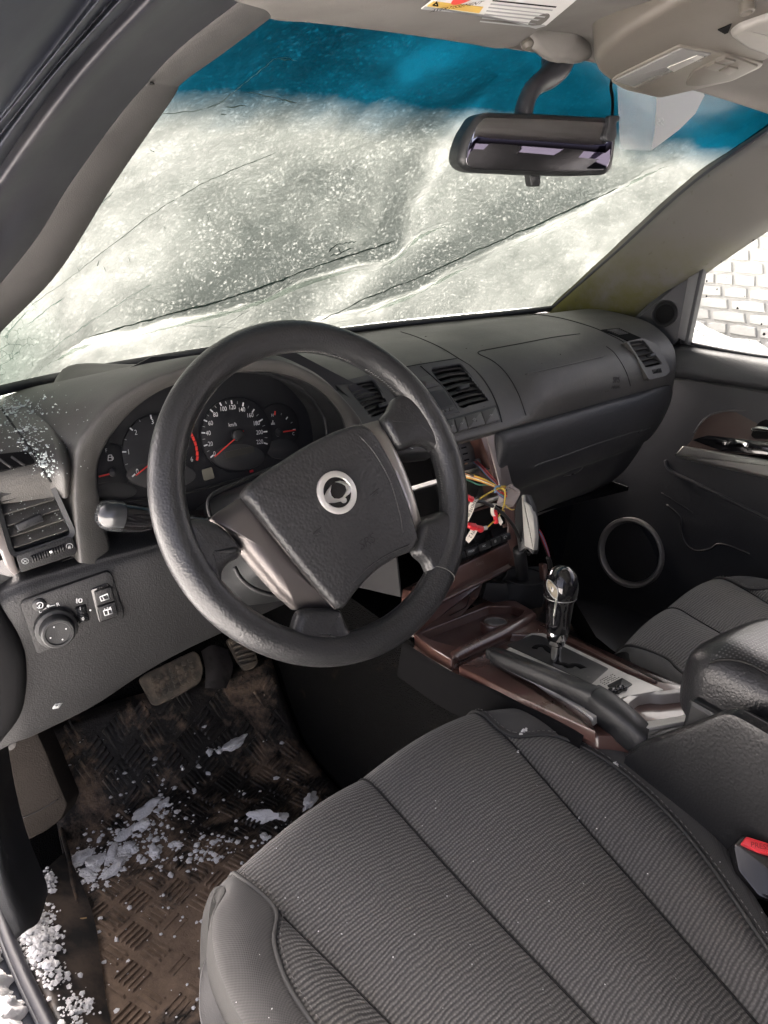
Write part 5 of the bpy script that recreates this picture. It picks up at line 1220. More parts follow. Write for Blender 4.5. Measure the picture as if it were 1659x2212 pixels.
# perforated top inset
tq = [(1398, 572), (1412, 545), (1455, 500), (1520, 440), (1600, 402), (1690, 385)]
bq = [(1400, 574), (1440, 562), (1500, 562), (1580, 582), (1660, 626), (1720, 660)]
rowsP = []
for t in [i/10 for i in range(11)]:
    r_ = []
    for i in range(16):
        a = cat([(p[0], p[1], 0) for p in tq], 16)[i]; b = cat([(p[0], p[1], 0) for p in bq], 16)[i]; m_ = b.lerp(a, t)
        l = LS.at(*CA(m_.x, m_.y), .0022)
        r_.append(l)
    if all(x is not None for x in r_): rowsP.append(r_)
if len(rowsP) > 3:
    v, f, uv = gridmesh(rowsP); mk('perforated_inset', v, f, perf_mat(), box)
    tube('lid_seam', rowsP[0], .0016, seam_m, box, seg=5)
# seat belt buckle in the gap
FBk = Fr(P(1630, 1850, x=-.112), (-.55, -.35, .75), (0, .3, 1))
bk = thing('belt_buckle', FBk.o-FBk.v*.05, 'black seat belt buckle with red push button beside the driver seat', 'seat belt buckle')
plate('housing', FBk, rpoly(FBk.poly([(1585, 1824), (1606, 1800), (1690, 1826), (1700, 1960), (1640, 1935), (1596, 1880)]), .003), -.03, -.004, glossb_m, bk, b=.004)
rbt = plate('push_button', FBk, rpoly(FBk.poly([(1600, 1824), (1612, 1807), (1685, 1830), (1685, 1854), (1640, 1842)]), .002), -.006, .002, redp_m, bk, b=.0015)
txt('PRESS', FBk.at(1642, 1828, .002, -.2), .007, M('dark_red', (.2, .01, .01), .5), rbt)

# ================================================================= wiring of the missing radio
def W3(l): return [P(*CF(a, b), y=c) for a, b, c in l]
har = thing('wiring_harness', P(*CF(740, 700), y=.10)+V((0, 0, -.05)), 'loose radio wiring with coloured wires and plugs hanging from the empty bay', 'wiring')
def wcol(n, c): return M('wire_'+n, c, .4, rvar=.05)
WY, WO, WR, WK, WB, WG_, WW, WBr, WP = wcol('yellow', (.62, .45, .06)), wcol('orange', (.62, .25, .05)), wcol('red', (.55, .03, .03)), wcol('black', (.015, .015, .015)), wcol('blue', (.12, .25, .38)), wcol('green', (.04, .16, .11)), wcol('white', (.6, .6, .56)), wcol('brown', (.2, .09, .04)), wcol('purple', (.2, .08, .2))
def wire(l, m, r=.0014, n=30, nm='wire'): return tube(nm, W3(l), r, m, har, n=n, seg=6)
for i, m in enumerate([WY, WO, WBr, WW, WY, WO]):
    d = (i-2.5)*9; wire([(120, 300+d*2.2, .17), (235, 350+d*1.4, .15), (330, 380+d, .125), (470, 430+d*.8, .112), (590, 485+d*.45, .105), (680, 505+d*1.2, .104)], m, .0013)
wire([(200, 390, .15), (300, 420, .13), (400, 462, .115), (510, 466, .112), (600, 500, .105), (680, 545, .104)], WG_, .0013)
for i, m in enumerate([WK, WB, WR, WK, WR]):
    d = i*13; wire([(330+d, 235-d*.3, .17), (400+d, 290, .14), (470+d, 370, .125), (545+d*.8, 440, .115), (605+d*.2, 492+d*.2, .106), (690, 520+i*14, .104)], m, .0015)
wire([(205, 275, .17), (240, 250, .15), (285, 243, .15), (350, 252, .15), (420, 300, .14)], WK, .0018); wire([(215, 268, .168), (250, 250, .149), (285, 240, .148)], WBr, .0012)
wire([(215, 320, .15), (290, 345, .13), (350, 372, .12)], WK, .0016); 
for i, m in enumerate([WR, WG_, WB, WP]): wire([(575, 500+i*6, .107), (610, 535+i*10, .105), (650, 560+i*12, .104), (690, 590+i*8, .104)], m, .0012)
tube('cable_tie', W3([(570, 545, .100), (568, 505, .100), (590, 480, .100), (622, 478, .100)]), .0016, WB, har, n=14, seg=6)
wire([(640, 498, .10), (665, 510, .098), (676, 570, .096), (666, 660, .094), (640, 740, .092), (590, 810, .09), (540, 860, .088), (482, 912, .086)], WY, .0013, 40)
wire([(640, 492, .10), (565, 520, .10), (500, 552, .098), (440, 590, .096), (390, 632, .095)], WY, .0013)
wire([(635, 740, .092), (655, 728, .092), (665, 738, .092)], WY, .001, 10)
wire([(370, 632, .095), (430, 642, .092), (510, 670, .09), (600, 724, .088), (690, 800, .086), (760, 890, .085), (805, 985, .084), (845, 1080, .083), (885, 1165, .082), (925, 1182, .082)], WK, .0032, 50)
wire([(770, 720, .10), (740, 722, .099), (700, 700, .099), (675, 675, .10)], WY, .0009, 14)
def facing(a, b, y, up=(0, 0, 1), yaw=0., tilt=0.):
    o = P(*CF(a, b), y=y); return Fr(o, CAM-o, up).sub(0, 0, 0, 0, tilt, yaw)
F1 = facing(735, 590, .104, yaw=.45, tilt=-.25)
plugm = M('plug_mauve', (.27, .235, .225), .5)
pl_ = plate('plug', F1, rpoly(F1.poly([CF(*p) for p in [(676, 512), (712, 486), (820, 542), (828, 562), (752, 692), (640, 655)]]), .001), -.020, .003, plugm, har, b=.001)
plate('plug_latch', F1, rpoly(F1.poly([CF(*p) for p in [(690, 500), (735, 478), (800, 520), (820, 548), (790, 552), (720, 510)]]), .001), .002, .007, plugm, pl_, b=.001)
lathe('plug_peg', F1.at(*CF(737, 470), .0), [(.0025, -.008), (.0025, .004), (0, .005)], plugm, pl_, seg=10); lathe('plug_peg', F1.at(*CF(715, 480), .0), [(.002, -.008), (.002, .004), (0, .005)], plugm, pl_, seg=10)
F2 = facing(880, 880, .085, yaw=-.35, tilt=0)
tp_ = plate('taped_adapter', F2, rpoly(F2.poly([CF(*p) for p in [(800, 640), (850, 575), (900, 560), (960, 700), (985, 900), (985, 1130), (960, 1190), (890, 1120), (815, 1165), (772, 900), (770, 720)]]), .003), -.022, .0, blk_m, har, b=.003)
ag_m = M('adapter_grey', (.40, .395, .36), .55, dirt=(60, (.33, .32, .29), .5, .7))
plate('adapter_body', F2, rpoly(F2.poly([CF(*p) for p in [(858, 580), (884, 566), (890, 640), (945, 682), (986, 800), (1002, 1000), (990, 1145), (892, 1100), (880, 950), (868, 760)]]), .002), -.010, .008, ag_m, har, b=.002)
tube('black_tail', W3([(820, 1130, .088), (830, 1200, .09), (840, 1280, .10), (850, 1370, .11), (860, 1440, .115)]), .0115, blk_m, har, n=16, seg=10)
for i, (m, o) in enumerate([(WB, 0), (WR, 10), (WK, 18), (WB, 5), (WR, -6)]):
    wire([(975, 900+o, .085), (1030-o, 950+o, .083), (1075-o, 1040+o, .082), (1108-o, 1130, .082), (1135-o*.5, 1230, .083), (1148-o*.3, 1330, .084)], m, .0016)
tube('wire_sleeve', W3([(1118, 1215, .083), (1138, 1270, .083), (1146, 1330, .084)]), .0042, WK, har, n=10, seg=8)
tagm = M('paper_tag', (.70, .66, .58), .7, rvar=.05)
def ptag(poly, a, b, y, text=None, tpos=None, rot=0., size=.006, yaw=.2):
    fr = facing(a, b, y, yaw=yaw); o = plate('paper_tag', fr, fr.poly([CF(*p) for p in poly]), 0, .0008, tagm, har, b=0)
    if text: txt(text, fr.at(*CF(*tpos), .0008, rot), size, dull_m, o, .0003)
ptag([(324, 628), (372, 640), (350, 720), (328, 775), (282, 864), (272, 800), (278, 720)], 320, 740, .09, 'REMOTE IN 1', (322, 715), R_(-106), .0064)
ptag([(322, 918), (392, 932), (350, 1012), (296, 1072), (258, 1030)], 325, 990, .086, 'IN 2', (330, 975), R_(-118), .0075)
ptag([(600, 785), (622, 790), (652, 850), (630, 886), (590, 838)], 620, 840, .088)
tube('tag_loop', W3([(585, 665, .092), (560, 668, .09), (542, 715, .088), (548, 770, .088), (575, 800, .088)]), .0035, tagm, har, n=16, seg=6, flat=.3)
def term(a, b, y, r): tube('red_terminal', [P(*CF(*a), y=y), P(*CF(*lp(a, b, .45)), y=y), P(*CF(*lp(a, b, .55)), y=y), P(*CF(*b), y=y)], [r*.8, r*1.1, r*.8, r], redp_m, har, n=14, seg=10)
term((262, 590), (332, 616), .094, .0052); term((290, 882), (430, 926), .086, .0058); term((566, 728), (582, 856), .089, .0046)
tube('terminal_sleeve', W3([(425, 920, .086), (455, 915, .086), (482, 910, .086)]), .0036, WW, har, n=8, seg=8)
tube('terminal_sleeve', W3([(330, 615, .094), (355, 625, .095), (390, 632, .095)]), .0034, WW, har, n=8, seg=8)
from mathutils.noise import noise as noise_
# ================================================================= seats
def rib_mat(name, base, hi, pitch=.0040):
    t = NT(name); s = t.new('SeparateXYZ'); t.l.new(t.co, s.inputs[0])
    wob = t.math('MULTIPLY', t.math('SUBTRACT', t.noise(18, 3, .6), .5), .010); wob2 = t.math('MULTIPLY', t.math('SUBTRACT', t.noise(160, 2, .5), .5), .0022)
    yy = t.math('ADD', t.math('ADD', t.math('SUBTRACT', s.outputs[1], t.math('MULTIPLY', s.outputs[0], .10)), wob), wob2)
    w = t.math('ADD', t.math('MULTIPLY', t.math('SINE', t.math('MULTIPLY', yy, 2*math.pi/pitch)), .5), .5)
    xw = t.math('ADD', t.math('MULTIPLY', t.math('SINE', t.math('MULTIPLY', s.outputs[0], 2*math.pi/.0030)), .5), .5)
    k = t.math('MULTIPLY', w, t.math('ADD', t.math('MULTIPLY', xw, .35), .65))
    c = t.mix(k, base, hi)
    dirt = t.ramp(t.noise(3.5, 5, .6, dist=.5), [(.45, 0.), (.75, .55)])
    c = t.mix(dirt, c, t.mix(k, [x*1.05 for x in base], (.165, .150, .122)))
    fuzz = t.ramp(t.noise(700, 2, .6), [(.35, .80), (.7, 1.15)])
    mul = t.n.new('ShaderNodeMix'); mul.data_type = 'RGBA'; mul.blend_type = 'MULTIPLY'; mul.inputs[0].default_value = 1; t.l.new(c, mul.inputs[6]); t.l.new(fuzz, mul.inputs[7])
    t.set(col=mul.outputs[2], rough=.92, spec=.18, sheen=.12, normal=t.bump(k, .55, .0016)); return t.m
rib_m = rib_mat('ribbed_seat_cloth', (.080, .0785, .0755), (.178, .175, .168))
rib2_m = rib_mat('ribbed_bolster_cloth', (.064, .063, .0605), (.155, .152, .146), .0046)
def plain_mat():
    t = NT('plain_seat_cloth'); s = t.new('SeparateXYZ'); t.l.new(t.co, s.inputs[0])
    a = t.math('SINE', t.math('MULTIPLY', t.math('ADD', s.outputs[0], s.outputs[2]), 2*math.pi/.0026)); b = t.math('SINE', t.math('MULTIPLY', t.math('SUBTRACT', s.outputs[1], s.outputs[2]), 2*math.pi/.0026))
    k = t.math('ADD', t.math('MULTIPLY', t.math('MULTIPLY', a, b), .35), t.noise(12, 6, .65))
    t.set(col=t.mix(k, (.042, .0415, .040), (.086, .0845, .0815)), rough=.92, spec=.18, sheen=.15, normal=t.bump(t.math('MULTIPLY', a, b), .25, .0008)); return t.m
plain_m = plain_mat()
SPT = V((-.36, -.2, .405)); SNN = V((0, -.09, 1)).normalized()
def Sd(px, py, h): return P(px, py, pl=(SPT+SNN*h, SNN))
def crv(l, fwd=True):
    p = [Sd(*q) for q in l]
    if fwd: p = [p[0]+V((-.004, .045, -.16)), p[0]+V((-.002, .040, -.07)), p[0]+V((0, .024, -.020))]+p
    return cat(p, 46)
K = [
 [(468, 1952, -.045), (450, 2015, -.06), (446, 2075, -.07), (460, 2150, -.08), (500, 2240, -.08), (560, 2340, -.08), (640, 2460, -.08)],
 [(488, 1925, -.004), (460, 1982, .0), (463, 2058, .004), (491, 2142, .006), (528, 2215, .006), (600, 2330, .006), (690, 2460, .006)],
 [(520, 1900, 0), (594, 1967, .006), (592, 2038, .012), (617, 2121, .014), (668, 2205, .014), (760, 2330, .014), (870, 2460, .014)],
 [(521, 1899, 0), (598, 1970, 0), (655, 2025, -.002), (738, 2107, -.005), (840, 2211, -.006), (970, 2340, -.006), (1090, 2460, -.006)],
 [(797, 1690, 0), (850, 1745, -.002), (930, 1835, -.004), (1040, 1955, -.006), (1170, 2092, -.006), (1285, 2212, -.006), (1430, 2360, -.006)],
 [(1036, 1545, 0), (1094, 1595, 0), (1170, 1680, -.003), (1300, 1830, -.006), (1460, 2012, -.006), (1628, 2205, -.006), (1760, 2360, -.006)],
 [(1038, 1544, 0), (1102, 1593, .004), (1202, 1594, .012), (1330, 1662, .016), (1478, 1803, .016), (1659, 2058, .016), (1790, 2260, .016)],
 [(1044, 1537, -.0), (1150, 1534, .0), (1285, 1582, .002), (1400, 1642, .004), (1530, 1760, .004), (1645, 1965, .004), (1800, 2200, .004)],
]
CV = [crv(l) for l in K]
CV.append([p+V((.012, .0, -.05)) for p in CV[7]]); CV.append([p+V((.004, 0, -.12)) for p in CV[7]])
seat = thing('car_seat', (-.36, -.45, 0), 'dark grey ribbed cloth driver seat cushion nearest the viewer', 'seat')
def panel(name, a, b, m, bulge, groove=.0035, n=26, sh=.10):
    rows = []
    N = 18
    for j in range(N+1):
        t = j/N; e = math.sin(math.pi*t)**.45 if 0 < t < 1 else 0.
        r = []
        for i, (p, q) in enumerate(zip(a, b)):
            w = (q-p).length; bb = min(bulge, w*.10)
            r.append(p.lerp(q, t)+SNN*(bb*math.sin(math.pi*t)+groove*min(1, w/.05)*(e-.0)))
        rows.append(r)
    v, f, uv = gridmesh(rows); return mk(name, v, f, m, seat)
def low(c, d): return [p-SNN*d for p in c]
G = .004
panel('side_panel', CV[0], CV[1], M('side_cloth_shaded', (.028, .0278, .0272), .9, grain=700, gs=.4, spec=.15), .006)  # seat cloth colour darkened here to hold down strong light on this side
panel('left_bolster', CV[1], CV[2], plain_m, .012)
panel('left_insert', CV[2], CV[3], rib2_m, .006)
panel('center_panel', CV[3], CV[4], rib_m, .010)
panel('center_panel', CV[4], CV[5], rib_m, .010)
panel('right_insert', CV[5], CV[6], rib2_m, .010)
panel('right_bolster', CV[6], CV[7], plain_m, .010)
v, f, uv = gridmesh([CV[7], CV[8], CV[9]]); mk('inner_side', v, f, plain_m, seat)
pipe_m = M('seat_piping', (.045, .045, .043), .8, grain=700)
tube('piping', [p+SNN*.003 for p in CV[2][8:]], .0022, pipe_m, seat, seg=6); tube('piping', [p+SNN*.003 for p in CV[6][10:]], .0022, pipe_m, seat, seg=6)
stm = M('seat_thread', (.16, .155, .145), .8)
def stitches(c, off, step=.006):
    v, f = [], []; acc = 0
    for p, q in zip(c, c[1:]):
        d = (q-p); L = d.length
        if L < 1e-6: continue
        s = d.cross(SNN).normalized(); n = max(1, int(L/step))
        for k in range(n):
            a = p+d*((k+.15)/n)+s*off+SNN*.0052; b = p+d*((k+.7)/n)+s*off+SNN*.0052
            tv, tf = tubemesh([a, b], .0005, 3); o = len(v); v += tv; f += [tuple(i+o for i in t) for t in tf]
    mk('stitching', v, f, stm, seat, kind='stuff')
stitches(CV[6][12:], -.005); stitches(CV[2][10:], -.005)
for c in (CV[3], CV[4], CV[5]): tube('seam', [p+SNN*.0012 for p in c[4:]], .0012, seam_m, seat, seg=5)
# wrinkle in the left bolster is in the cloth; plastic side shield and base below
SS = [(478, 2010, -.085), (440, 2085, -.085), (430, 2150, -.085), (436, 2215, -.085), (470, 2290, -.085), (540, 2400, -.085)]
q0 = [Sd(*a) for a in SS]
loft('side_shield', [[p+V((.05, .01, .02)) for p in q0], [p+V((.006, 0, .004)) for p in q0], q0, [p+V((.004, 0, -.02)) for p in q0], [p+V((.02, 0, -.10)) for p in q0]], 40, 16, blk_m, seat)
def bx(name, lo, hi, m, par, bev=.01):
    x0, y0_, z0_ = lo; x1, y1, z1 = hi
    return mk(name, [(x0, y0_, z0_), (x1, y0_, z0_), (x1, y1, z0_), (x0, y1, z0_), (x0, y0_, z1), (x1, y0_, z1), (x1, y1, z1), (x0, y1, z1)], [(0, 1, 2, 3), (4, 5, 6, 7), (0, 1, 5, 4), (1, 2, 6, 5), (2, 3, 7, 6), (3, 0, 4, 7)], m, par, smooth=False, bev=bev)
bx('seat_base', (-.53, -.75, .012), (-.17, -.27, .30), dull_m, seat)
# passenger seat: the same seat, slid forward
seat2 = thing('car_seat', (.36, -.36, 0), 'dark grey ribbed cloth passenger seat cushion beyond the gear lever', 'seat')
for c in list(seat.children):
    c2 = copy_obj(c, seat2); c2.name = c.name.split('.')[0]
    for k in c.children: copy_obj(k, c2)
seat2.location = (.362, -.362, .0)

# ================================================================= floor mats, pedals, sill
def fz(y):
    pr = [(-1.3, 0), (.30, 0), (.36, .012), (.44, .075), (.54, .18), (.62, .30)]
    for a, b in zip(pr, pr[1:]):
        if y <= b[0]: t = (y-a[0])/(b[0]-a[0]); return lerp(a[1], b[1], t)
    return .3
def mat(name, x0, x1, y0_, y1, label, skew=0.):
    o = thing(name, ((x0+x1)/2, (y0_+y1)/2, .004), label, 'floor mat', 'floor mats')
    nx, ny = 30, 60
    def X(u, y): return x0+skew*(y1-y)+(x1-x0-skew*(y1-y))*u
    rows = [[V((X(i/(nx-1), y0_+(y1-y0_)*j/(ny-1)), y0_+(y1-y0_)*j/(ny-1), fz(y0_+(y1-y0_)*j/(ny-1))+.010+.003*math.sin(9*i/nx+5*j/ny))) for i in range(nx)] for j in range(ny)]
    v, f, uv = gridmesh(rows); mk('mat_sheet', v, f, mud_m, o, solid=.008)
    v, f = [], []; cell = .046; rot = .45
    cx, cy = (x0+x1)/2, (y0_+y1)/2; R = int(.8/cell)
    for a in range(-R, R):
        for b in range(-R, R):
            for k in range(5):
                for half in (0,):
                    lx, ly = (a+.5)*cell, (b+.5)*cell; off = (k-2)*.0088; hl = .0195; hw = .0021
                    if (a+b) % 2: e = [(lx-hl, ly+off-hw), (lx+hl, ly+off-hw), (lx+hl, ly+off+hw), (lx-hl, ly+off+hw)]
                    else: e = [(lx+off-hw, ly-hl), (lx+off+hw, ly-hl), (lx+off+hw, ly+hl), (lx+off-hw, ly+hl)]
                    e = [(cx+p*math.cos(rot)-q*math.sin(rot), cy+p*math.sin(rot)+q*math.cos(rot)) for p, q in e]
                    mx, my = sum(p for p, q in e)/4, sum(q for p, q in e)/4
                    if my < y0_+.02 or my > y1-.02 or mx < X(0, my)+.02 or mx > X(1, my)-.02: continue
                    h = .0034*max(0., min(1., .75+1.6*noise_(V((mx*9, my*9, 3.3)))+random.uniform(-.25, .25)))
                    if h < .0006: continue
                    zz = [fz(q)+.0105+.003*math.sin(9*((p-X(0, q))/(X(1, q)-X(0, q)))*29/30+5*(q-y0_)/(y1-y0_)*59/60) for p, q in e]; i0 = len(v)
                    v += [V((p, q, z-.002)) for (p, q), z in zip(e, zz)]+[V((p+(mx-p)*.25, q+(my-q)*.25, z+h)) for (p, q), z in zip(e, zz)]
                    f += [(i0+4, i0+5, i0+6, i0+7)]+[(i0+i, i0+(i+1) % 4, i0+4+(i+1) % 4, i0+4+i) for i in range(4)]
    mk('mat_ribs', v, f, mud_m, o, smooth=False, kind='stuff')
    return o
dm = mat('driver_floor_mat', -.60, -.145, -.55, .50, 'muddy black rubber floor mat under the pedals, strewn with snow', -.085)
pm = mat('passenger_floor_mat', .15, .70, -.5, .50, 'dark ribbed rubber floor mat in front of the passenger seat')
tube('mat_edge', [P(a, b, z=.022) for a, b in [(128, 1775), (148, 1850), (158, 1910), (176, 2020), (188, 2110), (203, 2230), (225, 2340)]], .004, mud_m, dm, n=30, seg=6)
# footwell trim at the left: cloth-faced kick panel and lower post cover
FK = Fr(P(70, 1700, y=.29), (-.45, -.80, .40), (0, .3, 1))
kp = plate('kick_panel', FK, rpoly(FK.poly([(-40, 1600), (-10, 1585), (78, 1576), (98, 1620), (126, 1690), (147, 1738), (134, 1770), (98, 1797), (36, 1828), (-40, 1780)]), .006), -.06, .0, M('kick_cloth', (.024, .0203, .017), .9, grain=500, gs=.6, dirt=(9, (.016, .014, .012), .5, .8), spec=.15), None, b=.006)
tag(kp, 'brownish grey kick panel at the left edge of the driver footwell', 'trim panel')
lathe('trim_clip', FK.at(*CB(57, 1088), .0), [(.010, 0), (.010, .002), (.006, .003), (0, .0025)], M('clip_grey', (.07, .066, .06), .7), kp, seg=18)
tube('kick_crease', [FK.w(*FK.uv(*p), .001) for p in [(50, 1766), (90, 1748), (126, 1726)]], .001, seam_m, kp, seg=5, n=10)
pc = [[P(a, b, y=c) for a, b, c in r] for r in ([(-40, 1560, .20), (-10, 1640, .21), (8, 1740, .20), (36, 1850, .17), (78, 1958, .13), (84, 1990, .12)], [(-60, 1560, .17), (-30, 1660, .18), (-10, 1760, .17), (10, 1880, .14), (50, 1985, .11), (58, 2010, .105)], [(-80, 1600, .17), (-50, 1700, .18), (-30, 1830, .16), (-12, 1930, .13), (25, 2010, .105), (34, 2030, .10)])]
po = loft('post_cover', [[p+V((.02, .04, 0)) for p in pc[0]]]+pc, 30, 14, blk_m); tag(po, 'smooth black lower post cover beside the door sill', 'trim panel')
def zrow(l, z): return [P(a, b, z=z) for a, b in l]
lineL = [(0, 1968), (25, 2042), (60, 2122), (104, 2212), (150, 2310)]
inn = [(96, 1880), (140, 1990), (165, 2090), (190, 2190), (228, 2310)]
scuff_m = M('scuff_plate', (.035, .034, .032), .6, grain=400, gs=.4, dirt=(14, (.13, .10, .078), .44, .62))
sc_o = loft('sill_plate', [zrow(lineL, .055), zrow([(lp(a, b, .35)) for a, b in zip(lineL, inn)], .07), zrow([lp(a, b, .75) for a, b in zip(lineL, inn)], .05), zrow([lp(a, b, 1.5) for a, b in zip(lineL, inn)], .016)], 30, 14, scuff_m); tag(sc_o, 'scuffed dirty black door sill plate at the lower left', 'door sill')
tube('sill_seal', zrow([(-22, 1905)]+lineL, .07), .0085, rubber_m, sc_o, n=40, seg=10)
tube('sill_seal_lip', zrow([(-30, 1920)]+[(a-16, b+6) for a, b in lineL], .062), .004, rubber_m, sc_o, n=40, seg=6)
osl = [(-40, 1990), (-10, 2060), (25, 2140), (68, 2230), (110, 2320)]
loft('outer_sill', [zrow([(a+22, b) for a, b in osl], .045), zrow(osl, .05), [p+V((-.12, 0, -.01)) for p in zrow(osl, .05)], [p+V((-.13, 0, -.25)) for p in zrow(osl, .05)]], 20, 10, body_m, sc_o)
# snow lying on the outer sill
def sillsnow():
    rows = []; base = cat(zrow([(a+10, b) for a, b in osl], .052), 50)
    for j in range(26):
        t = j/25; r = []
        for i, p in enumerate(base):
            edge = min(1, t*6); n_ = math.sin(i*.9+j*.7)*.003+math.sin(i*2.3-j*1.7)*.002+random.uniform(-.0015, .0015)
            r.append(p+V((-.13*t+random.uniform(-.001, .001)*3+(.006*math.sin(i*.7)+.004*math.sin(i*1.9))*(1-t), random.uniform(-.001, .001), (.018+n_)*edge-.004*(1-edge))))
        rows.append(r)
    v, f, uv = gridmesh(rows); o = mk('sill_snow', v, f, snow_m); tag(o, 'bank of white snow lying outside the door sill, lower left corner', 'snow', kind='stuff')
sillsnow()
# pedals
FB = Fr(P(372, 1458, y=.44), (-.12, -.74, .66), (0, 1, .8))
bpd = thing('brake_pedal', FB.o-FB.n*.05, 'muddy wide rubber brake pedal dusted with snow', 'pedal')
pedm = M('pedal_rubber', (.06, .052, .042), .8, dirt=(35, (.15, .12, .085), .45, .7))
plate('pedal_pad', FB, rpoly(FB.poly([CB(*p) for p in [(820, 702), (860, 672), (1010, 600), (1150, 535), (1182, 560), (1208, 650), (1190, 722), (1060, 800), (935, 858), (900, 850)]]), .008), -.014, .0, pedm, bpd, b=.004)
for i in range(7):
    for j in range(4):
        c = lp(lp((880, 700), (1140, 570), (i+.5)/7), lp((930, 830), (1180, 700), (i+.5)/7), (j+.5)/4); f_ = FB.at(*CB(*c))
        lathe('tread_stud', f_, [(.0052, -.001), (.0046, .0022), (0, .0026)], pedm, bpd, seg=8)
tube('pedal_arm', [FB.w(0, .0, -.012), FB.w(0, .03, -.03), FB.w(.0, .16, .0), FB.w(.0, .26, .03)], .011, dull_m, bpd, n=16, seg=8)
FA = Fr(P(522, 1412, y=.475), (-.12, -.74, .66), (0, 1, .8))
apd = thing('accelerator_pedal', FA.o-FA.n*.05, 'ribbed accelerator pedal half hidden behind the steering wheel rim', 'pedal')
plate('pedal_pad', FA, rpoly(FA.poly([CB(*p) for p in [(1340, 470), (1440, 440), (1500, 500), (1532, 600), (1510, 635), (1450, 655), (1410, 600)]]), .005), -.012, 0, pedm, apd, b=.003)
for i in range(6):
    a, b = lp((1365, 480), (1425, 640), (i+.5)/6), lp((1455, 450), (1522, 610), (i+.5)/6)
    tube('tread_rib', [FA.w(*FA.uv(*CB(*a)), .001), FA.w(*FA.uv(*CB(*b)), .001)], .0026, pedm, apd, seg=6)
tube('pedal_arm', [FA.w(0, 0, -.012), FA.w(0, .05, -.02), FA.w(0, .2, .02)], .009, dull_m, apd, n=12, seg=8)
bo = Fr(P(366, 1562, z=.075), (0, -.35, .93), (0, 1, 0)); 
bt_o = thing('rubber_boot', bo.o+V((0, 0, -.06)), 'round black rubber boot on the floor below the brake pedal', 'rubber boot')
lathe('boot_base', bo, [(.062, -.05), (.060, -.03), (.052, -.022), (.050, -.012)], M('boot_rubber', (.022, .022, .022), .65, dirt=(30, (.05, .045, .04), .55, .75)), bt_o, seg=30)
lathe('boot_cap', bo, [(.046, -.014), (.046, .006), (.040, .010), (0, .008)], dull_m, bt_o, seg=30)
# light worn hump of the mat between the pedals
hp = [[P(*CB(a, b), y=c) for a, b, c in r] for r in ([(1190, 540, .50), (1215, 640, .46), (1215, 760, .42)], [(1260, 505, .50), (1290, 620, .455), (1270, 760, .41)], [(1350, 530, .50), (1380, 640, .46), (1340, 760, .42)])]
ho = loft('heel_pad', hp, 20, 16, M('worn_pad', (.075, .068, .064), .85, dirt=(25, (.025, .022, .02), .5, .7))); tag(ho, 'worn pale heel pad with scuffs between brake and accelerator', 'heel pad')

# ---- snow lumps on the mat
def CC(a, b): return (a*.41667, b*.41667+1641.8)
DM = Surf([c for c in dm.children if c.name.startswith('mat_sheet')][0])
from mathutils.noise import noise as noise_
def lump(px, py, rp, label, el=None, flat=.55, ang=None):
    l = DM.hit(px, py)
    if not l: return
    o0 = l[0]; d = (o0-CAM).length; r = rp/FOC*d
    bm = bmesh.new(); bmesh.ops.create_icosphere(bm, subdivisions=4 if rp > 9 else 3 if rp > 4 else 2, radius=1.)
    el = el or random.uniform(1., 1.7); a = ang if ang is not None else random.uniform(0, 3.14); ph = [random.uniform(0, 6) for _ in range(6)]
    cuts = [(V((random.gauss(0, 1), random.gauss(0, 1), random.gauss(0, .7))).normalized(), random.uniform(.45, .85)) for _ in range(7)]
    vs_ = []
    for w in bm.verts:
        c = w.co.copy()
        for n_, dd in cuts:
            e = c.dot(n_)-dd
            if e > 0: c -= n_*e*.9
        c *= 1+noise_(c*1.6+V(ph[:3]))*.34+noise_(c*4.5+V(ph[3:]))*.16+.0*math.sin(4*c.x+ph[0])*math.sin(5*c.y+ph[1])+.07*math.sin(9*c.z+ph[2])*math.sin(8*c.x+ph[3])+random.uniform(-.02, .02)
        x, y = c.x*el, c.y/el**.5; vs_.append(o0+V((x*math.cos(a)-y*math.sin(a), x*math.sin(a)+y*math.cos(a), c.z*flat+.32*flat))*r)
    fs = [tuple(q.index for q in f.verts) for f in bm.faces]; bm.free()
    o = mk('snow_lump', vs_, fs, snow_m, None, sharp=34); tag(o, label, 'snow', 'snow lumps on the driver floor mat'); return o
BIG = [(765, 262, 52, 'long snow lump at the upper end of the main snow pile', 1.8, .5), (850, 228, 30, 'pointed snow lump at the very top of the main snow pile', 1.5, .7), (745, 345, 44, 'lumpy snow piece in the upper middle of the main pile', 1.4, .4), (660, 388, 44, 'grey edged snow piece left of centre in the main pile', 1.6, .6),
       (582, 482, 48, 'slanted snow block in the middle of the main pile', 1.5, .8), (662, 458, 40, 'flat snow lump right of the middle of the main pile', 1.4, .4), (420, 520, 50, 'leftmost pointed snow lump of the main pile', 1.7, .5), (502, 535, 54, 'broad crumbly snow lump near the left end of the main pile', 1.2, .3), (604, 558, 56, 'smooth bright snow slab at the lower edge of the main pile', 1.9, .45),
       (812, 478, 40, 'rounded snow lump right of the main pile', 1.2, .9), (1362, 300, 62, 'large angular snow chunk left of the seat corner', 1.7, -.5), (1460, 300, 36, 'smooth oval snow lump just right of the large angular chunk', 1.2, 0), (1368, 405, 27, 'small forked snow lump below the large angular chunk', 1.3, 1.5), (1608, 218, 48, 'hooked snow chunk beside the front edge of the seat', 1.6, .7)]
for a, b, r, l, e_, an in BIG: lump(*CC(a, b), r*.41667*.84, l, e_, .55, an)
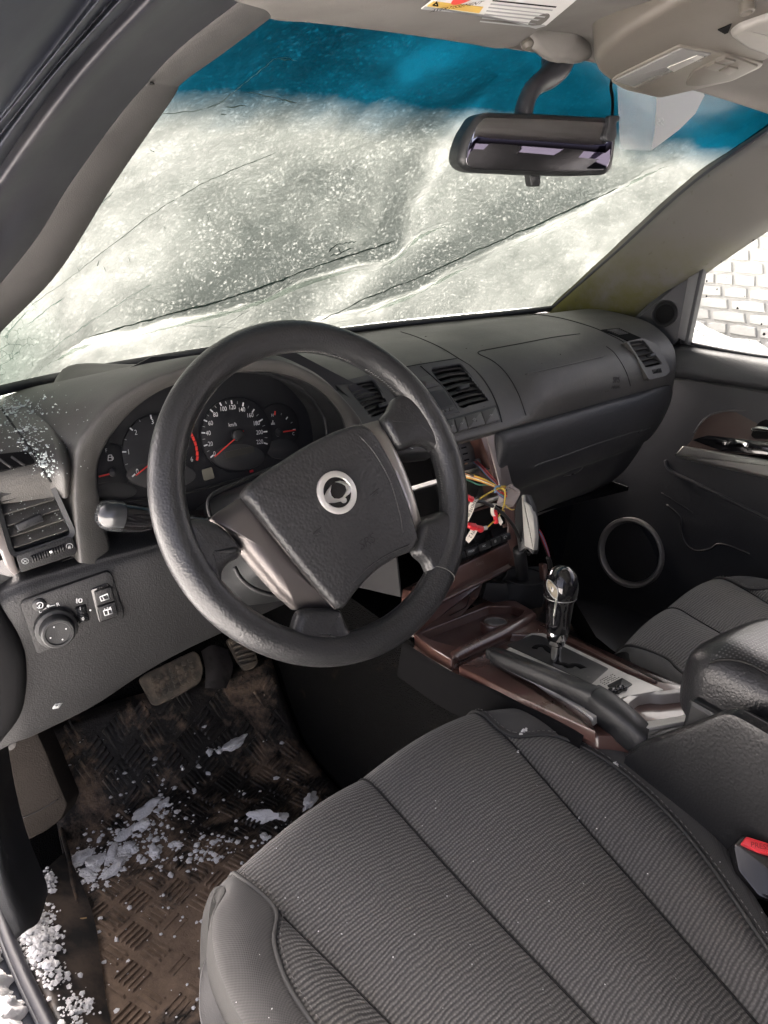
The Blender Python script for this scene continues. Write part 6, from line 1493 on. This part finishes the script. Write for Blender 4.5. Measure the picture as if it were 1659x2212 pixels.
lump(*CB(1400, 1090), 17, 'thick snow chunk highest on the mat, below the accelerator', 1.9, .5, .3); lump(*CB(1236, 1138), 9.5, 'upright snow lump left of the chunk below the accelerator', 1.5, .5, 1.2); lump(*CB(1296, 1130), 9, 'oval snow lump touching the chunk below the accelerator', 1.5, .5, 1.5)
SM = [(440, 592, 38), (700, 470, 26), (470, 622, 26), (1065, 488, 20), (1128, 515, 24), (912, 440, 26), (1118, 428, 22), (1205, 418, 14), (1280, 405, 12), (945, 42, 18), (800, 27, 10), (845, 105, 13), (1030, 35, 16), (1078, 70, 15), (1008, 162, 18), (1265, 178, 14), (885, 600, 18), (535, 685, 13), (603, 932, 12), (515, 890, 12), (540, 1050, 12), (820, 295, 18), (905, 290, 9), (720, 510, 22), (550, 655, 18), (490, 655, 16), (540, 1250, 11), (650, 1113, 9), (520, 1162, 9), (925, 462, 16), (940, 440, 12), (1020, 510, 12), (700, 395, 18), (640, 500, 20), (540, 600, 22), (860, 410, 12), (780, 400, 16)]
for a, b, r in SM: lump(*CC(a, b), r*.41667*.85, 'small white snow crumb scattered on the muddy driver floor mat')
for a, b, r in [(1210, 988, 15), (1155, 1025, 9)]: lump(*CB(a, b), r*.31, 'small white snow crumb scattered on the muddy driver floor mat')
def crumbs2():
    v, f = [], []
    def put(p, r, n=V((0, 0, 1))):
        k = 5; i0 = len(v); ph = random.uniform(0, 6)
        for i in range(k): a = ph+6.283*i/k; q = r*random.uniform(.7, 1.2); v.append(p+V((q*math.cos(a), q*math.sin(a), 0)))
        v.append(p+V((random.uniform(-.2, .2)*r, random.uniform(-.2, .2)*r, r*random.uniform(.5, 1.1))))
        f.extend((i0+i, i0+(i+1) % k, i0+k) for i in range(k))
    for k in range(700):
        if k < 420: x, y = lp((380, 620), (900, 260), random.random()); x += random.gauss(0, 70); y += random.gauss(0, 60)
        elif k < 540: x, y = random.gauss(1050, 150), random.gauss(470, 60)
        else: x, y = random.uniform(250, 1500), random.uniform(-100, 1369)
        h_ = DM.hit(*CC(x, y))
        if h_: put(h_[0]+V((0, 0, .003)), abs(random.gauss(0, .0022))+.0007)
    o = mk('snow_crumbs', v, f, snow_m, None); tag(o, 'fine snow crumbs sprinkled over the muddy floor mat', 'snow', kind='stuff')
    v.clear(); f.clear(); S2 = Surf(sc_o)
    for k in range(1000):
        t = random.random()
        if k < 700: x, y = random.gauss(200, 55), 800+random.gauss(120, 85)
        elif k < 800: x, y = random.gauss(250, 25), random.gauss(630, 30)
        elif k < 880: x, y = random.gauss(290, 40), random.gauss(1130, 40)
        else: x, y = random.gauss(400, 45), random.gauss(1300, 50)
        p = CC(x, y); h_ = S2.hit(*p) or DM.hit(*p)
        if h_: put(h_[0]+V((0, 0, .0005+abs(random.gauss(0, .002)))), abs(random.gauss(0, .0022))+.0006)
    o = mk('sill_powder', v, f, snow_m, None); tag(o, 'powdery snow patch on the dirty door sill plate', 'snow', kind='stuff')
    v.clear(); f.clear()
    SF = Surf(*[c for c in seat.children if c.name.startswith(('center', 'right', 'left'))])
    for k in range(60):
        h_ = SF.hit(random.uniform(500, 1659), random.uniform(1560, 2200))
        if h_: put(h_[0], random.uniform(.0004, .0010))
    for a, b, r in [(1130, 1580, .004), (1126, 1586, .003), (1135, 1577, .003), (1329, 1650, .003), (1333, 1655, .0024), (1250, 1770, .0022), (1190, 1700, .002), (1118, 1625, .002)]:
        h_ = SF.hit(a, b)
        if h_: put(h_[0], r); put(h_[0]+V((.002, .001, .001)), r*.6)
    o = mk('seat_crumbs', v, f, snow_m, None); tag(o, 'tiny white crumbs dotted over the driver seat cloth', 'crumbs', kind='stuff')
crumbs2()
h_ = [P(*CC(*p), z=.026) for p in [(375, 825), (420, 822), (450, 818)]]
o = tube('straw', h_, .0012, M('straw', (.45, .30, .14), .7), None, n=8, seg=5); tag(o, 'thin yellow straw lying on the mud by the mat edge', 'straw')
# ================================================================= right pillar, passenger door, outside
L = [P(a, b, x=.675) for a, b in [(1760, 215), (1659, 287), (1500, 397), (1350, 532), (1240, 628), (1185, 676)]]
Rr = [P(a, b, x=.745) for a, b in [(1760, 400), (1659, 468), (1520, 564), (1402, 656), (1352, 708), (1330, 730)]]
rows = [[p+V((.06, .06, .02)) for p in L], L, [a.lerp(b, .3)+V((-.018, -.012, .008)) for a, b in zip(L, Rr)], [a.lerp(b, .65)+V((-.016, -.012, .006)) for a, b in zip(L, Rr)], Rr, [p+V((.05, 0, -.01)) for p in Rr]]
rp = loft('pillar_trim', rows, 60, 30, pillar_m); tag(rp, 'mould-stained cloth trim on the far right windshield pillar', 'pillar')
tube('edge_seal', [p+V((.006, .008, 0)) for p in L], .006, rubber_m, rp, n=40, seg=8)

FD = Fr((.742, .2, .6), (-1, 0, .02), (0, 0, 1))
door = thing('passenger_door', (.76, .1, .05), 'dark passenger door panel with brown insert, silver armrest strip and speaker', 'car door')
dr_ = [([(1380, 728), (1440, 738), (1480, 744), (1560, 758), (1659, 772), (1900, 800)], .775), ([(1385, 745), (1446, 758), (1500, 765), (1570, 773), (1659, 788), (1900, 820)], .745),
       ([(1390, 785), (1450, 798), (1500, 808), (1570, 818), (1659, 831), (1900, 865)], .722), ([(1390, 800), (1452, 815), (1500, 821), (1570, 831), (1659, 845), (1900, 880)], .738), ([(1390, 805), (1452, 822), (1500, 828), (1570, 838), (1659, 852), (1900, 888)], .732),
       ([(1370, 880), (1450, 900), (1500, 905), (1570, 915), (1659, 930), (1900, 970)], .735), ([(1260, 940), (1440, 1000), (1500, 1018), (1570, 1032), (1659, 1050), (1900, 1090)], .742), ([(1240, 1080), (1430, 1150), (1500, 1185), (1570, 1220), (1659, 1270), (1900, 1380)], .748), ([(1200, 1280), (1400, 1330), (1500, 1400), (1570, 1440), (1659, 1500), (1900, 1650)], .75)]
dp = loft('door_panel', [[P(a, b, x=x) for a, b in r] for r, x in dr_], 50, 80, door_m, door)
DS = Surf(dp)
tube('panel_groove', DS.line([(1452, 818), (1500, 824), (1570, 834), (1659, 849), (1750, 862)], 30, -.001), .002, seam_m, door, seg=5)
# mirror-corner cover with tweeter
FT = Fr(P(1436, 678, x=.745), (-1, -.25, .12), (0, 0, 1))
tw_ = plate('corner_cover', FT, rpoly(FT.poly([(1340, 716), (1352, 704), (1400, 656), (1460, 612), (1492, 590), (1466, 734), (1455, 745), (1420, 738)]), .004), -.03, .0, M('corner_black', (.016, .017, .021), .5), door, b=.003)
tr_ = FT.at(1436, 678)
lathe('tweeter_ring', tr_, [(.030, 0), (.030, .003), (.028, .0045), (.026, .003), (.024, .0)], low_m, tw_, seg=32)
lathe('tweeter_grille', tr_, [(.021, .0), (.020, .002), (0, .003)], dull_m, tw_, seg=28)
# window frame strips and glass
plate('window_post', FT, FT.poly([(1489, 592), (1516, 574), (1482, 738), (1464, 729)]), -.02, .004, M('frame_grey', (.13, .13, .135), .45, metal=.3), door, b=.002)
plate('window_post_edge', FT, FT.poly([(1514, 576), (1524, 570), (1487, 744), (1480, 738)]), -.02, .006, rubber_m, door, b=.002)
tube('window_upper_seal', [P(a, b, x=.77) for a, b in [(1508, 584), (1560, 546), (1659, 478), (1760, 410)]], .006, rubber_m, door, n=20, seg=8)
tube('window_sill_seal', [P(a, b, x=.775) for a, b in [(1470, 738), (1560, 756), (1659, 772), (1900, 803)]], .005, rubber_m, door, n=20, seg=8)
gl_m = NT('side_glass'); tr = gl_m.new('BsdfTransparent', {'Color': (.93, .95, .94, 1)}); gg = gl_m.new('BsdfGlossy', {'Roughness': .03}); mx = gl_m.new('MixShader', {0: .04}); gl_m.l.new(tr.outputs[0], mx.inputs[1]); gl_m.l.new(gg.outputs[0], mx.inputs[2]); gl_m.l.new(mx.outputs[0], gl_m.out.inputs[0]); gl_m = gl_m.m
gpts = [P(a, b, x=.79) for a, b in [(1500, 590), (1659, 470), (1900, 320), (1900, 815), (1659, 785), (1465, 755)]]
gv = gpts+[p+V((.004, 0, 0)) for p in gpts]
mk('window_pane', gv, [tuple(range(6)), tuple(range(11, 5, -1))]+[(i, (i+1) % 6, 6+(i+1) % 6, 6+i) for i in range(6)], gl_m, door, smooth=False)
# upper door frame and rear part of the flank (outside the picture to the right)
# specks of dirt on the pane
v, f = [], []
for a, b, r in [(1617, 491, .006), (1610, 497, .005), (1622, 487, .004), (1629, 494, .003), (1607, 516, .006), (1617, 520, .005), (1627, 519, .004), (1559, 566, .004), (1527, 607, .004), (1549, 625, .003), (1526, 640, .004), (1593, 666, .004), (1501, 700, .005), (1496, 713, .006), (1494, 722, .006), (1500, 690, .004), (1651, 722, .005), (1645, 700, .003), (1608, 640, .002), (1570, 600, .002)]:
    c = P(a, b, x=.789); k = 6; i0 = len(v); r *= .75
    v += [c+V((0, r*random.uniform(.5, 1.2)*math.cos(6.28*i/k), r*random.uniform(.5, 1.2)*math.sin(6.28*i/k))) for i in range(k)]+[c+V((-.0015, 0, 0))]; f += [(i0+i, i0+(i+1) % k, i0+k) for i in range(k)]
mk('pane_dirt', v, f, dull_m, door, smooth=False, kind='stuff')
# brown insert, armrest strip, switches, handle
FI = Fr(P(1580, 940, x=.728), (-1, -.05, .12), (0, 0, 1))
ins = plate('brown_insert', FI, rpoly(FI.poly([(1470, 975), (1493, 951), (1500, 935), (1516, 911), (1539, 895), (1573, 887), (1700, 886), (1900, 900), (1900, 1020), (1700, 992)]), .006), -.03, .0, M('door_brown', (.050, .034, .029), .35, coat=.2), door, b=.004)
FArm = Fr(P(1560, 985, x=.715), (-1, -.05, .35), (0, 0, 1))
plate('armrest_strip', FArm, rpoly(FArm.poly([(1455, 985), (1474, 962), (1659, 992), (1900, 1030), (1900, 1075), (1659, 1031)]), .004), -.03, .002, M('strip_silver', (.34, .33, .31), .3, metal=.75, rvar=.05), door, b=.006, nb=4)
wsp = plate('switch_plate', FI, rpoly(FI.poly([(1495, 950), (1530, 940), (1600, 948), (1670, 955), (1670, 985), (1560, 975)]), .004), -.002, .004, glossb_m, door, b=.002)
for c in ((1560, 955), (1603, 958)):
    f_ = FI.at(*c, .004); plate('window_switch', f_, rpoly([(-.012, -.006), (.012, -.006), (.014, .006), (-.014, .006)], .003), 0, .008, chrome_m if c[0] > 1590 else glossb_m, wsp, b=.003)
plate('handle_pocket', FI, rpoly(FI.poly([(1622, 940), (1640, 912), (1670, 900), (1720, 900), (1720, 950), (1630, 948)]), .006), -.001, .003, dull_m, door, b=.001)
tube('door_handle', [FI.w(*FI.uv(*p), .012) for p in [(1630, 928), (1645, 926), (1665, 928), (1700, 934)]], [.004, .006, .006, .005], chrome_m, door, n=12, seg=8)
hl = M('edge_grey', (.05, .05, .052), .45)
tube('pocket_edge', DS.line([C6(1000, 1165), C6(1008, 1205), C6(1040, 1240), C6(1120, 1280), C6(1400, 1415), C6(1659, 1548), C6(1900, 1680)], 40, .003), .004, hl, door, seg=6)
None and tube('pocket_edge', DS.line([C6(965, 1380), C6(1050, 1440), C6(1170, 1508)], 14, .002), .0022, hl, door, seg=6)
pe_m = M('pocket_edge', (.018, .018, .019), .5)
tube('pocket_edge', DS.line([(1429, 1065), (1460, 1084), (1496, 1107)], 14, -.0005), .0016, pe_m, door, seg=6)
tube('pocket_edge', DS.line([(1440, 1090), (1469, 1117), (1471, 1148), (1482, 1176), (1504, 1190), (1535, 1186), (1557, 1175), (1619, 1197)], 40, -.001), .0030, pe_m, door, seg=6)
tube('insert_edge', [FI.w(*FI.uv(*p), .001) for p in [(1500, 935), (1516, 911), (1539, 895), (1573, 887), (1660, 887), (1800, 893)]], .0018, hl, door, n=24, seg=6)
fs_ = Fr(P(1364, 1193, x=.742), (-1, -.12, .10), (0, 0, 1))
spk = lathe('speaker_ring', fs_, [(.089, -.01), (.0895, .008), (.087, .013), (.081, .014), (.076, .008), (.0745, -.004)], M('ring_grey', (.34, .33, .31), .4, metal=.5), door, seg=48)
lathe('speaker_grille', fs_, [(.078, -.004), (.07, .001), (.04, .004), (0, .005)], M('grille', (.022, .021, .020), .7, grain=250, gs=.8, gd=.001), spk, seg=36)
# little brown end of the stack trim by the gear knob
FX = Fr(P(*CF(1090, 1400), y=.09), (-.2, -.95, .2), (0, 0, 1))
plate('stack_foot_trim', FX, rpoly(FX.poly([CF(*p) for p in [(1062, 1290), (1115, 1282), (1122, 1400), (1100, 1560), (1050, 1680), (1000, 1740), (1040, 1620), (1078, 1500)]]), .003), -.012, .0, wood_m, dash, b=.002)

# ---- stone-pattern fence and snow bank beyond the window
def fence():
    X = 3.3
    fe = thing('stone_fence', (X, 3.2, -.42), 'pale precast fence with stone pattern seen through the side window', 'fence')
    fm = M('fence_concrete', (.40, .395, .38), .85, grain=60, gs=.5, gd=.004); gm = M('fence_joint', (.365, .36, .345), .9)
    o = bx('fence_panel', (X+.02, -3.5, -.42), (X+.10, 9.5, 1.9), gm, fe, bev=0)
    base = []
    for k in range(6):
        m = bmesh.new(); w = [.17, .12, .21, .10, .14, .18][k]/2; h = .028
        pts = [(-w, -h), (-w*.3, -h*1.1), (w*.9, -h), (w, h*.6), (w*.4, h), (-w*.8, h*.9)]
        a = [m.verts.new((.0, p, q)) for p, q in pts]; b = [m.verts.new((-.010, p*.94, q*.8)) for p, q in pts]
        m.faces.new(b); n = len(pts)
        for i in range(n): m.faces.new((a[i], a[(i+1) % n], b[(i+1) % n], b[i]))
        bmesh.ops.recalc_face_normals(m, faces=m.faces); me = bpy.data.meshes.new('stone'); m.to_mesh(me); m.free(); me.materials.append(fm); base.append(me)
    WID = [.17, .12, .21, .10, .14, .18]; r = 0; z = .60; cnt = 0
    while z < 1.50:
        y = .85-random.uniform(0, .12)
        while y < 2.3:
            k = random.randrange(6); s = bpy.data.objects.new('stone', base[k]); COL.objects.link(s); s.parent = fe
            s.location = V((X+.018, y+WID[k]/2, z))-ORG[fe]; y += WID[k]+.012; cnt += 1
        z += .066; r += 1
    for yy in (2.05, 4.1, 6.15): bx('fence_post', (X-.05, yy-.06, -.42), (X+.14, yy+.06, 1.95), fm, fe, bev=.01)
fence()
def bank():
    rows = []
    for j in range(40):
        t = j/39; r = []
        for i in range(70):
            y = -2.5+9*i/69; x = 1.25+1.95*t; h = (.02+1.24*math.sin(math.pi*min(1, t*1.02)*.62)**1.6)
            h *= .90+.12*(y-1.2)*.5*(1 if abs(y-1.2) < 3 else 0)+.05*math.sin(y*1.9+2.2)+.04*math.sin(y*5+t*7)+.02*math.sin(y*13-t*9); r.append(V((x, y, -.43+h+random.uniform(-.012, .012))))
        rows.append(r)
    v, f, uv = gridmesh(rows); o = mk('snow_bank', v, f, M('old_snow', (.42, .42, .41), .8, dirt=(2.5, (.22, .19, .15), .52, .75), grain=40, gs=.8, gd=.02)); tag(o, 'ploughed snow bank in front of the stone fence', 'snow bank')
bank()
# ================================================================= visors, overhead console, mirror
def C2(a, b): return (a*.5+829.5, b*.5)
vis = thing('sun_visor', P(850, 20, y=-.1), 'folded grey cloth driver sun visor with a warning label', 'sun visor')
fe_ = [(545, 18, -.075), (590, 36, -.06), (700, 49, -.012), (860, 69, .028), (1000, 90, .052), (1072, 102, .06), (1110, 98, .055), (1128, 86, .045)]
e = row(fe_)
bk_ = row([(430, -60, -.20), (520, -60, -.20), (680, -60, -.19), (860, -60, -.18), (1050, -60, -.17), (1180, -60, -.15), (1240, -45, -.13), (1275, -30, -.11)])
mid_ = [a.lerp(b, .5)+V((0, 0, -.004)) for a, b in zip(e, bk_)]
vz = loft('visor_pad', [[p+V((0, .01, .020)) for p in e], [p+V((0, .008, .008)) for p in e], e, [a.lerp(b, .06)+V((0, 0, -.002)) for a, b in zip(e, bk_)], mid_, bk_], 60, 40, liner_m, vis)
VS_ = Surf(vz)
stain_m = M('visor_stain', (.16, .155, .15), .95)
lab = [C2(*p) for p in [(160, 36), (218, -10), (840, -10), (700, 108), (655, 121), (560, 95), (440, 62)]]
h0_ = VS_.hit(*C2(520, 40)); FL_ = Fr(h0_[0]+h0_[1]*.0006, h0_[1], (0, 1, 0))
lb = plate('warning_label', FL_, FL_.poly(lab), 0, .0006, M('label_paper', (.60, .60, .59), .5, rvar=.05), vis, b=0)
plate('label_border', FL_, FL_.poly([C2(*p) for p in [(160, 36), (175, 24), (430, 60), (640, 108), (690, 104), (700, 108), (655, 121), (560, 95), (440, 62)]]), .0006, .0009, greyp_m, lb, b=0)
plate('label_band', FL_, FL_.poly([C2(*p) for p in [(186, 22), (212, 2), (428, 26), (410, 52)]]), .0006, .0010, M('label_yellow', (.62, .40, .08), .5, rvar=.05), lb, b=0)
txt('AVERTISSEMENT', FL_.at(*C2(315, 28), .001, R_(188)), .0105, dull_m, lb, .0003, sx=.75)
tube('label_triangle', [FL_.w(*FL_.uv(*C2(*p), .001), .0012) for p in [(212, 20), (226, 8), (232, 24)]], .0008, dull_m, lb, closed=True, seg=5)
lathe('label_emblem', FL_.at(*C2(345, -6), .0008), [(.012, 0), (.012, .0003), (0, .0004)], red_m, lb, seg=24)
for i in range(7):
    a, b = lp((440, 20), (400, 60), 0), (0, 0)
    y_ = -4+i*15; x0_, x1_ = 470-i*9, 745-i*16
    plate('label_text_line', FL_, FL_.poly([C2(*p) for p in [(x0_, y_), (x1_-(30 if i % 3 == 2 else 0), y_+(x1_-x0_)*.105), (x1_-4, y_+(x1_-x0_)*.105+5), (x0_-3, y_+5)]]), .0006, .0009, greyp_m if i else dull_m, lb, b=0)
plate('visor_stain', FL_, FL_.poly([C2(*p) for p in [(205, 140), (250, 105), (285, 95), (262, 128), (235, 148)]]), -.002, .0004, stain_m, vis, b=0) if False else None
# header pad around the mirror foot
hp_ = P(*C2(720, 215), y=.055); FH = Fr(hp_, (0, -.45, -.89), (0, 1, 0))
hpad = dome('header_pad', FH, rpoly(FH.poly([C2(*p) for p in [(590, 172), (640, 150), (830, 170), (905, 230), (880, 262), (800, 246), (740, 252), (660, 236), (630, 200)]]), .008), .0, .016, liner_m, None, rings=6); tag(hpad, 'moulded grey header pad around the mirror foot', 'header pad')
lathe('visor_clip', FH.at(*C2(618, 184), .002), [(.008, -.004), (.008, .004), (.004, .008), (0, .008)], beige_m, hpad, seg=14)

# overhead console
FO = Fr(P(1480, 110, z=1.235), (-.05, -.30, -.95), (0, 1, 0))
oc_ = thing('overhead_console', FO.o, 'beige overhead console with map lamp lens and buttons', 'overhead console')
def o2(pts, h=0.): return FO.poly([C2(*p) for p in pts], h)
ob = plate('console_shell', FO, rpoly(o2([(905, 236), (925, 195), (1010, 120), (1235, -20), (1500, -140), (1900, -140), (1900, 120), (1640, 236), (1480, 300), (1290, 362), (1180, 392), (1040, 352), (975, 328), (925, 290)]), .010, 4), -.05, .010, beige_m, oc_, b=.010, nb=4)
plate('lamp_panel', FO, rpoly(o2([(975, 312), (1000, 290), (1275, 152), (1420, 178), (1640, 232), (1625, 252), (1500, 312), (1290, 362), (1190, 385), (1040, 350)]), .005), .008, .0125, M('lamp_panel', (.125, .115, .098), .4), oc_, b=.002)
lamp_m = NT('lamp_lens'); lamp_m.set(col=(.16, .16, .155), rough=.12, coat=.6, normal=lamp_m.bump(lamp_m.noise(90, 2), .2, .002)); lamp_m = lamp_m.m
ln = plate('lamp_lens', FO, rpoly(o2([(988, 304), (1278, 160), (1418, 184), (1300, 235), (1085, 334)]), .004), .012, .0145, lamp_m, oc_, b=.002)
plate('lens_reflector', FO, o2([(1220, 240), (1350, 186), (1380, 192), (1250, 258)]), .0145, .0152, bright_m, ln, b=0)
bpn = plate('button_panel', FO, rpoly(o2([(1330, 262), (1455, 195), (1490, 188), (1618, 238), (1500, 300), (1350, 325), (1300, 322)]), .004), .012, .015, beige_m, oc_, b=.0015)
for q in ([(1385, 235), (1425, 212), (1475, 224), (1432, 250)], [(1440, 252), (1482, 228), (1530, 240), (1488, 266)], [(1430, 208), (1470, 192), (1520, 206), (1480, 220)]):
    b_ = plate('lamp_button', FO, rpoly(o2(q), .002), .014, .0175, beige_m, oc_, b=.001)
for t_, x, y in [('S/ROOF', 1345, 262), ('OPEN', 1455, 272)]: txt(t_, FO.at(*C2(x, y), .015, R_(205)), .005, greyp_m, bpn)
plate('glasses_holder', FO, rpoly(o2([(1490, 95), (1530, 60), (1700, 0), (1900, -40), (1900, 150), (1660, 185), (1560, 150)]), .006), .006, .018, M('holder_grey', (.19, .182, .168), .5), oc_, b=.006, nb=3)
plate('holder_gap', FO, o2([(1440, 88), (1500, 62), (1485, 100), (1470, 106)]), .009, .0112, dull_m, oc_, b=0)
lathe('screw_cap', FO.at(*C2(1568, 45), .018), [(.008, -.008), (.008, .002), (.006, .003), (.004, .0015), (0, .0015)], beige_m, oc_, seg=18)
# passenger visor and its hook
vp = thing('sun_visor', P(1640, 150, y=-.02), 'passenger sun visor edge in the top right corner', 'sun visor')
pv0 = row([(1545, 172, .055), (1600, 150, .03), (1659, 128, .0), (1800, 80, -.06)]); pv1 = row([(1556, 186, .06), (1605, 166, .035), (1659, 148, .005), (1800, 100, -.055)])
loft('visor_edge', [[p+V((0, -.03, .012)) for p in pv0], pv0, [a.lerp(b, .5)+V((0, -.003, -.004)) for a, b in zip(pv0, pv1)], pv1, [p+V((0, .03, .006)) for p in pv1]], 20, 14, beige_m, vp)
tube('visor_rod', row([(1556, 163, .045), (1600, 146, .022), (1659, 121, -.005)]), .0035, dull_m, vp, n=12, seg=8)
lathe('visor_hook', Fr(P(*C2(1535, 395), y=.065), (-.2, -.8, -.5), (0, 0, 1)), [(.012, -.012), (.012, .0), (.008, .006), (0, .007)], liner_m, vp, seg=18)
tube('visor_hook_lip', [P(*C2(*p), y=.055) for p in [(1500, 392), (1525, 380), (1550, 384)]], .004, liner_m, vp, n=8, seg=8)

# ---- rear view mirror
mo = P(1160, 315, y=.028); FM = Fr(mo, V((-.36, -.93, -.07)), (0, 0, 1))
mir = thing('rear_view_mirror', P(1165, 130, y=.075), 'black rear view mirror on a bent arm below the header', 'mirror')
def m2(pts, h=0.): return FM.poly([C2(*p) for p in pts], h)
mo_p = [(440, 484), (700, 492), (960, 506), (1000, 518), (1010, 560), (1004, 640), (990, 730), (962, 756), (820, 762), (640, 758), (380, 746), (338, 728), (318, 694), (326, 640), (348, 580), (398, 500)]
housing = plate('housing', FM, rpoly(m2(mo_p), .006, 3), -.038, .002, blk_m, mir, b=.010, nb=4)
mg = [(432, 508), (700, 516), (950, 530), (982, 545), (986, 590), (974, 690), (955, 734), (820, 742), (640, 740), (392, 732), (356, 715), (350, 690), (362, 630), (396, 545)]
mm = M('mirror_silver', (.30, .30, .315), .03, metal=1., rvar=.0)
plate('mirror_glass', FM, rpoly(m2(mg), .005, 3), .0015, .0030, mm, mir, b=.0005)
plate('dip_lever', FM, rpoly(m2([(632, 752), (686, 754), (684, 806), (640, 808)]), .003), -.020, -.004, blk_m, mir, b=.003)
arm = [P(*C2(*p), y=c) for *p, c in [(752, 240, .085), (748, 290, .08), (715, 330, .076), (655, 372, .07), (622, 420, .064), (606, 470, .060), (602, 520, .058)]]
tube('mirror_arm', arm, [.026, .025, .022, .017, .015, .0145, .014], M('arm_plastic', (.030, .031, .036), .45), mir, n=40, seg=14, flat=.7)
tube('sensor_cable', [P(*C2(*p), y=c) for *p, c in [(984, 340, .05), (980, 380, .045), (988, 430, .03), (986, 500, .015)]], .0022, dull_m, mir, n=20, seg=6)
FCl = FM.at(*C2(975, 560), .004)
cl_ = plate('sensor_clip', FCl, rpoly(FCl.poly([C2(*p) for p in [(962, 500), (1010, 500), (1012, 520), (996, 530), (998, 590), (985, 612), (955, 612), (946, 590), (960, 545)]]), .003), -.004, .006, blk_m, mir, b=.002)
# tinted rear glass and headrests seen only in the mirror
rg = NT('rear_tint'); tr = rg.new('BsdfTransparent', {'Color': (.085, .078, .105, 1)}); rg.l.new(tr.outputs[0], rg.out.inputs[0])
o = mk('rear_window', [(-.95, -2.33, .70), (.95, -2.33, .70), (.95, -2.33, 1.36), (-.95, -2.33, 1.36)], [(0, 1, 2, 3)], rg.m, None, smooth=False); tag(o, kind='structure')
o = mk('rear_side_window', [(-.75, -2.25, .82), (-.75, -1.25, .82), (-.63, -1.25, 1.26), (-.63, -2.2, 1.26)], [(0, 1, 2, 3)], rg.m, None, smooth=False); tag(o, kind='structure')
o = mk('rear_side_window', [(.83, -2.25, .80), (.83, -.9, .80), (.72, -.9, 1.28), (.72, -2.2, 1.28)], [(0, 1, 2, 3)], rg.m, None, smooth=False); tag(o, kind='structure')

# ================================================================= lettering to plain meshes
dg = bpy.context.evaluated_depsgraph_get(); dg.update()
for o in [o for o in scene.objects if o.type == 'FONT']:
    me = bpy.data.meshes.new_from_object(o.evaluated_get(dg)); n = bpy.data.objects.new('lettering', me); COL.objects.link(n); n.parent = o.parent; n.matrix_local = o.matrix_local.copy()
    if not me.materials: me.materials.append(o.data.materials[0])
    bpy.data.objects.remove(o)
